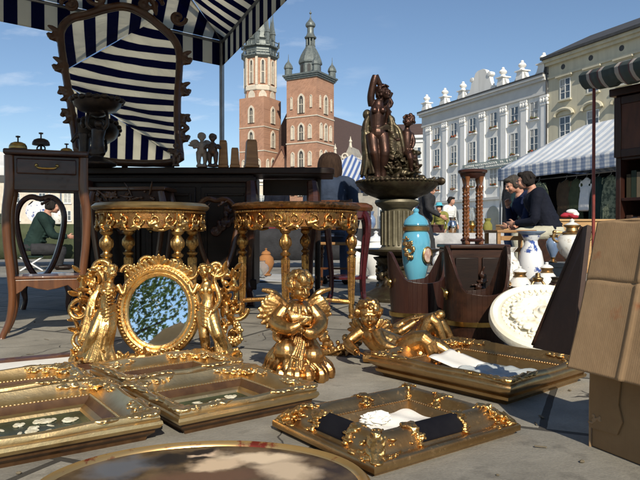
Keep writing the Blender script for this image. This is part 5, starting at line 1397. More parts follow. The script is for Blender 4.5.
# grey cloth lying in it
q = MB(); rnd = random.Random(5)
q.grid(lambda i, j: V((-.10 + .24*i + .01*sin(9*j), -.16 + .20*j + .01*sin(11*i), .032 + .010*sin(14*i + 5*j)*sin(9*j) + .012*max(0, 1 - 6*abs(i - .2)))), 24, 24)
q.build('grey_cloth', mat('grey_tissue', (.42, .45, .46), (.32, .35, .36), rough=.7, scale=8, bump=.3), t, solid=.002)

# H: oval plaque at the very front
def plaque_mat():
    """a painted reclining figure in pale flesh, dark hair and brown drapery, with soft brush edges"""
    m = bpy.data.materials.new('painted_porcelain'); m.use_nodes = True
    t = m.node_tree; n = t.nodes; L = t.links; p = n['Principled BSDF']
    tc = n.new('ShaderNodeTexCoord')
    z = n.new('ShaderNodeTexNoise'); z.inputs['Scale'].default_value = 16; z.inputs['Detail'].default_value = 5; L.new(tc.outputs['Object'], z.inputs['Vector'])
    wv = n.new('ShaderNodeVectorMath'); wv.operation = 'MULTIPLY_ADD'; wv.inputs[1].default_value = (.10, .10, 0); wv.inputs[2].default_value = (-.05, -.05, 0); L.new(z.outputs['Color'], wv.inputs[0])
    ps = n.new('ShaderNodeVectorMath'); L.new(tc.outputs['Object'], ps.inputs[0]); L.new(wv.outputs[0], ps.inputs[1])
    r = n.new('ShaderNodeValToRGB'); e = r.color_ramp.elements
    e[0].position, e[0].color = .35, (.035, .022, .014, 1); e[1].position, e[1].color = .65, (.15, .10, .05, 1); L.new(z.outputs[0], r.inputs[0])
    out = r.outputs[0]
    for (cx, cy, a, b, rot, col) in ((-.19, .12, .10, .06, .5, (.10, .11, .13)), (-.08, .17, .09, .045, .2, (.012, .010, .010)), (.10, .165, .115, .040, -.12, (.66, .52, .36)), (.02, .125, .075, .045, .3, (.60, .45, .30)), (-.02, .20, .032, .026, .0, (.62, .46, .32)), (-.035, .215, .045, .020, .2, (.014, .010, .009)), (.17, .08, .09, .06, -.6, (.54, .42, .29)), (.0, .05, .14, .045, .1, (.13, .07, .04))):
        mp = n.new('ShaderNodeMapping'); mp.vector_type = 'TEXTURE'; mp.inputs['Location'].default_value = (cx, cy, 0); mp.inputs['Rotation'].default_value = (0, 0, rot); mp.inputs['Scale'].default_value = (a, b, 1)
        L.new(ps.outputs[0], mp.inputs[0])
        ln = n.new('ShaderNodeVectorMath'); ln.operation = 'MULTIPLY'; ln.inputs[1].default_value = (1, 1, 0); L.new(mp.outputs[0], ln.inputs[0])
        le = n.new('ShaderNodeVectorMath'); le.operation = 'LENGTH'; L.new(ln.outputs[0], le.inputs[0])
        mr = n.new('ShaderNodeMapRange'); mr.inputs[1].default_value = .55; mr.inputs[2].default_value = 1.1; mr.inputs[3].default_value = 1; mr.inputs[4].default_value = 0; L.new(le.outputs['Value'], mr.inputs[0])
        x = n.new('ShaderNodeMixRGB'); L.new(mr.outputs[0], x.inputs[0]); L.new(out, x.inputs[1]); x.inputs[2].default_value = (*col, 1); out = x.outputs[0]
    L.new(out, p.inputs['Base Color']); p.inputs['Roughness'].default_value = .38; p.inputs['Specular IOR Level'].default_value = .25
    return m
op = thing('oval_plaque', 'glossy oval painted plaque with a gilt rim on the paving, partly cut off', 'plaque', (-.245, 1.295, 0), R(3))
MB().lathe([(0, .012), (.85, .016), (.93, .020)], n=72, ax=M.Diagonal((.355, .265, 1, 1))).build('painted_panel', plaque_mat(), op, angle=60)
MB().lathe([(1.0, 0), (1.01, .01), (1.0, .022), (.975, .03), (.945, .027), (.925, .019), (.92, .010)], n=72, ax=M.Diagonal((.355, .265, 1, 1))).build('gilt_rim', mat('rim_gilt', (.62, .40, .16), (.32, .05, .03), rough=.28, metal=.8, scale=14, lo=.55, hi=.62), op)

# ================================================================ cartons at the right edge
def cardboard(name, c1, c2):
    m = mat(name, c1, c2, rough=.85, scale=4, detail=8, bump=.35, bscale=11, bdist=.012, spec=.2)
    t = m.node_tree; n = t.nodes; L = t.links; p = n['Principled BSDF']
    w_ = n.new('ShaderNodeTexWave'); w_.inputs['Scale'].default_value = 55; w_.inputs['Distortion'].default_value = .6; w_.bands_direction = 'X'
    mp = n.new('ShaderNodeMapping'); mp.inputs['Rotation'].default_value = (0, 0, 0); L.new(n['Texture Coordinate'].outputs['Object'], mp.inputs[0]); L.new(mp.outputs[0], w_.inputs['Vector'])
    b = n.new('ShaderNodeBump'); b.inputs['Strength'].default_value = .12; b.inputs['Distance'].default_value = .001
    L.new(w_.outputs[0], b.inputs['Height']); old = p.inputs['Normal'].links[0].from_socket; L.new(old, b.inputs['Normal']); L.new(b.outputs[0], p.inputs['Normal'])
    # a few rusty stains
    s = n.new('ShaderNodeTexNoise'); s.inputs['Scale'].default_value = 7; s.inputs['Detail'].default_value = 5; L.new(n['Texture Coordinate'].outputs['Object'], s.inputs['Vector'])
    r = n.new('ShaderNodeMapRange'); r.inputs[1].default_value = .63; r.inputs[2].default_value = .72; L.new(s.outputs[0], r.inputs[0])
    x = n.new('ShaderNodeMixRGB'); x.inputs[2].default_value = (.28, .07, .02, 1); L.new(r.outputs[0], x.inputs[0]); L.new(p.inputs['Base Color'].links[0].from_socket, x.inputs[1]); L.new(x.outputs[0], p.inputs['Base Color'])
    return m
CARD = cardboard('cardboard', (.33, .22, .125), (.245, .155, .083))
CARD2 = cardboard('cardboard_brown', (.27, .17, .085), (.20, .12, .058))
bx0 = gnd(592, 447); bdir = (gnd(640, 466) - bx0).normalized(); bnrm = V((-bdir.y, bdir.x, 0))     # bnrm: into the box (right and away)
brz = math.atan2(bdir.y, bdir.x)
# local frame: x along the visible face towards the camera, y into the box
lowb = thing('carton', 'brown lower carton with a torn corner standing on the paving', 'carton', (bx0.x, bx0.y, 0), brz)
BH_ = .245
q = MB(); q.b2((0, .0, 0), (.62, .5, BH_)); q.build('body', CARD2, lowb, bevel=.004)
q = MB(); q.add([(0, -.004, .05), (.085, -.004, .055), (.10, -.004, .09), (.088, -.004, .13), (.095, -.004, .2), (.08, -.004, BH_), (0, -.004, BH_)], [(6, 5, 4, 3, 2, 1, 0)]); q.build('torn_layer', CARD2, lowb, solid=.004, smooth=False)
q = MB(); rnd = random.Random(2)
for k in range(8): q.ell((.005 + rnd.uniform(-.005, .03), -.006, .075 + rnd.uniform(-.012, .012)), (rnd.uniform(.004, .01), .004, rnd.uniform(.003, .006)), n=6, m=4)
q.build('torn_edge', CARD, lowb, voxel=.002, sm=1)
MB().tube([(0, -.003, .0), (0, -.003, .12), (.003, -.003, .2)], .0035, n=6).build('corner_fold', CARD, lowb)
topb = thing('folded_carton', 'flattened sunlit carton of several layers resting on the brown carton', 'carton', (bx0.x, bx0.y, 0), brz)
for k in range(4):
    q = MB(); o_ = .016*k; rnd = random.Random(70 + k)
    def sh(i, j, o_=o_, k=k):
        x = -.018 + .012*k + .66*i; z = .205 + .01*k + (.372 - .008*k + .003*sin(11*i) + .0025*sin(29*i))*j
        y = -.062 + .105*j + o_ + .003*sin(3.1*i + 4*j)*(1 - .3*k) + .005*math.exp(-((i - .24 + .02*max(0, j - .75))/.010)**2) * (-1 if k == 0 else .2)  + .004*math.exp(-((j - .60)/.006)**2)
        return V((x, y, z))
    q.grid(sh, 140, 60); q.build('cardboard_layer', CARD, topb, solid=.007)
# far end fold joining the layers
q = MB(); q.grid(lambda i, j: V((-.022 + .014*sin(pi*i), -.058 + .105*j + .050*i, .208 + .366*j)), 8, 10); q.build('folded_edge', CARD, topb, solid=.006)
q = MB(); q.grid(lambda i, j: V((-.015 + .66*i, .042 + .07*j + .004*sin(17*i), .578 - .008*j + .004*sin(13*i))), 30, 6); q.build('top_fold', CARD, topb, solid=.006)
# carton flap leaning behind, its shade put into the dark brown
lb = thing('shaded_flap', 'shaded carton flap, coloured dark brown for its shade, above the cream rosette', 'board', (0, 0, 0))
b0, b1, b2_, b3 = at(537, 349, 2.12), at(578, 357, 1.85), at(592, 226, 1.92), at(587, 228, 2.02)
q = MB(); nn = (b1 - b0).cross(b3 - b0).normalized()*.016
q.add([b0, b1, b2_, b3, b0 + nn, b1 + nn, b2_ + nn, b3 + nn], [(0, 1, 2, 3), (7, 6, 5, 4), (0, 4, 5, 1), (1, 5, 6, 2), (2, 6, 7, 3), (3, 7, 4, 0)])
q.build('board', mat('flap_shade_brown', (.065, .032, .02), (.04, .02, .013), rough=.7, scale=7, bump=.3), lb, smooth=False, bevel=.002)
bt_ = MB()
bt_.tube([b0 + (b3-b0)*.02 + nn*1.1, b3 + nn*1.1], .006, n=6); bt_.build('batten', DARKW, lb)

# ================================================================ cream rosette
rs = thing('ceiling_rosette', 'large round cream plaster rosette leaning behind the thick frame', 'rosette', (.955, 2.55, .05), rot=(R(30), R(0), R(-12)))
RR = .243
q = MB().lathe([(0, .0), (RR, 0), (RR, .014), (RR*.98, .03), (RR*.93, .038), (RR*.88, .03), (RR*.85, .022), (RR*.81, .026), (RR*.77, .034), (RR*.72, .03), (RR*.70, .02), (RR*.66, .018), (RR*.3, .024), (0, .03)], n=72)
q.xf(tr(0, RR*.93, 0)); q.build('disc', CREAM, rs)
q = MB(); rnd = random.Random(91)
for k in range(44):
    a = 2*pi*k/44; q.ell((RR*.745*cos(a), RR*.93 + RR*.745*sin(a), .033), (.010, .007, .008), M.Rotation(a, 4, 'Z'), n=6, m=4)
for k in range(10):
    a = 2*pi*k/10 + .2; d = V((cos(a), sin(a), 0)); c = V((0, RR*.93, .028))
    leaf(q, c + d*.045, d, (0, 0, 1), .115, .062, .014, .25, lobes=3)
    spiral(q, c + d*.135 + V((-d.y, d.x, 0))*.028, d, V((-d.y, d.x, 0)), .026, 1.3, .007, n=14, s=1); spiral(q, c + d*.135 - V((-d.y, d.x, 0))*.028, d, V((-d.y, d.x, 0)), .026, 1.3, .007, n=14, s=-1)
    q.tube([c + d*.05 + V((0, 0, .008)), c + d*.15 + V((-d.y, d.x, 0))*.02], [.006, .004], n=6)
q.lathe([(0, .03), (.05, .032), (.055, .045), (.035, .05), (.03, .065), (0, .075)], n=20, c=(0, RR*.93, 0))
q.build('relief', mat('aged_cream', (.82, .78, .66), (.55, .46, .30), rough=.6, scale=16, bump=.2, lo=.5, hi=.75), rs, voxel=.003, sm=1)

# ================================================================ wooden tubs with ears
def tub(label, px, py, Y, r, h, ear, rz=0, box=False, group='dark wooden tubs with brass bands'):
    p = gnd(px, py); t = thing('wooden_tub', label, 'tub', (p.x, p.y, 0), rz, group)
    N = 40; q = MB()
    for k in range(N):
        a0, a1 = 2*pi*k/N, 2*pi*(k+1)/N - .0015; am = (a0 + a1)/2
        vs = []
        for rr_, top_ in ((r*.82, 0), (r, 1)):
            for aa in (a0, a1):
                e = abs(cos(aa)); z = (h + .035*e**2 + ear*max(0, (e - .62)/.38)**1.6)*top_
                vs += [V((rr_*cos(aa), rr_*sin(aa)*.82, z)), V(((rr_ - .018)*cos(aa), (rr_ - .018)*sin(aa)*.82, z))]
        q.add(vs, [(0, 2, 3, 1), (4, 5, 7, 6), (0, 4, 6, 2), (1, 3, 7, 5), (0, 1, 5, 4), (2, 6, 7, 3)])
    q.lathe([(0, .02), (r*.80, .02), (r*.80, .035), (0, .035)], n=24, sy=.82)
    q.build('staves', REDW if not box else DARKW, t, smooth=False, bevel=.0010)
    for zz in (.115,):
        kk = r*(.82 + .18*zz/h) + .003
        MB().lathe([(kk - .004, zz - .011), (kk + .002, zz - .011), (kk + .004, zz + .011), (kk - .002, zz + .011)], n=48, sy=.82).build('brass_band', BRASS, t)
    q = MB()
    for k in range(14):
        a = 2*pi*(k+.5)/14; q.ell((kk*1.02*cos(a), kk*1.02*sin(a)*.82, .115), .0065, n=7, m=5)
    q.build('stud', BRASS, t) if False else None
    for s in (-1, 1):
        q = MB(); q.tube([(s*(r + .004 + .012*sin(b)), -.028*cos(b), h + .02 + .028*sin(b*1.0) - .02) for b in [pi*k/10 - pi/2 for k in range(11)]], .005, n=6)
        q.lathe([(.0, -.006), (.022, -.004), (.02, .006), (0, .01)], n=12, c=(s*(r - .004), 0, h), ax=ry(s*R(90))); q.build('ring_handle', BRASS, t)
    return t
tub('red brown wooden tub behind the gilt putto, half hidden by its twin', 417, 334, 3.38, .165, .285, .13, R(14))
tub('darker wooden tub with tall ears in front of the dark chest', 477, 345, 3.05, .165, .255, .20, R(8), box=True)
# dark chest behind the tubs
p = gnd(476, 330)
dc = thing('dark_chest', 'dark panelled wooden chest behind the tub carrying the twisted plant stand', 'chest', (at(474, 300, 3.42).x, 3.42, 0), R(4))
MB().b2((-.155, -.10, .02), (.155, .16, .465)).build('body', DARKW, dc, bevel=.006)
MB().b2((-.165, -.115, .466), (.165, .17, .488)).build('lid', DARKW, dc, bevel=.006)
for x in (-.135, .01): MB().b2((x, -.112, .10), (x + .125, -.101, .42)).build('panel', BLACKW, dc, bevel=.005)
q = MB(); rococo(q, .06, .2, random.Random(6), 9, .014, tr(-.005, -.115, .26)); q.build('carving', DARKW, dc, voxel=.005)
for x in (-.13, .13): MB().b2((x - .02, -.1, 0), (x + .02, -.06, .02)).build('foot', DARKW, dc, bevel=.004)
# barley twist stand
bs = thing('plant_stand', 'small round topped stand on four barley twist legs', 'plant stand', (at(472.5, 240, 3.45).x, 3.45, .489))
HS = at(0, 170, 3.45).z - .489
MB().lathe([(.05, HS - .05), (.066, HS - .035), (.070, HS - .02), (.079, HS - .016), (.080, HS - .004), (.074, HS), (0, HS)], n=32).build('top', MAHOG, bs)
for k in range(4):
    a = pi/4 + k*pi/2; x, y = .052*cos(a), .052*sin(a)
    tw_ = MB()
    for ph in (0, pi): tw_.tube([(x + .0062*cos(ph + j*.85), y + .0062*sin(ph + j*.85), .03 + (HS - .14)*j/48) for j in range(49)], .0062, n=6)
    tw_.lathe([(.014, 0), (.016, .015), (.010, .03)], n=12, c=(x, y, 0)).lathe([(.008, HS - .115), (.014, HS - .10), (.008, HS - .085), (.012, HS - .06), (.017, HS - .04)], n=12, c=(x, y, 0))
    tw_.build('twisted_leg', mat('twist_wood', (.22, .085, .03), (.12, .04, .016), rough=.22, scale=9, coat=.5) if k == 0 else bpy.data.materials['twist_wood'], bs)
MB().lathe([(0, .012), (.062, .014), (.066, .022), (.06, .03), (0, .03)], n=28).build('lower_plate', MAHOG, bs)

# turquoise urn
ur = thing('turquoise_urn', 'turquoise lidded urn with gilt mounts and a painted oval behind the tub', 'urn', (at(416, 250, 3.72).x, 3.72, 0))
TURQ = mat('turquoise_glaze', (.12, .40, .55), (.08, .30, .44), rough=.12, scale=4, coat=.6)
zt = at(0, 205, 3.72).z; b_ = .30
q = MB().lathe([(.045, b_ - .06), (.05, b_ - .03), (.062, b_), (.078, b_ + .07), (.086, b_ + .15), (.086, b_ + .20), (.078, b_ + .24), (.066, b_ + .262)], n=40); q.build('body', TURQ, ur)
MB().lathe([(.075, 0), (.078, .02), (.06, .04), (.05, .10), (.042, b_ - .1), (.055, b_ - .075), (.05, b_ - .05)], n=32).build('foot', DGOLD, ur)
MB().lathe([(.068, b_ + .258), (.078, b_ + .265), (.08, b_ + .285), (.07, b_ + .293)], n=40).build('gilt_collar', DGOLD, ur)
q = MB().lathe([(.072, b_ + .293), (.076, b_ + .30), (.068, b_ + .325), (.045, b_ + .35), (.02, b_ + .362), (.013, b_ + .372), (.018, b_ + .382), (.016, b_ + .392), (0, b_ + .40)], n=36); q.build('lid', TURQ, ur)
def on_urn(a, z, r_): return V((r_*sin(a), -r_*cos(a), z))
q = MB(); rnd = random.Random(12)
for a in (-.62, 2.6):
    q = MB(); cl = MB(); rococo(cl, .06, .14, rnd, 16, .010); q.merge(cl, rz_(a) @ tr(0, -.088, b_ + .16)); q.build('gilt_mount', DGOLD, ur, voxel=.003, sm=1)
q = MB().lathe([(0, .0), (.034, 0), (.034, .006), (0, .009)], n=24, ax=rz_(.72) @ tr(0, -.084, b_ + .12) @ rx(R(90)) @ M.Diagonal((1, 1.25, 1, 1))); q.build('painted_oval', mat('painted_oval', (.62, .50, .42), (.40, .22, .18), rough=.2, scale=45, coat=.4), ur)
MB().tube([rz_(.72) @ (V((.037*cos(b), -.088, b_ + .12 + .046*sin(b)))) for b in [2*pi*k/28 for k in range(29)]], .006, n=6).build('oval_rim', GOLD, ur)
# ================================================================ bronze fountain
FY = 5.15
fx = at(397, 300, FY).x
ft = thing('bronze_fountain', 'bronze fountain with a woman raising her arm and a boy above a scalloped bowl', 'fountain', (fx, FY, 0))
def Zp(py): return H + (HY - py)/F*FY
def Xp(px): return (px - 397)/F*FY
q = MB().lathe([(.30, 0), (.31, .03), (.27, .05), (.22, .07), (.17, .10), (.15, .14), (.15, .30), (.19, .335), (.20, .35), (.12, .36)], n=28)
rnd = random.Random(15)
for k in range(8):
    a = 2*pi*k/8; cl = MB(); rococo(cl, .11, .2, rnd, 8, .014, tr(0, 0, .21)); q.merge(cl, rz_(a) @ tr(0, -.155, 0))
q.build('carved_base', VERDI, ft, voxel=.007, sm=1)
MB().lathe([(.10, .35), (.30, .385), (.345, .405), (.35, .42), (.33, .42), (.1, .385)], n=48).build('lower_basin', VERDI, ft)
q = MB().lathe([(.155, .385), (.16, .41), (.14, .425), (.128, .44), (.125, .50), (.125, .74), (.135, .755), (.17, .775), (.185, .80), (.18, .82), (.12, .83)], n=40)
for k in range(20):
    a = 2*pi*k/20; q.tube([(.128*cos(a), .128*sin(a), .45), (.128*cos(a), .128*sin(a), .73)], .011, n=7)
q.build('fluted_column', mat('stone_bronze', (.17, .15, .095), (.11, .095, .06), rough=.5, metal=.3, scale=14, bump=.3), ft)
zr = Zp(182)
q = MB().lathe([(.10, .81), (.15, .83), (.25, .87), (.31, .915), (.335, zr - .03), (.34, zr - .012), (.33, zr), (.31, zr - .005), (.2, zr - .03), (0, zr - .035)], n=56); q.build('bowl', VERDI, ft)
q = MB()
for k in range(52):
    a = 2*pi*k/52; q.ell((.330*cos(a), .337*sin(a), zr - .004), (.021, .021, .015), n=7, m=5)
q.build('scalloped_rim', VERDI, ft, voxel=.006, sm=1)
q = MB(); rnd = random.Random(16)
for k in range(90):
    a = rnd.uniform(0, 2*pi); r_ = abs(rnd.gauss(0, .13)); zz = zr + max(0, .20 - r_*1.0)*rnd.uniform(.3, 1)
    q.ell((r_*cos(a) + .03, r_*sin(a)*.8, zz), (rnd.uniform(.02, .05), rnd.uniform(.02, .05), rnd.uniform(.015, .04)), M.Rotation(rnd.uniform(0, 3), 4, 'Z'), n=8, m=6)
for k in range(60):
    a = rnd.uniform(0, 2*pi); r_ = rnd.uniform(.03, .24); zz = zr + max(.0, .21 - r_*.95)
    leaf(q, (r_*cos(a) + .03, r_*sin(a)*.8, zz), (cos(a), sin(a)*.8, rnd.uniform(-.6, .6)), (0, 0, 1), rnd.uniform(.05, .09), .035, .012, .4)
for k in range(60):
    q.ell((Xp(384) + rnd.uniform(-.12, .17), rnd.uniform(-.03, .12), zr + rnd.uniform(.02, .22)*rnd.random()**.6), (rnd.uniform(.02, .045), rnd.uniform(.02, .05), rnd.uniform(.02, .045)), M.Rotation(rnd.uniform(0, 3), 4, 'Z'), n=8, m=6)
q.build('rockwork', VERDI, ft, voxel=.005, sm=1)
# the woman
J = lambda px, py, y=0: V((Xp(px), y, Zp(py)))
q = MB()
hipL, hipR = J(371.5, 136, -.03), J(382, 136, -.03)
limb(q, [J(377, 138, -.02), J(376.5, 127, -.025), J(377, 114, -.02), J(378, 105, -.015), J(379.5, 100, -.01)], [.066, .058, .067, .044, .026], n=14)
for s in (-1, 1): q.ell(J(377.5 + s*4.0, 112.5, -.072), .030, n=10, m=8)
q.ell(J(377, 134, -.06), (.06, .04, .06), n=10, m=8)
limb(q, [hipL, J(373, 152, -.075), J(374.5, 158, -.075), J(376.5, 172, -.04), J(377, 179, -.05)], [.056, .044, .038, .030, .022], n=12)
limb(q, [hipR, J(383.5, 152, -.085), J(383, 160, -.08), J(382.5, 172, -.05), J(382.5, 180, -.055)], [.056, .044, .038, .030, .022], n=12)
for px in (376.5, 382.5): q.ell(J(px, 181, -.085), (.022, .05, .016), n=9, m=6)
# raised arm (her right), forearm bent over the head; other arm behind
limb(q, [J(372, 106), J(370.5, 98, -.02), J(373, 84, -.03), J(375, 77, -.03)], [.033, .031, .030, .026]); limb(q, [J(375, 77, -.03), J(379, 84, -.01), J(382, 90, -.0)], [.026, .023, .017]); hand(q, J(382, 90, 0), (.6, .2, -.7), (0, 1, 0), .075, .5)
limb(q, [J(384, 106), J(388, 113, .03), J(386, 124, .05), J(383, 128, .0)], [.032, .028, .023, .017]); hand(q, J(383, 128, .0), (-.7, -.4, -.3), (0, 0, -1), .075, .6)
hd = J(384, 94, -.02); fw = (.75, -.75, .35)
limb(q, [J(379.5, 102, -.01), hd], [.027, .026]); head(q, hd, .125, fw)
q.build('woman_figure', BRONZE, ft, voxel=.0045, sm=1)
q = MB(); rnd = random.Random(18)
curls(q, hd, .135, fw, rnd, 70, .13, low=-.7)
for k in range(16): q.tube([hd + V((.02, .05, .02)) + V((rnd.uniform(-.04, .05), rnd.uniform(-.01, .03), 0)), hd + V((rnd.uniform(-.02, .07), .06, -.07)), hd + V((rnd.uniform(-.04, .07), .05, -.15))], [.016, .018, .007], n=6)
q.build('hair', BRONZE, ft, voxel=.0045, sm=1)
# draped cloth behind and beside her
q = MB(); rnd = random.Random(19)
for (a, b, c, d) in (((369, 116), (366.5, 124), (366.5, 142), (369, 164)), ((369, 128), (367, 138), (368, 152), (371, 174)), ((390, 116), (394, 128), (396, 144), (398, 158)), ((386, 126), (390, 140), (393, 152), (398, 168)), ((388, 124), (397, 130), (401, 142), (404, 160)), ((390, 140), (388, 150), (391, 164), (392, 178)), ((368, 132), (365.5, 146), (367, 160), (364.5, 176))):
    for k in range(8):
        o_ = V((rnd.uniform(-.024, .024), rnd.uniform(-.03, .05), rnd.uniform(-.02, .02)))
        q.tube([J(*a) + o_*.4, J(*b) + o_, J(*c) + o_*1.4, J(*d) + o_*1.8], [.010, .019, .021, .013], n=7)
for k in range(7): q.tube([J(367, 126 + 1.6*k, .0), J(376, 131 + 1.3*k, -.085), J(386, 127 + 1.7*k, -.05), J(392, 130 + 2*k, .0)], [.010, .012, .012, .01], n=6) if k < 3 else None
for (px, py) in ((367.5, 114), (368.5, 121), (366, 130), (391, 120), (394, 134)): q.ell(J(px, py, .04), (.04, .035, .045), n=8, m=6)
for k in range(10): q.tube([J(366, 128 + 2.2*k, .01), J(365.5 + rnd.uniform(-1.5, 1.5), 134 + 2.5*k, -.03), J(368, 142 + 2.6*k, -.035)], [.009, .013, .008], n=6)
for k in range(12): q.tube([J(386, 130 + 2.4*k, -.02), J(392 + rnd.uniform(-2, 2), 134 + 2.4*k, -.055), J(400, 138 + 2.2*k, -.02)], [.008, .013, .009], n=6)
q.build('drapery', VERDI, ft, voxel=.005, sm=1)
# boy seated on the rocks
q = MB()
limb(q, [J(407, 152, .0), J(406.5, 143, -.01), J(406.5, 134, 0), J(407, 128.5), J(407.5, 123)], [.045, .042, .044, .022, .022])
limb(q, [J(405, 153), J(408, 157, -.09), J(410, 170, -.07)], [.035, .030, .017]); limb(q, [J(409, 153), J(412, 156, -.07), J(415, 167, -.05)], [.035, .030, .017])
q.ell(J(410, 172, -.09), (.015, .034, .012)); q.ell(J(416, 169, -.07), (.015, .034, .012))
limb(q, [J(402.5, 134), J(399, 140, -.03), J(395, 141, -.05)], [.021, .018, .012]); hand(q, J(395, 141, -.05), (-1, 0, 0), (0, 0, -1), .045, .5)
limb(q, [J(411, 134), J(413, 142, -.03), J(411, 149, -.06)], [.021, .018, .012]); hand(q, J(411, 149, -.06), (-.4, -.3, -1), (0, 1, 0), .045, .5)
hb = J(408, 121.5, -.01); head(q, hb, .105, (-.5, -.8, .15), child=True); curls(q, hb, .108, (-.5, -.8, .15), random.Random(3), 50, .13)
q.build('boy_figure', BRONZE, ft, voxel=.0045, sm=1)
q = MB(); rnd = random.Random(22)
for k in range(26): q.ell((Xp(400 + rnd.uniform(-8, 16)), rnd.uniform(-.05, .08), Zp(rnd.uniform(153, 178))), (rnd.uniform(.025, .05), rnd.uniform(.03, .05), rnd.uniform(.02, .045)), n=8, m=6)
for k in range(24): leaf(q, (Xp(400 + rnd.uniform(-8, 16)), -.06, Zp(rnd.uniform(154, 176))), (rnd.uniform(-1, 1), -.4, rnd.uniform(-1, 1)), (0, -1, 0), .08, .03, .012, .5)
q.build('rock_seat', VERDI, ft, voxel=.0055, sm=1)

# crimson stool-table behind the right gilt table
ct = thing('tall_stool', 'dark crimson tall stool with curved legs behind the worn gilt table', 'stool', (at(347, 300, 4.62).x, 4.62, 0))
MB().lathe([(.15, .70), (.185, .71), (.195, .735), (.185, .755), (.15, .77), (0, .778)], n=36).build('seat', MAHOGL, ct)
MB().lathe([(.165, .645), (.178, .66), (.178, .71), (.165, .71)], n=36).build('apron', CRIMSON, ct)
for k in range(4):
    a = pi/4 + k*pi/2; c, s = cos(a), sin(a)
    MB().tube([(r_*c, r_*s, z) for r_, z in ((.16, .70), (.195, .66), (.205, .58), (.185, .42), (.165, .25), (.17, .1), (.21, .02), (.22, 0))], [.024, .028, .024, .02, .017, .015, .016, .017], n=8).build('leg', CRIMSON, ct)
MB().lathe([(.14, .21), (.155, .215), (.155, .23), (.14, .235)], n=32).build('stretcher', CRIMSON, ct)
# wooden chair the woman sits on
def chair(label, loc, rz):
    t = thing('wooden_chair', label, 'chair', loc, rz)
    MB().b2((-.2, -.2, .43), (.2, .2, .46)).build('seat', OAK, t, bevel=.01)
    for sx in (-1, 1):
        MB().lathe(ornate_leg(.02, .43), n=12, c=(sx*.17, -.17, 0)).build('leg', MAHOGL, t)
        MB().tube([(sx*.17, .18, 0), (sx*.17, .18, .45), (sx*.17, .24, .88)], .017, n=8).build('leg', MAHOGL, t)
    for z in (.6, .72, .84): MB().b2((-.17, .185 + (z-.45)*.14, z - .02), (.17, .205 + (z-.45)*.14, z + .03)).build('back_rail', MAHOGL, t, bevel=.005)
    MB().b2((-.17, -.01, .18), (.17, .01, .2)).build('stretcher', MAHOGL, t)
    return t

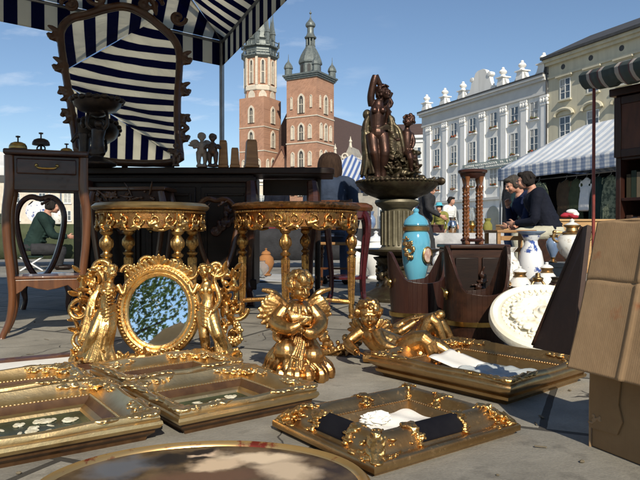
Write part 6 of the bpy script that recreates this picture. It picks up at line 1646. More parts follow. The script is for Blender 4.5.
# ================================================================ people
def person(label, loc, rz, pose='stand', seat=.45, lean=.08, top=NAVYC, leg=DENIM, hairm=HAIRB, hair='short', arms=None, sc=1.0, look=(0, -1, -.05), vox=.011, hat=None, shoes=BLACKW, twist=0, hip=None):
    """faces local -y; one continuous body, clothes and hair as parts over it"""
    t = thing('person', label, 'person', loc, rz)
    if pose == 'sit':
        pel = V((0, 0, seat + .10)); kn = [V((s*.12, -.43, seat + .06)) for s in (-1, 1)]; an_ = [V((s*.12, -.40, .085)) for s in (-1, 1)]
    elif pose == 'step':
        pel = V((0, 0, .93)); kn = [V((-.10, -.14, .50)), V((.10, .06, .50))]; an_ = [V((-.11, -.20, .085)), V((.11, .30, .12))]
    else:
        pel = V((0, 0, .94)); kn = [V((s*.10, -.02, .50)) for s in (-1, 1)]; an_ = [V((s*.11, .03, .085)) for s in (-1, 1)]
    hips = [pel + V((s*.09, -.0, -.02)) for s in (-1, 1)]
    wst = pel + V((0, -lean*.35, .20)); chs = pel + V((0, -lean*.8, .40)); nk = pel + V((0, -lean*1.05, .53)); hd = nk + V((0, -.035 - lean*.25, .145))
    sh = [chs + V((s*.185, 0, .075)) for s in (-1, 1)]
    if arms is None: arms = [((s*.25, .02, -.22), (s*.22, -.10, -.42)) for s in (-1, 1)]
    el = [chs + V(a[0]) for a in arms]; wr = [chs + V(a[1]) for a in arms]
    B = MB()
    limb(B, [pel, wst, chs, nk - V((0, 0, .03)), nk + V((0, 0, .05)), hd], [.145, .125, .150, .062, .054, .06], n=14)
    for i, s in enumerate((-1, 1)):
        limb(B, [chs + V((s*.06, 0, .075)), sh[i], sh[i].lerp(el[i], .55), el[i], el[i].lerp(wr[i], .92), wr[i]], [.075, .060, .050, .042, .030, .028], n=10)
        d = (wr[i] - el[i]).normalized(); hand(B, wr[i], d, (-s, -.2, .1), .175, .55, s)
        limb(B, [hips[i], hips[i].lerp(kn[i], .5), kn[i], kn[i].lerp(an_[i], .4), an_[i] + V((0, 0, -.015))], [.095, .085, .058, .056, .037], n=12)
        B.ell(an_[i] + V((0, -.08, -.045)), (.042, .12, .035), n=10, m=6)
    head(B, hd, .225, look)
    body = B.build('body', SKIN, t, voxel=vox*.8, sm=2)
    Hb = basis(look).to_4x4()
    for s in (-1, 1): MB().ell(hd + (Hb @ V((s*.032, -.077, .001))), (.011, .007, .007), Hb, n=8, m=5).build('eye', EYEM, t)
    K = MB()
    limb(K, [pel + V((0, 0, -.04)), wst, chs, chs + V((0, -lean*.14, .095)), nk + V((0, -.004, .012))], [.160, .146, .170, .15, .078], n=16)
    rnd = random.Random(int(abs(loc[0])*100) + 3)
    for i, s in enumerate((-1, 1)):
        limb(K, [chs + V((s*.06, 0, .075)), sh[i], sh[i].lerp(el[i], .55), el[i], el[i].lerp(wr[i], .92)], [.095, .080, .066, .058, .043], n=10)
        for k in range(4):      # creases at the elbow
            p_ = el[i].lerp(sh[i], .1 + .12*k); K.tube([p_ + V((-.045, -.03, .01)), p_ + V((0, -.062, -.006)), p_ + V((.045, -.03, .012))], .010, n=6)
    for k in range(8):
        z = rnd.uniform(.0, .38); a = rnd.uniform(-.5, .5)
        c_ = pel.lerp(chs, z/.4); K.tube([c_ + V((-.13, -.09, .02*a)), c_ + V((0, -.165, -.02)), c_ + V((.13, -.09, -.03*a))], .014, n=6)
        K.tube([c_ + V((-.13, .09, .02*a)), c_ + V((0, .160, .02)), c_ + V((.13, .09, -.03*a))], .012, n=6)
    K.build('jacket', top, t, voxel=vox, sm=3)
    T_ = MB(); limb(T_, [pel + V((0, 0, .06)), pel, pel - V((0, 0, .05))], [.145, .158, .14], n=14)
    for i, s in enumerate((-1, 1)):
        limb(T_, [hips[i], hips[i].lerp(kn[i], .5), kn[i], kn[i].lerp(an_[i], .4), an_[i] + V((0, 0, -.015))], [.112, .100, .076, .072, .060], n=12)
        for k in range(4): p_ = kn[i] + V((0, 0, .03*(k-1.5))); T_.tube([p_ + V((-.06, -.03, 0)), p_ + V((0, -.078, -.01)), p_ + V((.06, -.03, .01))], .010, n=6)
    T_.build('trousers', leg, t, voxel=vox, sm=3)
    for i in (0, 1):
        MB().ell(an_[i] + V((0, -.075, -.045)), (.052, .145, .042), n=12, m=8).ell(an_[i] + V((0, .02, -.03)), (.045, .05, .055), n=10, m=7).build('shoe', shoes, t, voxel=.009)
    Hq = MB(); P = lambda x, y, z: hd + (Hb @ V((x, y, z)))
    Hq.ell(P(0, .030, .045), (.091, .100, .088), Hb, n=16, m=12); Hq.ell(P(0, .055, -.01), (.084, .078, .085), Hb, n=14, m=10)
    Hq.ell(P(0, -.045, .085), (.07, .05, .036), Hb, n=12, m=8)
    for s in (-1, 1): Hq.ell(P(s*.078, .02, .005), (.018, .05, .06), Hb, n=10, m=7)
    if hair == 'bob':
        Hq.ell(P(0, .055, -.055), (.108, .085, .115), Hb, n=16, m=10); Hq.ell(P(0, .04, .03), (.108, .108, .10), Hb, n=16, m=12)
        for s in (-1, 1): Hq.ell(P(s*.088, .01, -.05), (.03, .07, .10), Hb, n=10, m=8)
        for k in range(46):
            a = -.5 + (pi + 1.0)*k/45 + rnd.uniform(-.05, .05)
            Hq.tube([P(.02*cos(a), .03 + .02*sin(a), .132 + rnd.uniform(-.004, .004)), P(.085*cos(a), .035 + .085*sin(a), .10), P(.116*cos(a), .04 + .108*sin(a), .03), P(.118*cos(a + .1), .045 + .10*sin(a + .1), -.06), P(.108*cos(a), .045 + .09*sin(a), -.165 + rnd.uniform(-.02, .015))], [.006, .010, .0105, .010, .005], n=6)
    for k in range(26):
        a = rnd.uniform(0, 2*pi); e = rnd.uniform(.1, 1.2); p_ = P(.088*cos(a)*cos(e), .03 + .095*sin(a)*cos(e), .045 + .088*sin(e))
        if (Hb.inverted() @ (p_ - hd)).y > -.05: Hq.tube([p_, p_ + Hb @ V((.01*cos(a), .02, -.03)), p_ + Hb @ V((.012*cos(a), .03, -.06))], [.012, .011, .004], n=6)
    Hq.build('hair', hairm, t, voxel=.0075, sm=1)
    if hat: 
        q = MB().lathe([(.16, .07), (.15, .078), (.098, .085), (.094, .14), (.07, .165), (0, .172)], n=24); q.xf(M.Translation(hd) @ Hb); q.build('hat', hat, t)
    if sc != 1: t.scale = (sc, sc, sc)
    return t
MY = 7.8
HAIRD = mat('dark_grey_hair', (.07, .06, .05), (.035, .03, .026), rough=.8, spec=.2, scale=60, bump=.9, bscale=90, stretch=(1, 1, .2))
px0 = at(552, 240, MY)
person('man in dark jacket and pale trousers sitting on a crate with hands together', (px0.x, MY, 0), R(-106), 'sit', .50, .24, NAVYC, KHAKI, HAIRK, arms=[((-.22, -.04, -.26), (-.07, -.26, -.33)), ((.22, -.05, -.26), (.07, -.28, -.29))], look=(-.1, -1, .0), vox=.008, sc=.95)
px1 = at(541, 240, 8.35)
person('man with greying hair in a dark blue jumper leaning forward beside another man', (px1.x + .02, 8.35, 0), R(-84), 'sit', .48, .32, cloth('deep_blue_cloth', (.012, .02, .06)), DENIM, HAIRD, arms=[((-.21, -.12, -.22), (-.08, -.22, -.02)), ((.22, -.10, -.24), (.05, -.26, -.30))], look=(.1, -.9, -.35), vox=.009, sc=.95)
sx_ = at(336, 230, 6.3)
chair('wooden chair under the woman in the slate blue shirt', (sx_.x, 6.3, 0), R(172))
person('brown haired woman in a slate blue shirt sitting with her back turned', (sx_.x - .06, 6.28, 0), R(172), 'sit', .46, .06, SHIRTB, DENIM, HAIRB, 'bob', vox=.009, look=(-.35, -1, -.1))
p = at(424, 257, 10.6)
person('standing person in a dark top and trousers beyond the bronze bowl', (p.x, 10.6, 0), R(78), 'step', sc=.84, top=BLACKC, leg=BLACKC, hairm=HAIRK, vox=.013, arms=[((-.26, -.05, -.2), (-.24, -.28, -.34)), ((.26, -.05, -.2), (.22, -.28, -.34))])
p = at(417, 257, 13.4)
person('stooping person in a lilac top beyond the turquoise urn', (p.x, 13.4, 0), R(60), 'stand', lean=.24, top=LILAC, leg=GREYC, hairm=HAIRG, sc=.9, vox=.014)
p = at(440.5, 257, 12.8)
person('child in a yellow shirt and a turquoise hat beside the standing person', (p.x, 12.8, 0), R(-30), 'stand', top=YELLOWC, leg=KHAKI, hairm=HAIRB, sc=.66, hat=CYANC, vox=.014)
p = at(447, 257, 14)
person('person in a white top walking in front of the white tenement', (p.x + .1, 14.4, 0), R(40), 'step', top=WHITEC, leg=GREYC, hairm=HAIRK, sc=.8, vox=.014)
p = at(42, 260, 9.2)
person('man in a dark green jacket sitting low beyond the lyre back chair', (p.x - .15, 9.2, 0), R(112), 'sit', .26, .22, GREENC, BLACKC, HAIRK, sc=.92, vox=.010, arms=[((-.24, -.14, -.2), (-.14, -.36, -.22)), ((.24, -.14, -.2), (.14, -.36, -.22))])
st2 = thing('folding_stool', 'low folding stool under the man in the dark green jacket', 'stool', (p.x - .15, 9.2, 0), R(112))
MB().b2((-.18, -.15, .195), (.18, .17, .215)).build('seat', GREENC, st2, bevel=.006)
for s in (-1, 1):
    MB().tube([(s*.17, -.15, 0), (s*.17, .15, .2)], .011).build('leg', WHITEM, st2); MB().tube([(s*.15, .15, 0), (s*.15, -.15, .2)], .011).build('leg', WHITEM, st2)
p = at(276, 257, 12.5)
person('distant person in dark blue wearing a white hat, seen between the tables', (p.x, 12.6, 0), R(20), 'stand', top=NAVYC, leg=DENIM, hairm=HAIRB, hat=WHITEC, sc=.95, vox=.014)
# crate the men sit on / behind
cr = thing('seat_crate', 'dark crate under the man in the pale trousers', 'crate', (px0.x, MY + .02, 0), R(-106))
MB().b2((-.24, -.2, 0), (.24, .22, .47)).build('body', DARKW, cr, bevel=.006)
for z in (.1, .25, .385): MB().b2((-.25, -.212, z), (.25, -.2, z + .08)).build('slat', DARKW, cr, bevel=.003)
cr = thing('seat_crate', 'dark crate under the man with greying hair', 'crate', (px1.x, 8.37, 0), R(-66))
MB().b2((-.24, -.2, 0), (.24, .22, .44)).build('body', DARKW, cr, bevel=.006)
MB().b2((-.25, -.21, .40), (.25, .23, .445)).build('rim', DARKW, cr, bevel=.003)
wc = thing('pine_chest', 'pale wooden chest with goods on top behind the white and gilt urn', 'chest', (at(588, 250, 8.5).x, 8.5, 0), R(3))
MB().b2((-.42, 0, .05), (.50, .4, .71)).build('body', PINE, wc, bevel=.006)
MB().b2((-.44, -.02, .71), (.52, .42, .74)).build('lid', PINE, wc, bevel=.006)
MB().b2((-.43, -.012, 0), (.51, .41, .06)).build('plinth', OAK, wc, bevel=.006)
q = MB().lathe([(.0, -.004), (.02, -.004), (.02, .004), (0, .004)], n=14, c=(.03, -.006, .5), ax=rx(R(90))); q.build('lock_plate', BRASS, wc)
q = MB(); rnd = random.Random(31)
rc = thing('red_cloth_bundle', 'bundle of red and white cloth on the pale chest', 'bundle', (at(571, 216, 8.6).x, 8.7, .74))
for k in range(7): q.ell((rnd.uniform(-.1, .1), rnd.uniform(-.06, .06), .05 + rnd.uniform(0, .05)), (rnd.uniform(.05, .09), .06, rnd.uniform(.03, .05)), n=9, m=6)
rc.scale = (.72, .72, .72); q.build('red_cloth', REDC, rc, voxel=.01)
MB().ell((.06, -.02, .15), (.11, .07, .05)).ell((.12, 0, .10), (.09, .08, .06)).build('white_cloth', WHITEC, rc, voxel=.01)

# ================================================================ goods behind the tubs
def vase(name, label, px, ytop, ybot, Y, prof, m, n=32, base=None, cat='vase', rz=0):
    p = at(px, ybot, Y); zt_ = at(px, ytop, Y).z; z0 = max(0, p.z) if base is None else base
    t = thing(name, label, cat, (p.x, Y, z0), rz); h = zt_ - z0
    return t, h
VP = [(.20, 0), (.22, .03), (.14, .07), (.16, .12), (.30, .30), (.42, .52), (.44, .66), (.36, .80), (.24, .88), (.22, .93), (.32, .99), (.33, 1.0), (.28, 1.0)]
def prof_scale(p, r, h): return [(a*r, b*h) for a, b in p]
FLOR = mat('floral_porcelain', (.76, .75, .71), (.45, .38, .30), rough=.15, scale=26, lo=.55, hi=.68, coat=.5)
BLUEW = mat('blue_white_porcelain', (.70, .71, .73), (.04, .08, .28), rough=.15, scale=11, lo=.57, hi=.62, coat=.5)
GLZ = mat('cobalt_glaze', (.10, .16, .30), (.25, .33, .45), rough=.2, scale=6, coat=.4)
t, h = vase('white_vase', 'white relief vase in front of the slatted stand', 506, 247, 322, 3.95, VP, FLOR)
q = MB().lathe(prof_scale(VP, .22, h), n=36); q.build('body', FLOR, t); q = MB(); rnd = random.Random(44); rococo(q, .13, .16, rnd, 12, .010, tr(0, -.085, h*.6)); q.build('relief', WHITEP, t, voxel=.004, sm=1)
t, h = vase('blue_white_vase', 'blue and white vase with a flared blue rim next to the white relief vase', 531, 231, 318, 4.15, VP, BLUEW)
MB().lathe(prof_scale(VP, .19, h*.95), n=36).build('body', BLUEW, t); MB().lathe([(.055, h*.95), (.062, h*.955), (.092, h*.99), (.094, h), (.08, h)], n=32).build('rim', GLZ, t)
# slatted stand
ss = thing('slatted_stand', 'brown slatted wooden stand behind the white vase', 'stand', (at(510, 250, 4.35).x, 4.35, 0), R(5))
zt_ = at(0, 230, 4.35).z
MB().b2((-.13, -.10, zt_ - .02), (.15, .16, zt_)).build('top', OAK, ss, bevel=.004)
for x in (-.115, .135):
    for y in (-.085, .145): MB().b2((x - .012, y - .012, 0), (x + .012, y + .012, zt_ - .021)).build('leg', OAK, ss)
for z in (.12, .22, .32, .42, .50): MB().b2((-.1, -.095, z), (.12, -.083, z + .03)).build('slat', OAK, ss)
# oval gilt rimmed mirror leaning
ov = thing('oval_rimmed_plate', 'oval framed grey glass with a thin gilt rim leaning behind the dark tub', 'framed glass', (at(494, 318, 3.62).x, 3.62, 0), rot=(R(-16), 0, R(32)))
MB().lathe([(0, -.004), (.10, -.004), (.10, .006), (0, .006)], n=48, c=(0, 0, .19), ax=rx(R(90)) @ M.Diagonal((1, 1.75, 1, 1))).build('glass', GREYS, ov, smooth=False)
MB().tube([(.102*cos(a), -.004, .19 + .178*sin(a)) for a in [2*pi*k/48 for k in range(49)]], .009).build('rim', GOLDP, ov)
# bronze candlestick figure
cs = thing('candlestick', 'gilt figural candlestick among the porcelain', 'candlestick', (at(538, 316, 3.55).x, 3.55, 0), 0)
q = MB().lathe([(.055, 0), (.06, .015), (.03, .03), (.022, .07), (.035, .1), (.018, .12)], n=20); limb(q, [(0, 0, .1), (0, 0, .16), (0, 0, .20)], [.024, .022, .02]); head(q, (0, 0, .235), .05)
limb(q, [(-.02, 0, .195), (-.045, -.01, .23), (-.02, 0, .28)], [.01, .008, .007]); limb(q, [(.02, 0, .195), (.045, -.01, .23), (.02, 0, .28)], [.01, .008, .007])
q.lathe([(.012, .27), (.03, .285), (.032, .295), (.015, .30), (.014, .32), (0, .325)], n=16); q.build('body', DGOLD, cs, voxel=.004, sm=1)
for s in (-1, 1): q = MB(); spiral(q, (s*.045, 0, .07), (s, 0, 0), (0, 0, 1), .035, 1.3, .008, n=16, s=s); q.build('scroll', DGOLD, cs)
# silver dish with gilt handle
for (px, py, Y, lab, r) in ((566, 309, 3.65, 'silver dish with an arched gilt handle beside the leaning flap', .13), (548, 318, 3.30, 'small silver bowl with a scalloped edge behind the cream rosette', .085)):
    t = thing('silver_dish', lab, 'dish', (at(px, py, Y).x, Y, 0), .3, 'silver dishes'); 
    MB().lathe([(.0, .10), (r*.4, .10), (r*.35, .06), (r*.5, .0), (r*.55, .0), (r*.42, .07), (r*.5, .11), (r*.9, .14), (r, .165), (r*1.03, .17), (r*.9, .15), (0, .115)], n=40).build('bowl', SILVER, t)
    MB().tube([(r*.95*cos(a), 0, .165 + r*.75*sin(a)) for a in [pi*k/14 for k in range(15)]], .006, n=7).build('handle', DGOLD, t)
    q = MB()
    for k in range(18): a = 2*pi*k/18; q.ell((r*1.02*cos(a), r*1.02*sin(a), .168), (.014, .014, .008), n=6, m=4)
    q.build('rim', SILVER, t, voxel=.004, sm=1)
def ornate_jar(name, label, px, ytop, Y, m, mtrim, r, lid=True, z0=0.0, handles=False):
    t = thing(name, label, 'jar' if 'jar' in name else 'vase', (at(px, 300, Y).x, Y, z0), .4)
    h = H + (HY - ytop)/F*Y - z0
    MB().lathe([(a*r, b*h) for a, b in ((.30, .16), (.42, .22), (.80, .40), (1, .56), (.94, .68), (.66, .78), (.48, .82))], n=32).build('body', m, t)
    MB().lathe([(a*r, b*h) for a, b in ((.62, 0), (.66, .02), (.44, .05), (.24, .10), (.34, .14), (.38, .165), (.3, .17))], n=28).build('foot', mtrim, t)
    MB().lathe([(a*r, b*h) for a, b in ((.46, .80), (.56, .82), (.44, .85), (.50, .885), (.58, .90), (.5, .905))], n=28).build('collar', mtrim, t)
    if lid: MB().lathe([(a*r, b*h) for a, b in ((.54, .90), (.44, .93), (.2, .955), (.10, .965), (.16, .98), (.1, .995), (0, 1))], n=24).build('lid', m, t)
    if handles:
        for s in (-1, 1): q = MB(); spiral(q, (s*r*1.02, 0, h*.70), (s, 0, 0), (0, 0, 1), r*.34, 1.2, r*.085, n=16, s=-s, start=pi); q.build('handle', mtrim, t)
    return t
ornate_jar('ornate_jar', 'cream lidded jar with gilt scroll handles beside the white relief vase', 520, 266, 3.72, FLOR, DGOLD, .075, True, handles=True)
ornate_jar('gilt_vase', 'slim gilt vase just right of the oval framed glass', 511, 282, 3.45, DGOLD, GOLDR, .05, False)
ornate_jar('ornate_jar', 'plain white lidded jar in front of the grey box', 547, 262, 3.95, WHITEP, DGOLD, .075)
ornate_jar('bronze_vase', 'dark bronze two handled vase close to the leaning flap', 557, 272, 3.72, BRONZE, VERDI, .065, False, handles=True)
ornate_jar('ornate_jar', 'small silver lidded jar right behind the top of the cream rosette', 526, 288, 3.35, SILVER, SILVER, .055)
ornate_jar('ornate_jar', 'white lidded jar behind the oval framed glass', 489, 252, 3.98, WHITEP, WHITEP, .07)
ornate_jar('cobalt_vase', 'slender cobalt vase on the grey box', 553, 232, 4.62, GLZ, DGOLD, .05, False, z0=.332)
# white urn with gilt mounts on a plinth box
gb = thing('grey_box', 'plain dark grey box behind the porcelain vases', 'box', (at(556, 300, 4.6).x, 4.62, 0), R(6))
MB().b2((-.17, -.12, 0), (.15, .15, .30)).build('body', GREYC, gb, bevel=.005); MB().b2((-.175, -.125, .30), (.155, .155, .33)).build('lid', GREYC, gb, bevel=.004)
pb = thing('plinth_box', 'dark box under the white and gilt urn', 'box', (at(572, 280, 4.25).x, 4.25, 0), R(4))
zpb = at(0, 281, 4.25).z
MB().b2((-.12, -.10, 0), (.12, .12, zpb - .002)).build('body', DARKW, pb, bevel=.005); MB().b2((-.125, -.105, zpb - .03), (.125, -.1, zpb - .01)).build('moulding', DARKW, pb)
t = thing('gilt_mounted_urn', 'white painted porcelain urn with gilt neck, foot and handles on the dark box', 'urn', (at(572, 280, 4.25).x, 4.25, zpb))
h = at(0, 222, 4.25).z - zpb
MB().lathe([(.0, h*.36), (.035, h*.36), (.075, h*.46), (.098, h*.58), (.10, h*.68), (.085, h*.76), (.05, h*.80)], n=40).build('body', FLOR, t)
MB().lathe([(.062, 0), (.065, .012), (.04, .03), (.03, h*.15), (.042, h*.2), (.026, h*.25), (.04, h*.33), (.05, h*.375), (.02, h*.38)], n=32).build('foot', DGOLD, t)
MB().lathe([(.055, h*.79), (.07, h*.80), (.072, h*.82), (.042, h*.85), (.038, h*.90), (.055, h*.93), (.056, h*.95), (.03, h*.955)], n=32).build('neck', DGOLD, t)
MB().lathe([(.05, h*.95), (.03, h*.98), (.012, h), (.018, h*1.03), (0, h*1.06)], n=24).build('lid', FLOR, t)
for s in (-1, 1):
    q = MB(); q.tube([(s*.07, 0, h*.82), (s*.115, 0, h*.82), (s*.128, 0, h*.72), (s*.10, 0, h*.66)], [.009, .011, .010, .009]); q.ell((s*.12, 0, h*.83), .015); q.build('handle', DGOLD, t)

# ================================================================ blue striped tent with clothes
TD = V((.37, -.93, 0)); TN = V((-.93, -.37, 0))
T0 = V((4.5, 15.7, 0)); TLn = 4.2; TDp = 3.0
tt = thing('market_tent', 'pale blue and white striped market tent with a checked valance', 'tent', T0, math.atan2(TD.y, TD.x))
# local: x along front, y inwards (away from the square side)
E = [V((0, 0, 2.16)), V((TLn, 0, 2.16)), V((TLn, TDp, 2.16)), V((0, TDp, 2.16))]
r0, r1 = V((1.3, TDp/2, 3.15)), V((TLn - 1.1, TDp/2, 3.15))
cloth_panel('roof_cloth', [(E[0], E[1], r1, r0, 0, TLn, 1.3, TLn - 1.1), (E[1], E[2], r1, r1, 0, TDp, TDp/2, TDp/2), (E[2], E[3], r0, r1, 0, TLn, 1.1, TLn - 1.3), (E[3], E[0], r0, r0, 0, TDp, TDp/2, TDp/2)], FABT, tt, .06)
for k in range(4):
    a, b = E[k], E[(k+1) % 4]; L = (b - a).length; dn = V((0, 0, -.30)); o_ = [V((0, -.01, 0)), V((.01, 0, 0)), V((0, .01, 0)), V((-.01, 0, 0))][k]
    cloth_panel('valance', [(a + o_, b + o_, b + dn + o_, a + dn + o_, 0, L, 0, L)], FABC, tt, 0)
for x, y in ((0.03, .03), (TLn - .03, .03), (TLn - .03, TDp - .03), (.03, TDp - .03)): MB().tube([(x, y, 0), (x, y, 2.2)], .022).build('post', STEEL, tt)
q = MB(); q.grid(lambda i, j: V((.05 + (TLn - .1)*i, TDp - .1 + .03*sin(30*i), .02 + 2.1*j)), 60, 2); q.build('back_curtain', BLACKC, tt, solid=.004)
q = MB(); q.grid(lambda i, j: V((.06 + .03*sin(22*i), .1 + (TDp - .2)*i, .02 + 2.1*j)), 40, 2); q.build('end_curtain', BLACKC, tt, solid=.004)
q = MB(); q.grid(lambda i, j: V((TLn - .1 + .03*sin(22*i), .1 + (TDp - .2)*i, .02 + 2.1*j)), 40, 2); q.build('side_curtain', BLACKC, tt, solid=.004)
def L2W(o, p): return o.matrix_world @ p
bpy.context.view_layer.update()
mw = M.Translation(T0) @ rz_(math.atan2(TD.y, TD.x))
rk = thing('clothes_rail', 'steel clothes rail under the blue striped tent', 'rail', mw @ V((.2, .35, 0)), math.atan2(TD.y, TD.x))
MB().tube([(0, 0, 1.82), (TLn - .4, 0, 1.82)], .015).build('bar', STEEL, rk)
for x in (.02, TLn - .42): MB().tube([(x, 0, 0), (x, 0, 1.82)], .016).tube([(x, -.25, .02), (x, .25, .02)], .016).build('upright', STEEL, rk)
def garment(label, x, m, w_, L, yy=0, rz=0):
    t = thing('hanging_garment', label, 'garment', mw @ V((.2 + x, .35 + yy, 1.80)), math.atan2(TD.y, TD.x) + rz, 'clothes hanging under the tent')
    q = MB(); rnd = random.Random(int(x*100))
    q.tube([(0, 0, -.05), (0, 0, -.18), (0, 0, -.5), (0, 0, -L)], [.05, w_*.42, w_*.46, w_*.52], n=14, up=(0, 1, 0), flat=.34)
    for s in (-1, 1): q.tube([(s*w_*.32, 0, -.11), (s*w_*.52, 0, -.30), (s*w_*.56, .02, -.62)], [.075, .07, .06], n=9, up=(0, 1, 0), flat=.7)
    for k in range(7):
        xx = w_*(-.4 + .8*k/6); q.tube([(xx*.7, -.05, -.25), (xx*.9, -.07, -.55), (xx, -.075, -L + .01)], [.02, .028, .03], n=6)
    q.build('cloth', m, t, voxel=.018, sm=2)
    MB().tube([(-w_*.4, 0, -.12), (0, 0, -.035), (0, 0, .03), (.025, 0, .045), (.03, 0, .02)], .007, n=6).build('hanger', STEEL, t)
PRINT = mat('print_cloth', (.06, .08, .05), (.22, .24, .15), rough=.85, scale=14, lo=.45, hi=.55)
for args in (('black hanging coat at the far end of the clothes rail', .15, BLACKC, .42, 1.35, -.28), ('faded teal shirt hanging near the far end of the rail', .42, cloth('teal_cloth', (.04, .08, .085)), .40, .9, -.28), ('long black dress hanging behind the seated men', .75, BLACKC, .42, 1.4, -.28), ('grey printed dress hanging behind the seated men', 1.1, PRINT, .42, 1.2, -.2), ('brown wool coat hanging just right of the seated men', 1.75, cloth('brown_cloth', (.09, .06, .035)), .44, 1.0), ('pale olive jacket hanging beside the white shirt', 2.05, OLIVE, .42, .95), ('white shirt hanging in the middle of the rail', 2.35, WHITEC, .34, .78), ('dark green coat hanging right next to the white shirt', 2.68, GREENC, .44, 1.0), ('green printed dress hanging behind the red post', 3.0, PRINT, .44, 1.05), ('olive parka hanging at the near end of the rail', 3.45, OLIVE, .46, .95)):
    garment(*args)
# goods table below the clothes
gt = thing('goods_table', 'cloth covered trestle table below the hanging clothes', 'table', mw @ V((1.5, -.35, 0)), math.atan2(TD.y, TD.x))
MB().b2((0, -.3, .55), (2.6, .3, .60)).build('top', OAK, gt, bevel=.004)
q = MB(); q.grid(lambda i, j: V((-.01 + 2.62*i, -.315 - .02*sin(26*i)*(1-j), .05 + .55*j)), 60, 3); q.build('cloth', BLACKC, gt, solid=.004)
for x in (.1, 2.5):
    for y in (-.2, .2): MB().tube([(x, y, 0), (x, y, .55)], .02).build('leg', STEEL, gt)
rnd = random.Random(66)
for k, (m, nm) in enumerate(((REDC, 'red'), (WHITEC, 'white'), (LILAC, 'lilac'), (TANC, 'tan'), (CYANC, 'turquoise'), (BLACKC, 'black'))):
    t = thing('folded_garment', f'{nm} folded garment on the table below the hanging clothes', 'garment', mw @ V((1.75 + .40*k, -.38 + .08*(k % 2), .6)), rnd.uniform(-.4, .4) - 1.19, 'folded garments on the goods table')
    q = MB()
    for j in range(3): q.box((0, 0, .025 + .045*j), (.30 - .02*j, .22, .044), rot=M.Rotation(rnd.uniform(-.1, .1), 3, 'Z').to_4x4())
    q.build('cloth', m, t, voxel=.016, sm=3)

# second small striped tent seen between the woman and the fountain
t2 = thing('small_tent', 'small blue and white striped tent roof beyond the seated woman', 'tent', (at(352, 257, 19).x, 19, 0), R(-24))
E = [V((-1.2, -1, 2.05)), V((1.2, -1, 2.05)), V((1.2, 1, 2.05)), V((-1.2, 1, 2.05))]; ap = V((0, 0, 2.95))
cloth_panel('roof_cloth', [(E[k], E[(k+1) % 4], ap, ap, 0, 2.4, 1.2, 1.2) for k in range(4)], stripes('blue_tent_stripes', (.12, .20, .46), (.75, .77, .80), .17, trans=.3), t2, .03)
for k in range(4):
    a, b = E[k], E[(k+1) % 4]; dn = V((0, 0, -.22)); cloth_panel('valance', [(a, b, b + dn, a + dn, 0, 2.4, 0, 2.4)], bpy.data.materials['blue_tent_stripes'], t2, 0)
    MB().tube([(a.x*.98, a.y*.98, 0), (a.x*.98, a.y*.98, 2.06)], .02).build('post', STEEL, t2)

# ================================================================ stall at the right edge
SY = 5.0
ra = thing('striped_awning', 'green red and cream striped awning edge on a thin red post', 'awning', (0, 0, 0))
a0, a1 = at(584, 79, SY + .1), at(665, 56, SY - 1.2)
rnd = random.Random(17)
a0 = a0 + V((-.02, 0, .02)); dirv = a1 - a0; Ld = dirv.length; dn_ = dirv.normalized(); ou = V((dn_.y, -dn_.x, 0)); ou = -ou if ou.x > 0 else ou
def lip(i, j):
    """sloped cloth, a rounded front edge and a gathered flap under it"""
    p = a0 + dirv*i; f_ = .014*sin(31*i) + .010*sin(53*i + 1)
    prof_ = [(-.62, .17), (-.30, .10), (-.06, .045), (.0, .03), (.028, .0), (.022, -.045), (.0, -.085), (-.03, -.115), (-.09, -.10), (-.13, -.06)]
    t = j*(len(prof_) - 1); k = min(int(t), len(prof_) - 2); u = t - k
    o_, z_ = (prof_[k][m_]*(1-u) + prof_[k+1][m_]*u for m_ in (0, 1))
    w_ = max(0, j - .35)
    return p + ou*(o_ + f_*w_*1.6) + V((0, 0, z_ + f_*w_*1.4 + .012*sin(17*i)*w_))
vs = MB(); vs.grid(lip, 90, 40)
def awn_mat():
    m = bpy.data.materials.new('awning_roll'); m.use_nodes = True
    t = m.node_tree; n = t.nodes; L = t.links; p_ = n['Principled BSDF']
    tc = n.new('ShaderNodeTexCoord'); mp = n.new('ShaderNodeMapping'); mp.inputs['Rotation'].default_value = (0, 0, R(0)); mp.inputs['Scale'].default_value = (0, 1, 0); L.new(tc.outputs['Object'], mp.inputs[0])
    w_ = n.new('ShaderNodeTexWave'); w_.bands_direction = 'Y'; w_.inputs['Scale'].default_value = .62; w_.inputs['Distortion'].default_value = .25; w_.inputs['Detail'].default_value = 1; L.new(mp.outputs[0], w_.inputs['Vector'])
    r = n.new('ShaderNodeValToRGB'); r.color_ramp.interpolation = 'CONSTANT'; e = r.color_ramp.elements
    e[0].position, e[0].color = 0, (.035, .05, .042, 1); e[1].position, e[1].color = .42, (.40, .35, .30, 1); q_ = e.new(.72); q_.color = (.10, .045, .042, 1); q_ = e.new(.84); q_.color = (.045, .06, .05, 1)
    L.new(w_.outputs[0], r.inputs[0]); L.new(r.outputs[0], p_.inputs['Base Color']); p_.inputs['Roughness'].default_value = .85
    return m
vs.build('cloth', awn_mat(), ra, solid=.004)
MB().tube([(a0.x + .07, a0.y - .06, 0), (a0.x + .07, a0.y - .06, a0.z + .02)], .013, n=10).build('post', mat('red_paint', (.22, .035, .025), (.14, .025, .02), rough=.45, scale=10), ra)
bkc = thing('bookcase', 'tall red brown cabinet with glazed door and shelves at the right edge', 'cabinet', (at(613, 240, 4.9).x, 4.9, 0), R(-58))
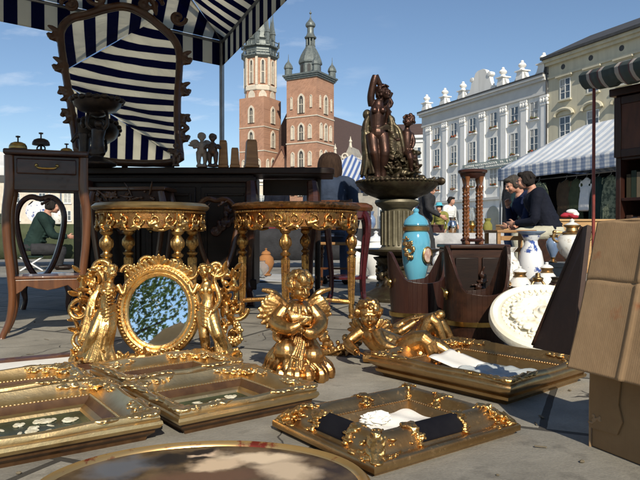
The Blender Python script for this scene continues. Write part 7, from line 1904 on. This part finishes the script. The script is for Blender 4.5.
# local x along its front, towards the camera
CW, CD = 1.15, .4
MB().b2((0, .03, .02), (.04, CD, 1.62)).build('side', REDW, bkc, bevel=.004); MB().b2((CW - .04, .03, .02), (CW, CD, 1.62)).build('side', REDW, bkc, bevel=.004)
MB().b2((.04, CD - .02, .02), (CW - .04, CD, 1.62)).build('back_panel', DARKW, bkc, smooth=False)
MB().b2((-.03, -.02, 1.62), (CW + .03, CD + .01, 1.68)).build('cornice', REDW, bkc, bevel=.008)
MB().b2((0, 0, 0), (CW, CD, .1)).build('plinth', REDW, bkc, bevel=.005)
for z in (.45, .80, 1.12): MB().b2((.041, .04, z), (CW - .041, CD - .021, z + .025)).build('shelf', REDW, bkc, bevel=.003)
for x in (.0, CW/2): 
    d = MB().b2((x + .002, 0, 1.14), (x + .06, .028, 1.61)).b2((x + CW/2 - .06, 0, 1.14), (x + CW/2 - .002, .028, 1.61)).b2((x + .061, 0, 1.14), (x + CW/2 - .061, .028, 1.2)).b2((x + .061, 0, 1.55), (x + CW/2 - .061, .028, 1.61))
    o = d.build('door', REDW, bkc, bevel=.004); MB().b2((x + .061, .008, 1.201), (x + CW/2 - .061, .016, 1.549)).build('panel', mat('red_panel', (.11, .032, .014), (.06, .018, .008), rough=.3, scale=5, stretch=(4, 4, 1)) if x == 0 else bpy.data.materials['red_panel'], o, smooth=False)
    MB().ell((x + (CW/2 - .03 if x == 0 else .03), -.012, 1.38), .013).build('knob', BRASS, o)
rnd = random.Random(88); mwb = M.Translation(bkc.location) @ rz_(R(-58))
BOOKM = [mat('book_' + n_, c, tuple(k*.7 for k in c), rough=.6, scale=8) for n_, c in (('maroon', (.05, .014, .012)), ('olive', (.05, .04, .02)), ('navy', (.02, .022, .04)), ('cream', (.18, .14, .09)), ('brown', (.06, .03, .018)), ('green', (.02, .035, .022)))]
BN = ['maroon', 'olive', 'navy', 'cream', 'brown', 'green']
for zz, nm in ((.825, 'middle'), (.475, 'lower')):
    x = .06
    while x < .78:
        w_ = rnd.uniform(.025, .05); h_ = rnd.uniform(.17, .25); k = rnd.randrange(6)
        t = thing('shelved_book', f'{BN[k]} book standing on the {nm} shelf of the red brown cabinet', 'book', mwb @ V((x, .08, zz)), R(-58), f'books on the {nm} cabinet shelf')
        MB().b2((0, 0, 0), (w_, .006, h_)).b2((0, .006, 0), (.004, .17, h_)).b2((w_ - .004, .006, 0), (w_, .17, h_)).build('cover', BOOKM[k], t, smooth=False)
        MB().b2((.005, .007, .004), (w_ - .005, .165, h_ - .005)).build('pages', PAPER, t, smooth=False)
        x += w_ + .004

# ================================================================ goods in the middle distance
rnd = random.Random(123)
bl = thing('market_cloth', 'pale cloth with bric a brac spread on the paving beyond the gilt table', 'cloth', (-.55, 7.4, 0), .1)
q = MB(); q.grid(lambda i, j: V((-1.1 + 2.0*i, -.5 + 1.2*j, .010 + .006*sin(17*i + 5*j) + .005*sin(13*j))), 40, 24); q.build('sheet', mat('pale_sheet', (.42, .42, .41), (.34, .34, .33), rough=.85, scale=5, bump=.4), bl, solid=.003)
GB = [(.04, 0), (.05, .01), (.03, .03), (.06, .06), (.10, .11), (.105, .15), (.08, .19), (.05, .205), (.045, .24), (.06, .25)]
for i, (px, Y, s) in enumerate(((247, 7.2, 1.25), (262, 7.5, .8))):
    t = thing('glass_globe', ('large clear glass globe' if i == 0 else 'small clear glass globe') + ' on the pale cloth beyond the gilt table', 'glass globe', (at(px, 270, Y).x, Y, .016)); MB().lathe([(a*s, b*s) for a, b in GB], n=32).build('globe', CLEAR, t, solid=.003); MB().lathe([(.042*s, 0), (.052*s, 0), (.052*s, .012*s), (.04*s, .012*s)], n=24).build('foot', SILVER, t)
for i, (px, Y, nm, m, s) in enumerate(((266, 7.8, 'tan glazed', cloth('tan_glaze', (.35, .16, .06)), .9), (376, 7.4, 'white', WHITEP, 1.5), (355, 7.6, 'cream', FLOR, 1.35), (384, 6.6, 'gilt', DGOLD, .8), (452, 7.6, 'silver', SILVER, .9), (440, 8.2, 'white floral', FLOR, .9))):
    t = thing('bric_a_brac_jar', f'{nm} lidded jar standing on the far paving', 'jar', (at(px, 270, Y).x, Y, .016 if i < 1 else 0), .3*i, 'jars beyond the gilt tables')
    MB().lathe([(.07*s, 0), (.075*s, .01*s), (.05*s, .03*s), (.09*s, .10*s), (.115*s, .18*s), (.10*s, .25*s), (.06*s, .29*s), (.065*s, .30*s)], n=28).build('body', m, t)
    MB().lathe([(.068*s, .30*s), (.055*s, .33*s), (.02*s, .345*s), (.012*s, .36*s), (.02*s, .375*s), (0, .385*s)], n=24).build('lid', m, t)
tb2 = []
def trestle(label, x, y, w_, rz, cloth_m, z=.62):
    t = thing('trestle_table', label, 'table', (x, y, 0), rz)
    MB().b2((-w_/2, -.35, z - .03), (w_/2, .35, z)).build('top', OAK, t, bevel=.004)
    q = MB(); q.grid(lambda i, j: V((-w_/2 - .01 + (w_ + .02)*i, -.362 - .018*sin(24*i)*(1 - j), .12 + (z - .12)*j)), 50, 3); q.build('cloth', cloth_m, t, solid=.004)
    for sx in (-1, 1):
        for sy in (-1, 1): MB().tube([(sx*(w_/2 - .08), sy*.28, 0), (sx*(w_/2 - .08), sy*.28, z - .03)], .018).build('leg', STEEL, t)
    return t
def clutter(x0, x1, Y, z, names, grp, place):
    n = len(names)
    for i, (nm, m, kind, s) in enumerate(names):
        x = x0 + (x1 - x0)*(i + .5)/n
        t = thing({'plate': 'china_plate', 'box': 'trinket_box', 'jug': 'jug', 'lamp': 'oil_lamp'}[kind], f'{nm} {place}', kind, (x, Y + .1*(i % 3 - 1), z), .4*i, grp)
        if kind == 'plate': MB().lathe([(0, 0), (.05*s, 0), (.10*s, .012), (.13*s, .016), (.13*s, .02), (.05*s, .008), (0, .008)], n=32, ax=rx(R(75)), c=(0, 0, .13*s*cos(R(15)))).build('dish', m, t); MB().box((0, .03, .05*s), (.06*s, .008, .10*s), rot=M.Rotation(R(-20), 3, 'X').to_4x4()).build('stand', OAK, t)
        if kind == 'box': MB().b2((-.09*s, -.06*s, 0), (.09*s, .06*s, .09*s)).build('body', m, t, bevel=.006); MB().b2((-.094*s, -.064*s, .091*s), (.094*s, .064*s, .12*s)).build('lid', m, t, bevel=.008)
        if kind == 'jug': MB().lathe([(.05*s, 0), (.075*s, .06*s), (.07*s, .13*s), (.04*s, .18*s), (.055*s, .23*s), (.045*s, .23*s)], n=24).build('body', m, t); MB().tube([(.045*s, 0, .21*s), (.10*s, 0, .19*s), (.105*s, 0, .12*s), (.07*s, 0, .08*s)], .008*s).build('handle', m, t)
        if kind == 'lamp': MB().lathe([(.06*s, 0), (.065*s, .02), (.02*s, .05*s), (.07*s, .12*s), (.05*s, .17*s), (.03*s, .19*s)], n=24).build('font', BRASS, t); MB().lathe([(.03*s, .19*s), (.045*s, .23*s), (.05*s, .28*s), (.025*s, .36*s), (.028*s, .40*s)], n=20).build('chimney', CLEAR, t, solid=.002)
trestle('trestle table under a dark cloth far behind the gilt tables', .0, 10.2, 3.0, R(6), BLACKC)
clutter(-1.3, 1.3, 10.15, .625, [('white china plate', WHITEP, 'plate', 1.2), ('red lacquer box', REDC, 'box', 1.1), ('blue and white jug', BLUEW, 'jug', 1.2), ('brass oil lamp', BRASS, 'lamp', 1.2), ('floral china plate', FLOR, 'plate', 1.3), ('tan jug', TANC, 'jug', 1.1), ('cobalt jug', GLZ, 'jug', 1.2), ('oak box', OAK, 'box', 1.2)], 'goods on the far trestle table', 'on the far dark clothed trestle table')
trestle('trestle table under a pale cloth beyond the bronze fountain', 2.5, 11.0, 2.2, R(-10), cloth('pale_table_cloth', (.45, .45, .46)), z=.55)
clutter(1.6, 3.4, 10.95, .555, [('white china plate', WHITEP, 'plate', 1.2), ('maroon box', BOOKM[0], 'box', 1.2), ('silver jug', SILVER, 'jug', 1.2), ('brass oil lamp', BRASS, 'lamp', 1.1), ('yellow jug', YELLOWC, 'jug', 1.1), ('pine box', PINE, 'box', 1.2)], 'goods on the pale trestle table', 'on the pale clothed trestle table by the fountain')
trestle('trestle table with an olive cloth behind the man in the green jacket', -5.0, 10.5, 2.6, R(14), OLIVE, z=.7)
clutter(-5.9, -4.1, 10.4, .705, [('white jug', WHITEP, 'jug', 1.4), ('green box', BOOKM[5], 'box', 1.4), ('blue and white plate', BLUEW, 'plate', 1.5), ('cream jug', FLOR, 'jug', 1.4)], 'goods on the olive table', 'on the olive clothed table by the green jacket')
# white pop-up awning far left
wt = thing('white_tent', 'plain white market tent far behind the bell table', 'tent', (-8.6, 16.5, 0), R(16))
E = [V((-1.5, -1.2, 2.2)), V((1.5, -1.2, 2.2)), V((1.5, 1.2, 2.2)), V((-1.5, 1.2, 2.2))]; ap = V((0, 0, 2.75))
WC = mat('tent_white', (.78, .78, .77), (.70, .70, .69), rough=.8, scale=4, trans=.3)
q = MB()
cloth_panel('roof_cloth', [(E[k], E[(k+1) % 4], ap, ap, 0, 3, 1.5, 1.5) for k in range(4)], WC, wt, .03)
for k in range(4):
    a, b = E[k], E[(k+1) % 4]; dn = V((0, 0, -.22)); cloth_panel('valance', [(a, b, b + dn, a + dn, 0, 2.4, 0, 2.4)], WC, wt, 0)
    MB().tube([(a.x*.98, a.y*.98, 0), (a.x*.98, a.y*.98, 2.2)], .025).build('post', WHITEM, wt)

# ================================================================ trees and a parasol behind the photographer (seen in the mirrors)
LEAFM = mat('leaf_green', (.06, .11, .03), (.12, .17, .05), rough=.55, scale=1.2, trans=.5)
PARC = mat('parasol_cloth', (.78, .66, .48), (.72, .60, .42), rough=.8, scale=4, trans=.85)
BARK = mat('bark', (.10, .075, .055), (.06, .045, .033), rough=.9, scale=8, bump=.6, bscale=30)
def tree(label, x, y, h, r, seed, n=5200):
    t = thing('tree', label, 'tree', (x, y, 0), 0, 'trees of the square')
    rnd = random.Random(seed); q = MB()
    q.tube([(0, 0, 0), (.05, 0, h*.2), (0, .08, h*.45), (.1, 0, h*.75)], [.28, .2, .15, .05], n=10)
    tips = []
    for k in range(13):
        a = rnd.uniform(0, 2*pi); z = h*rnd.uniform(.22, .7); L = r*rnd.uniform(.6, 1.0)
        e = V((L*cos(a), L*sin(a), z + h*rnd.uniform(.08, .3))); tips.append(e); tips.append(V((0, 0, z)).lerp(e, .6)); q.tube([(0, 0, z), V((0, 0, z)).lerp(e, .5) + V((0, 0, .2)), e], [.08, .05, .015], n=6)
    tips.append(V((0, 0, h*.92)))
    q.build('trunk', BARK, t)
    c = MB()
    for k in range(n):
        b = rnd.choice(tips); p_ = b + V((rnd.gauss(0, 1), rnd.gauss(0, 1), rnd.gauss(0, .8)))*r*.26
        d = V((rnd.gauss(0, 1), rnd.gauss(0, 1), rnd.gauss(0, 1))).normalized(); e = d.orthogonal().normalized(); f = d.cross(e); s = rnd.uniform(.05, .11)
        c.add([p_ - e*s, p_ - f*s*.55, p_ + e*s, p_ + f*s*.55], [(0, 1, 2, 3)])
    c.build('crown', LEAFM, t, smooth=False)
tree('leafy green tree whose crown fills the oval mirror', -3.0, -15, 8.0, 3.4, 1, 10500)
tree('leafy green tree standing clear to the right behind the photographer', 7.0, -16.5, 8.4, 3.7, 2, 10500)
tree('tall leafy tree further left, mirrored only in the gilding', -14.5, -10, 9.5, 3.6, 3)

pr = thing('parasol', 'beige parasol mirrored low in the oval mirror', 'parasol', (-.28, -11.4, 0), .3)
MB().lathe([(.88, 2.12), (.89, 2.13), (.5, 2.5), (.04, 2.72), (0, 2.74)], n=8).build('canopy', PARC, pr, smooth=False)
MB().tube([(0, 0, 0), (0, 0, 2.76)], .022).build('pole', OAK, pr)
MB().lathe([(.25, 0), (.25, .05), (.05, .08), (.04, .3)], n=20).build('foot', STEEL, pr)
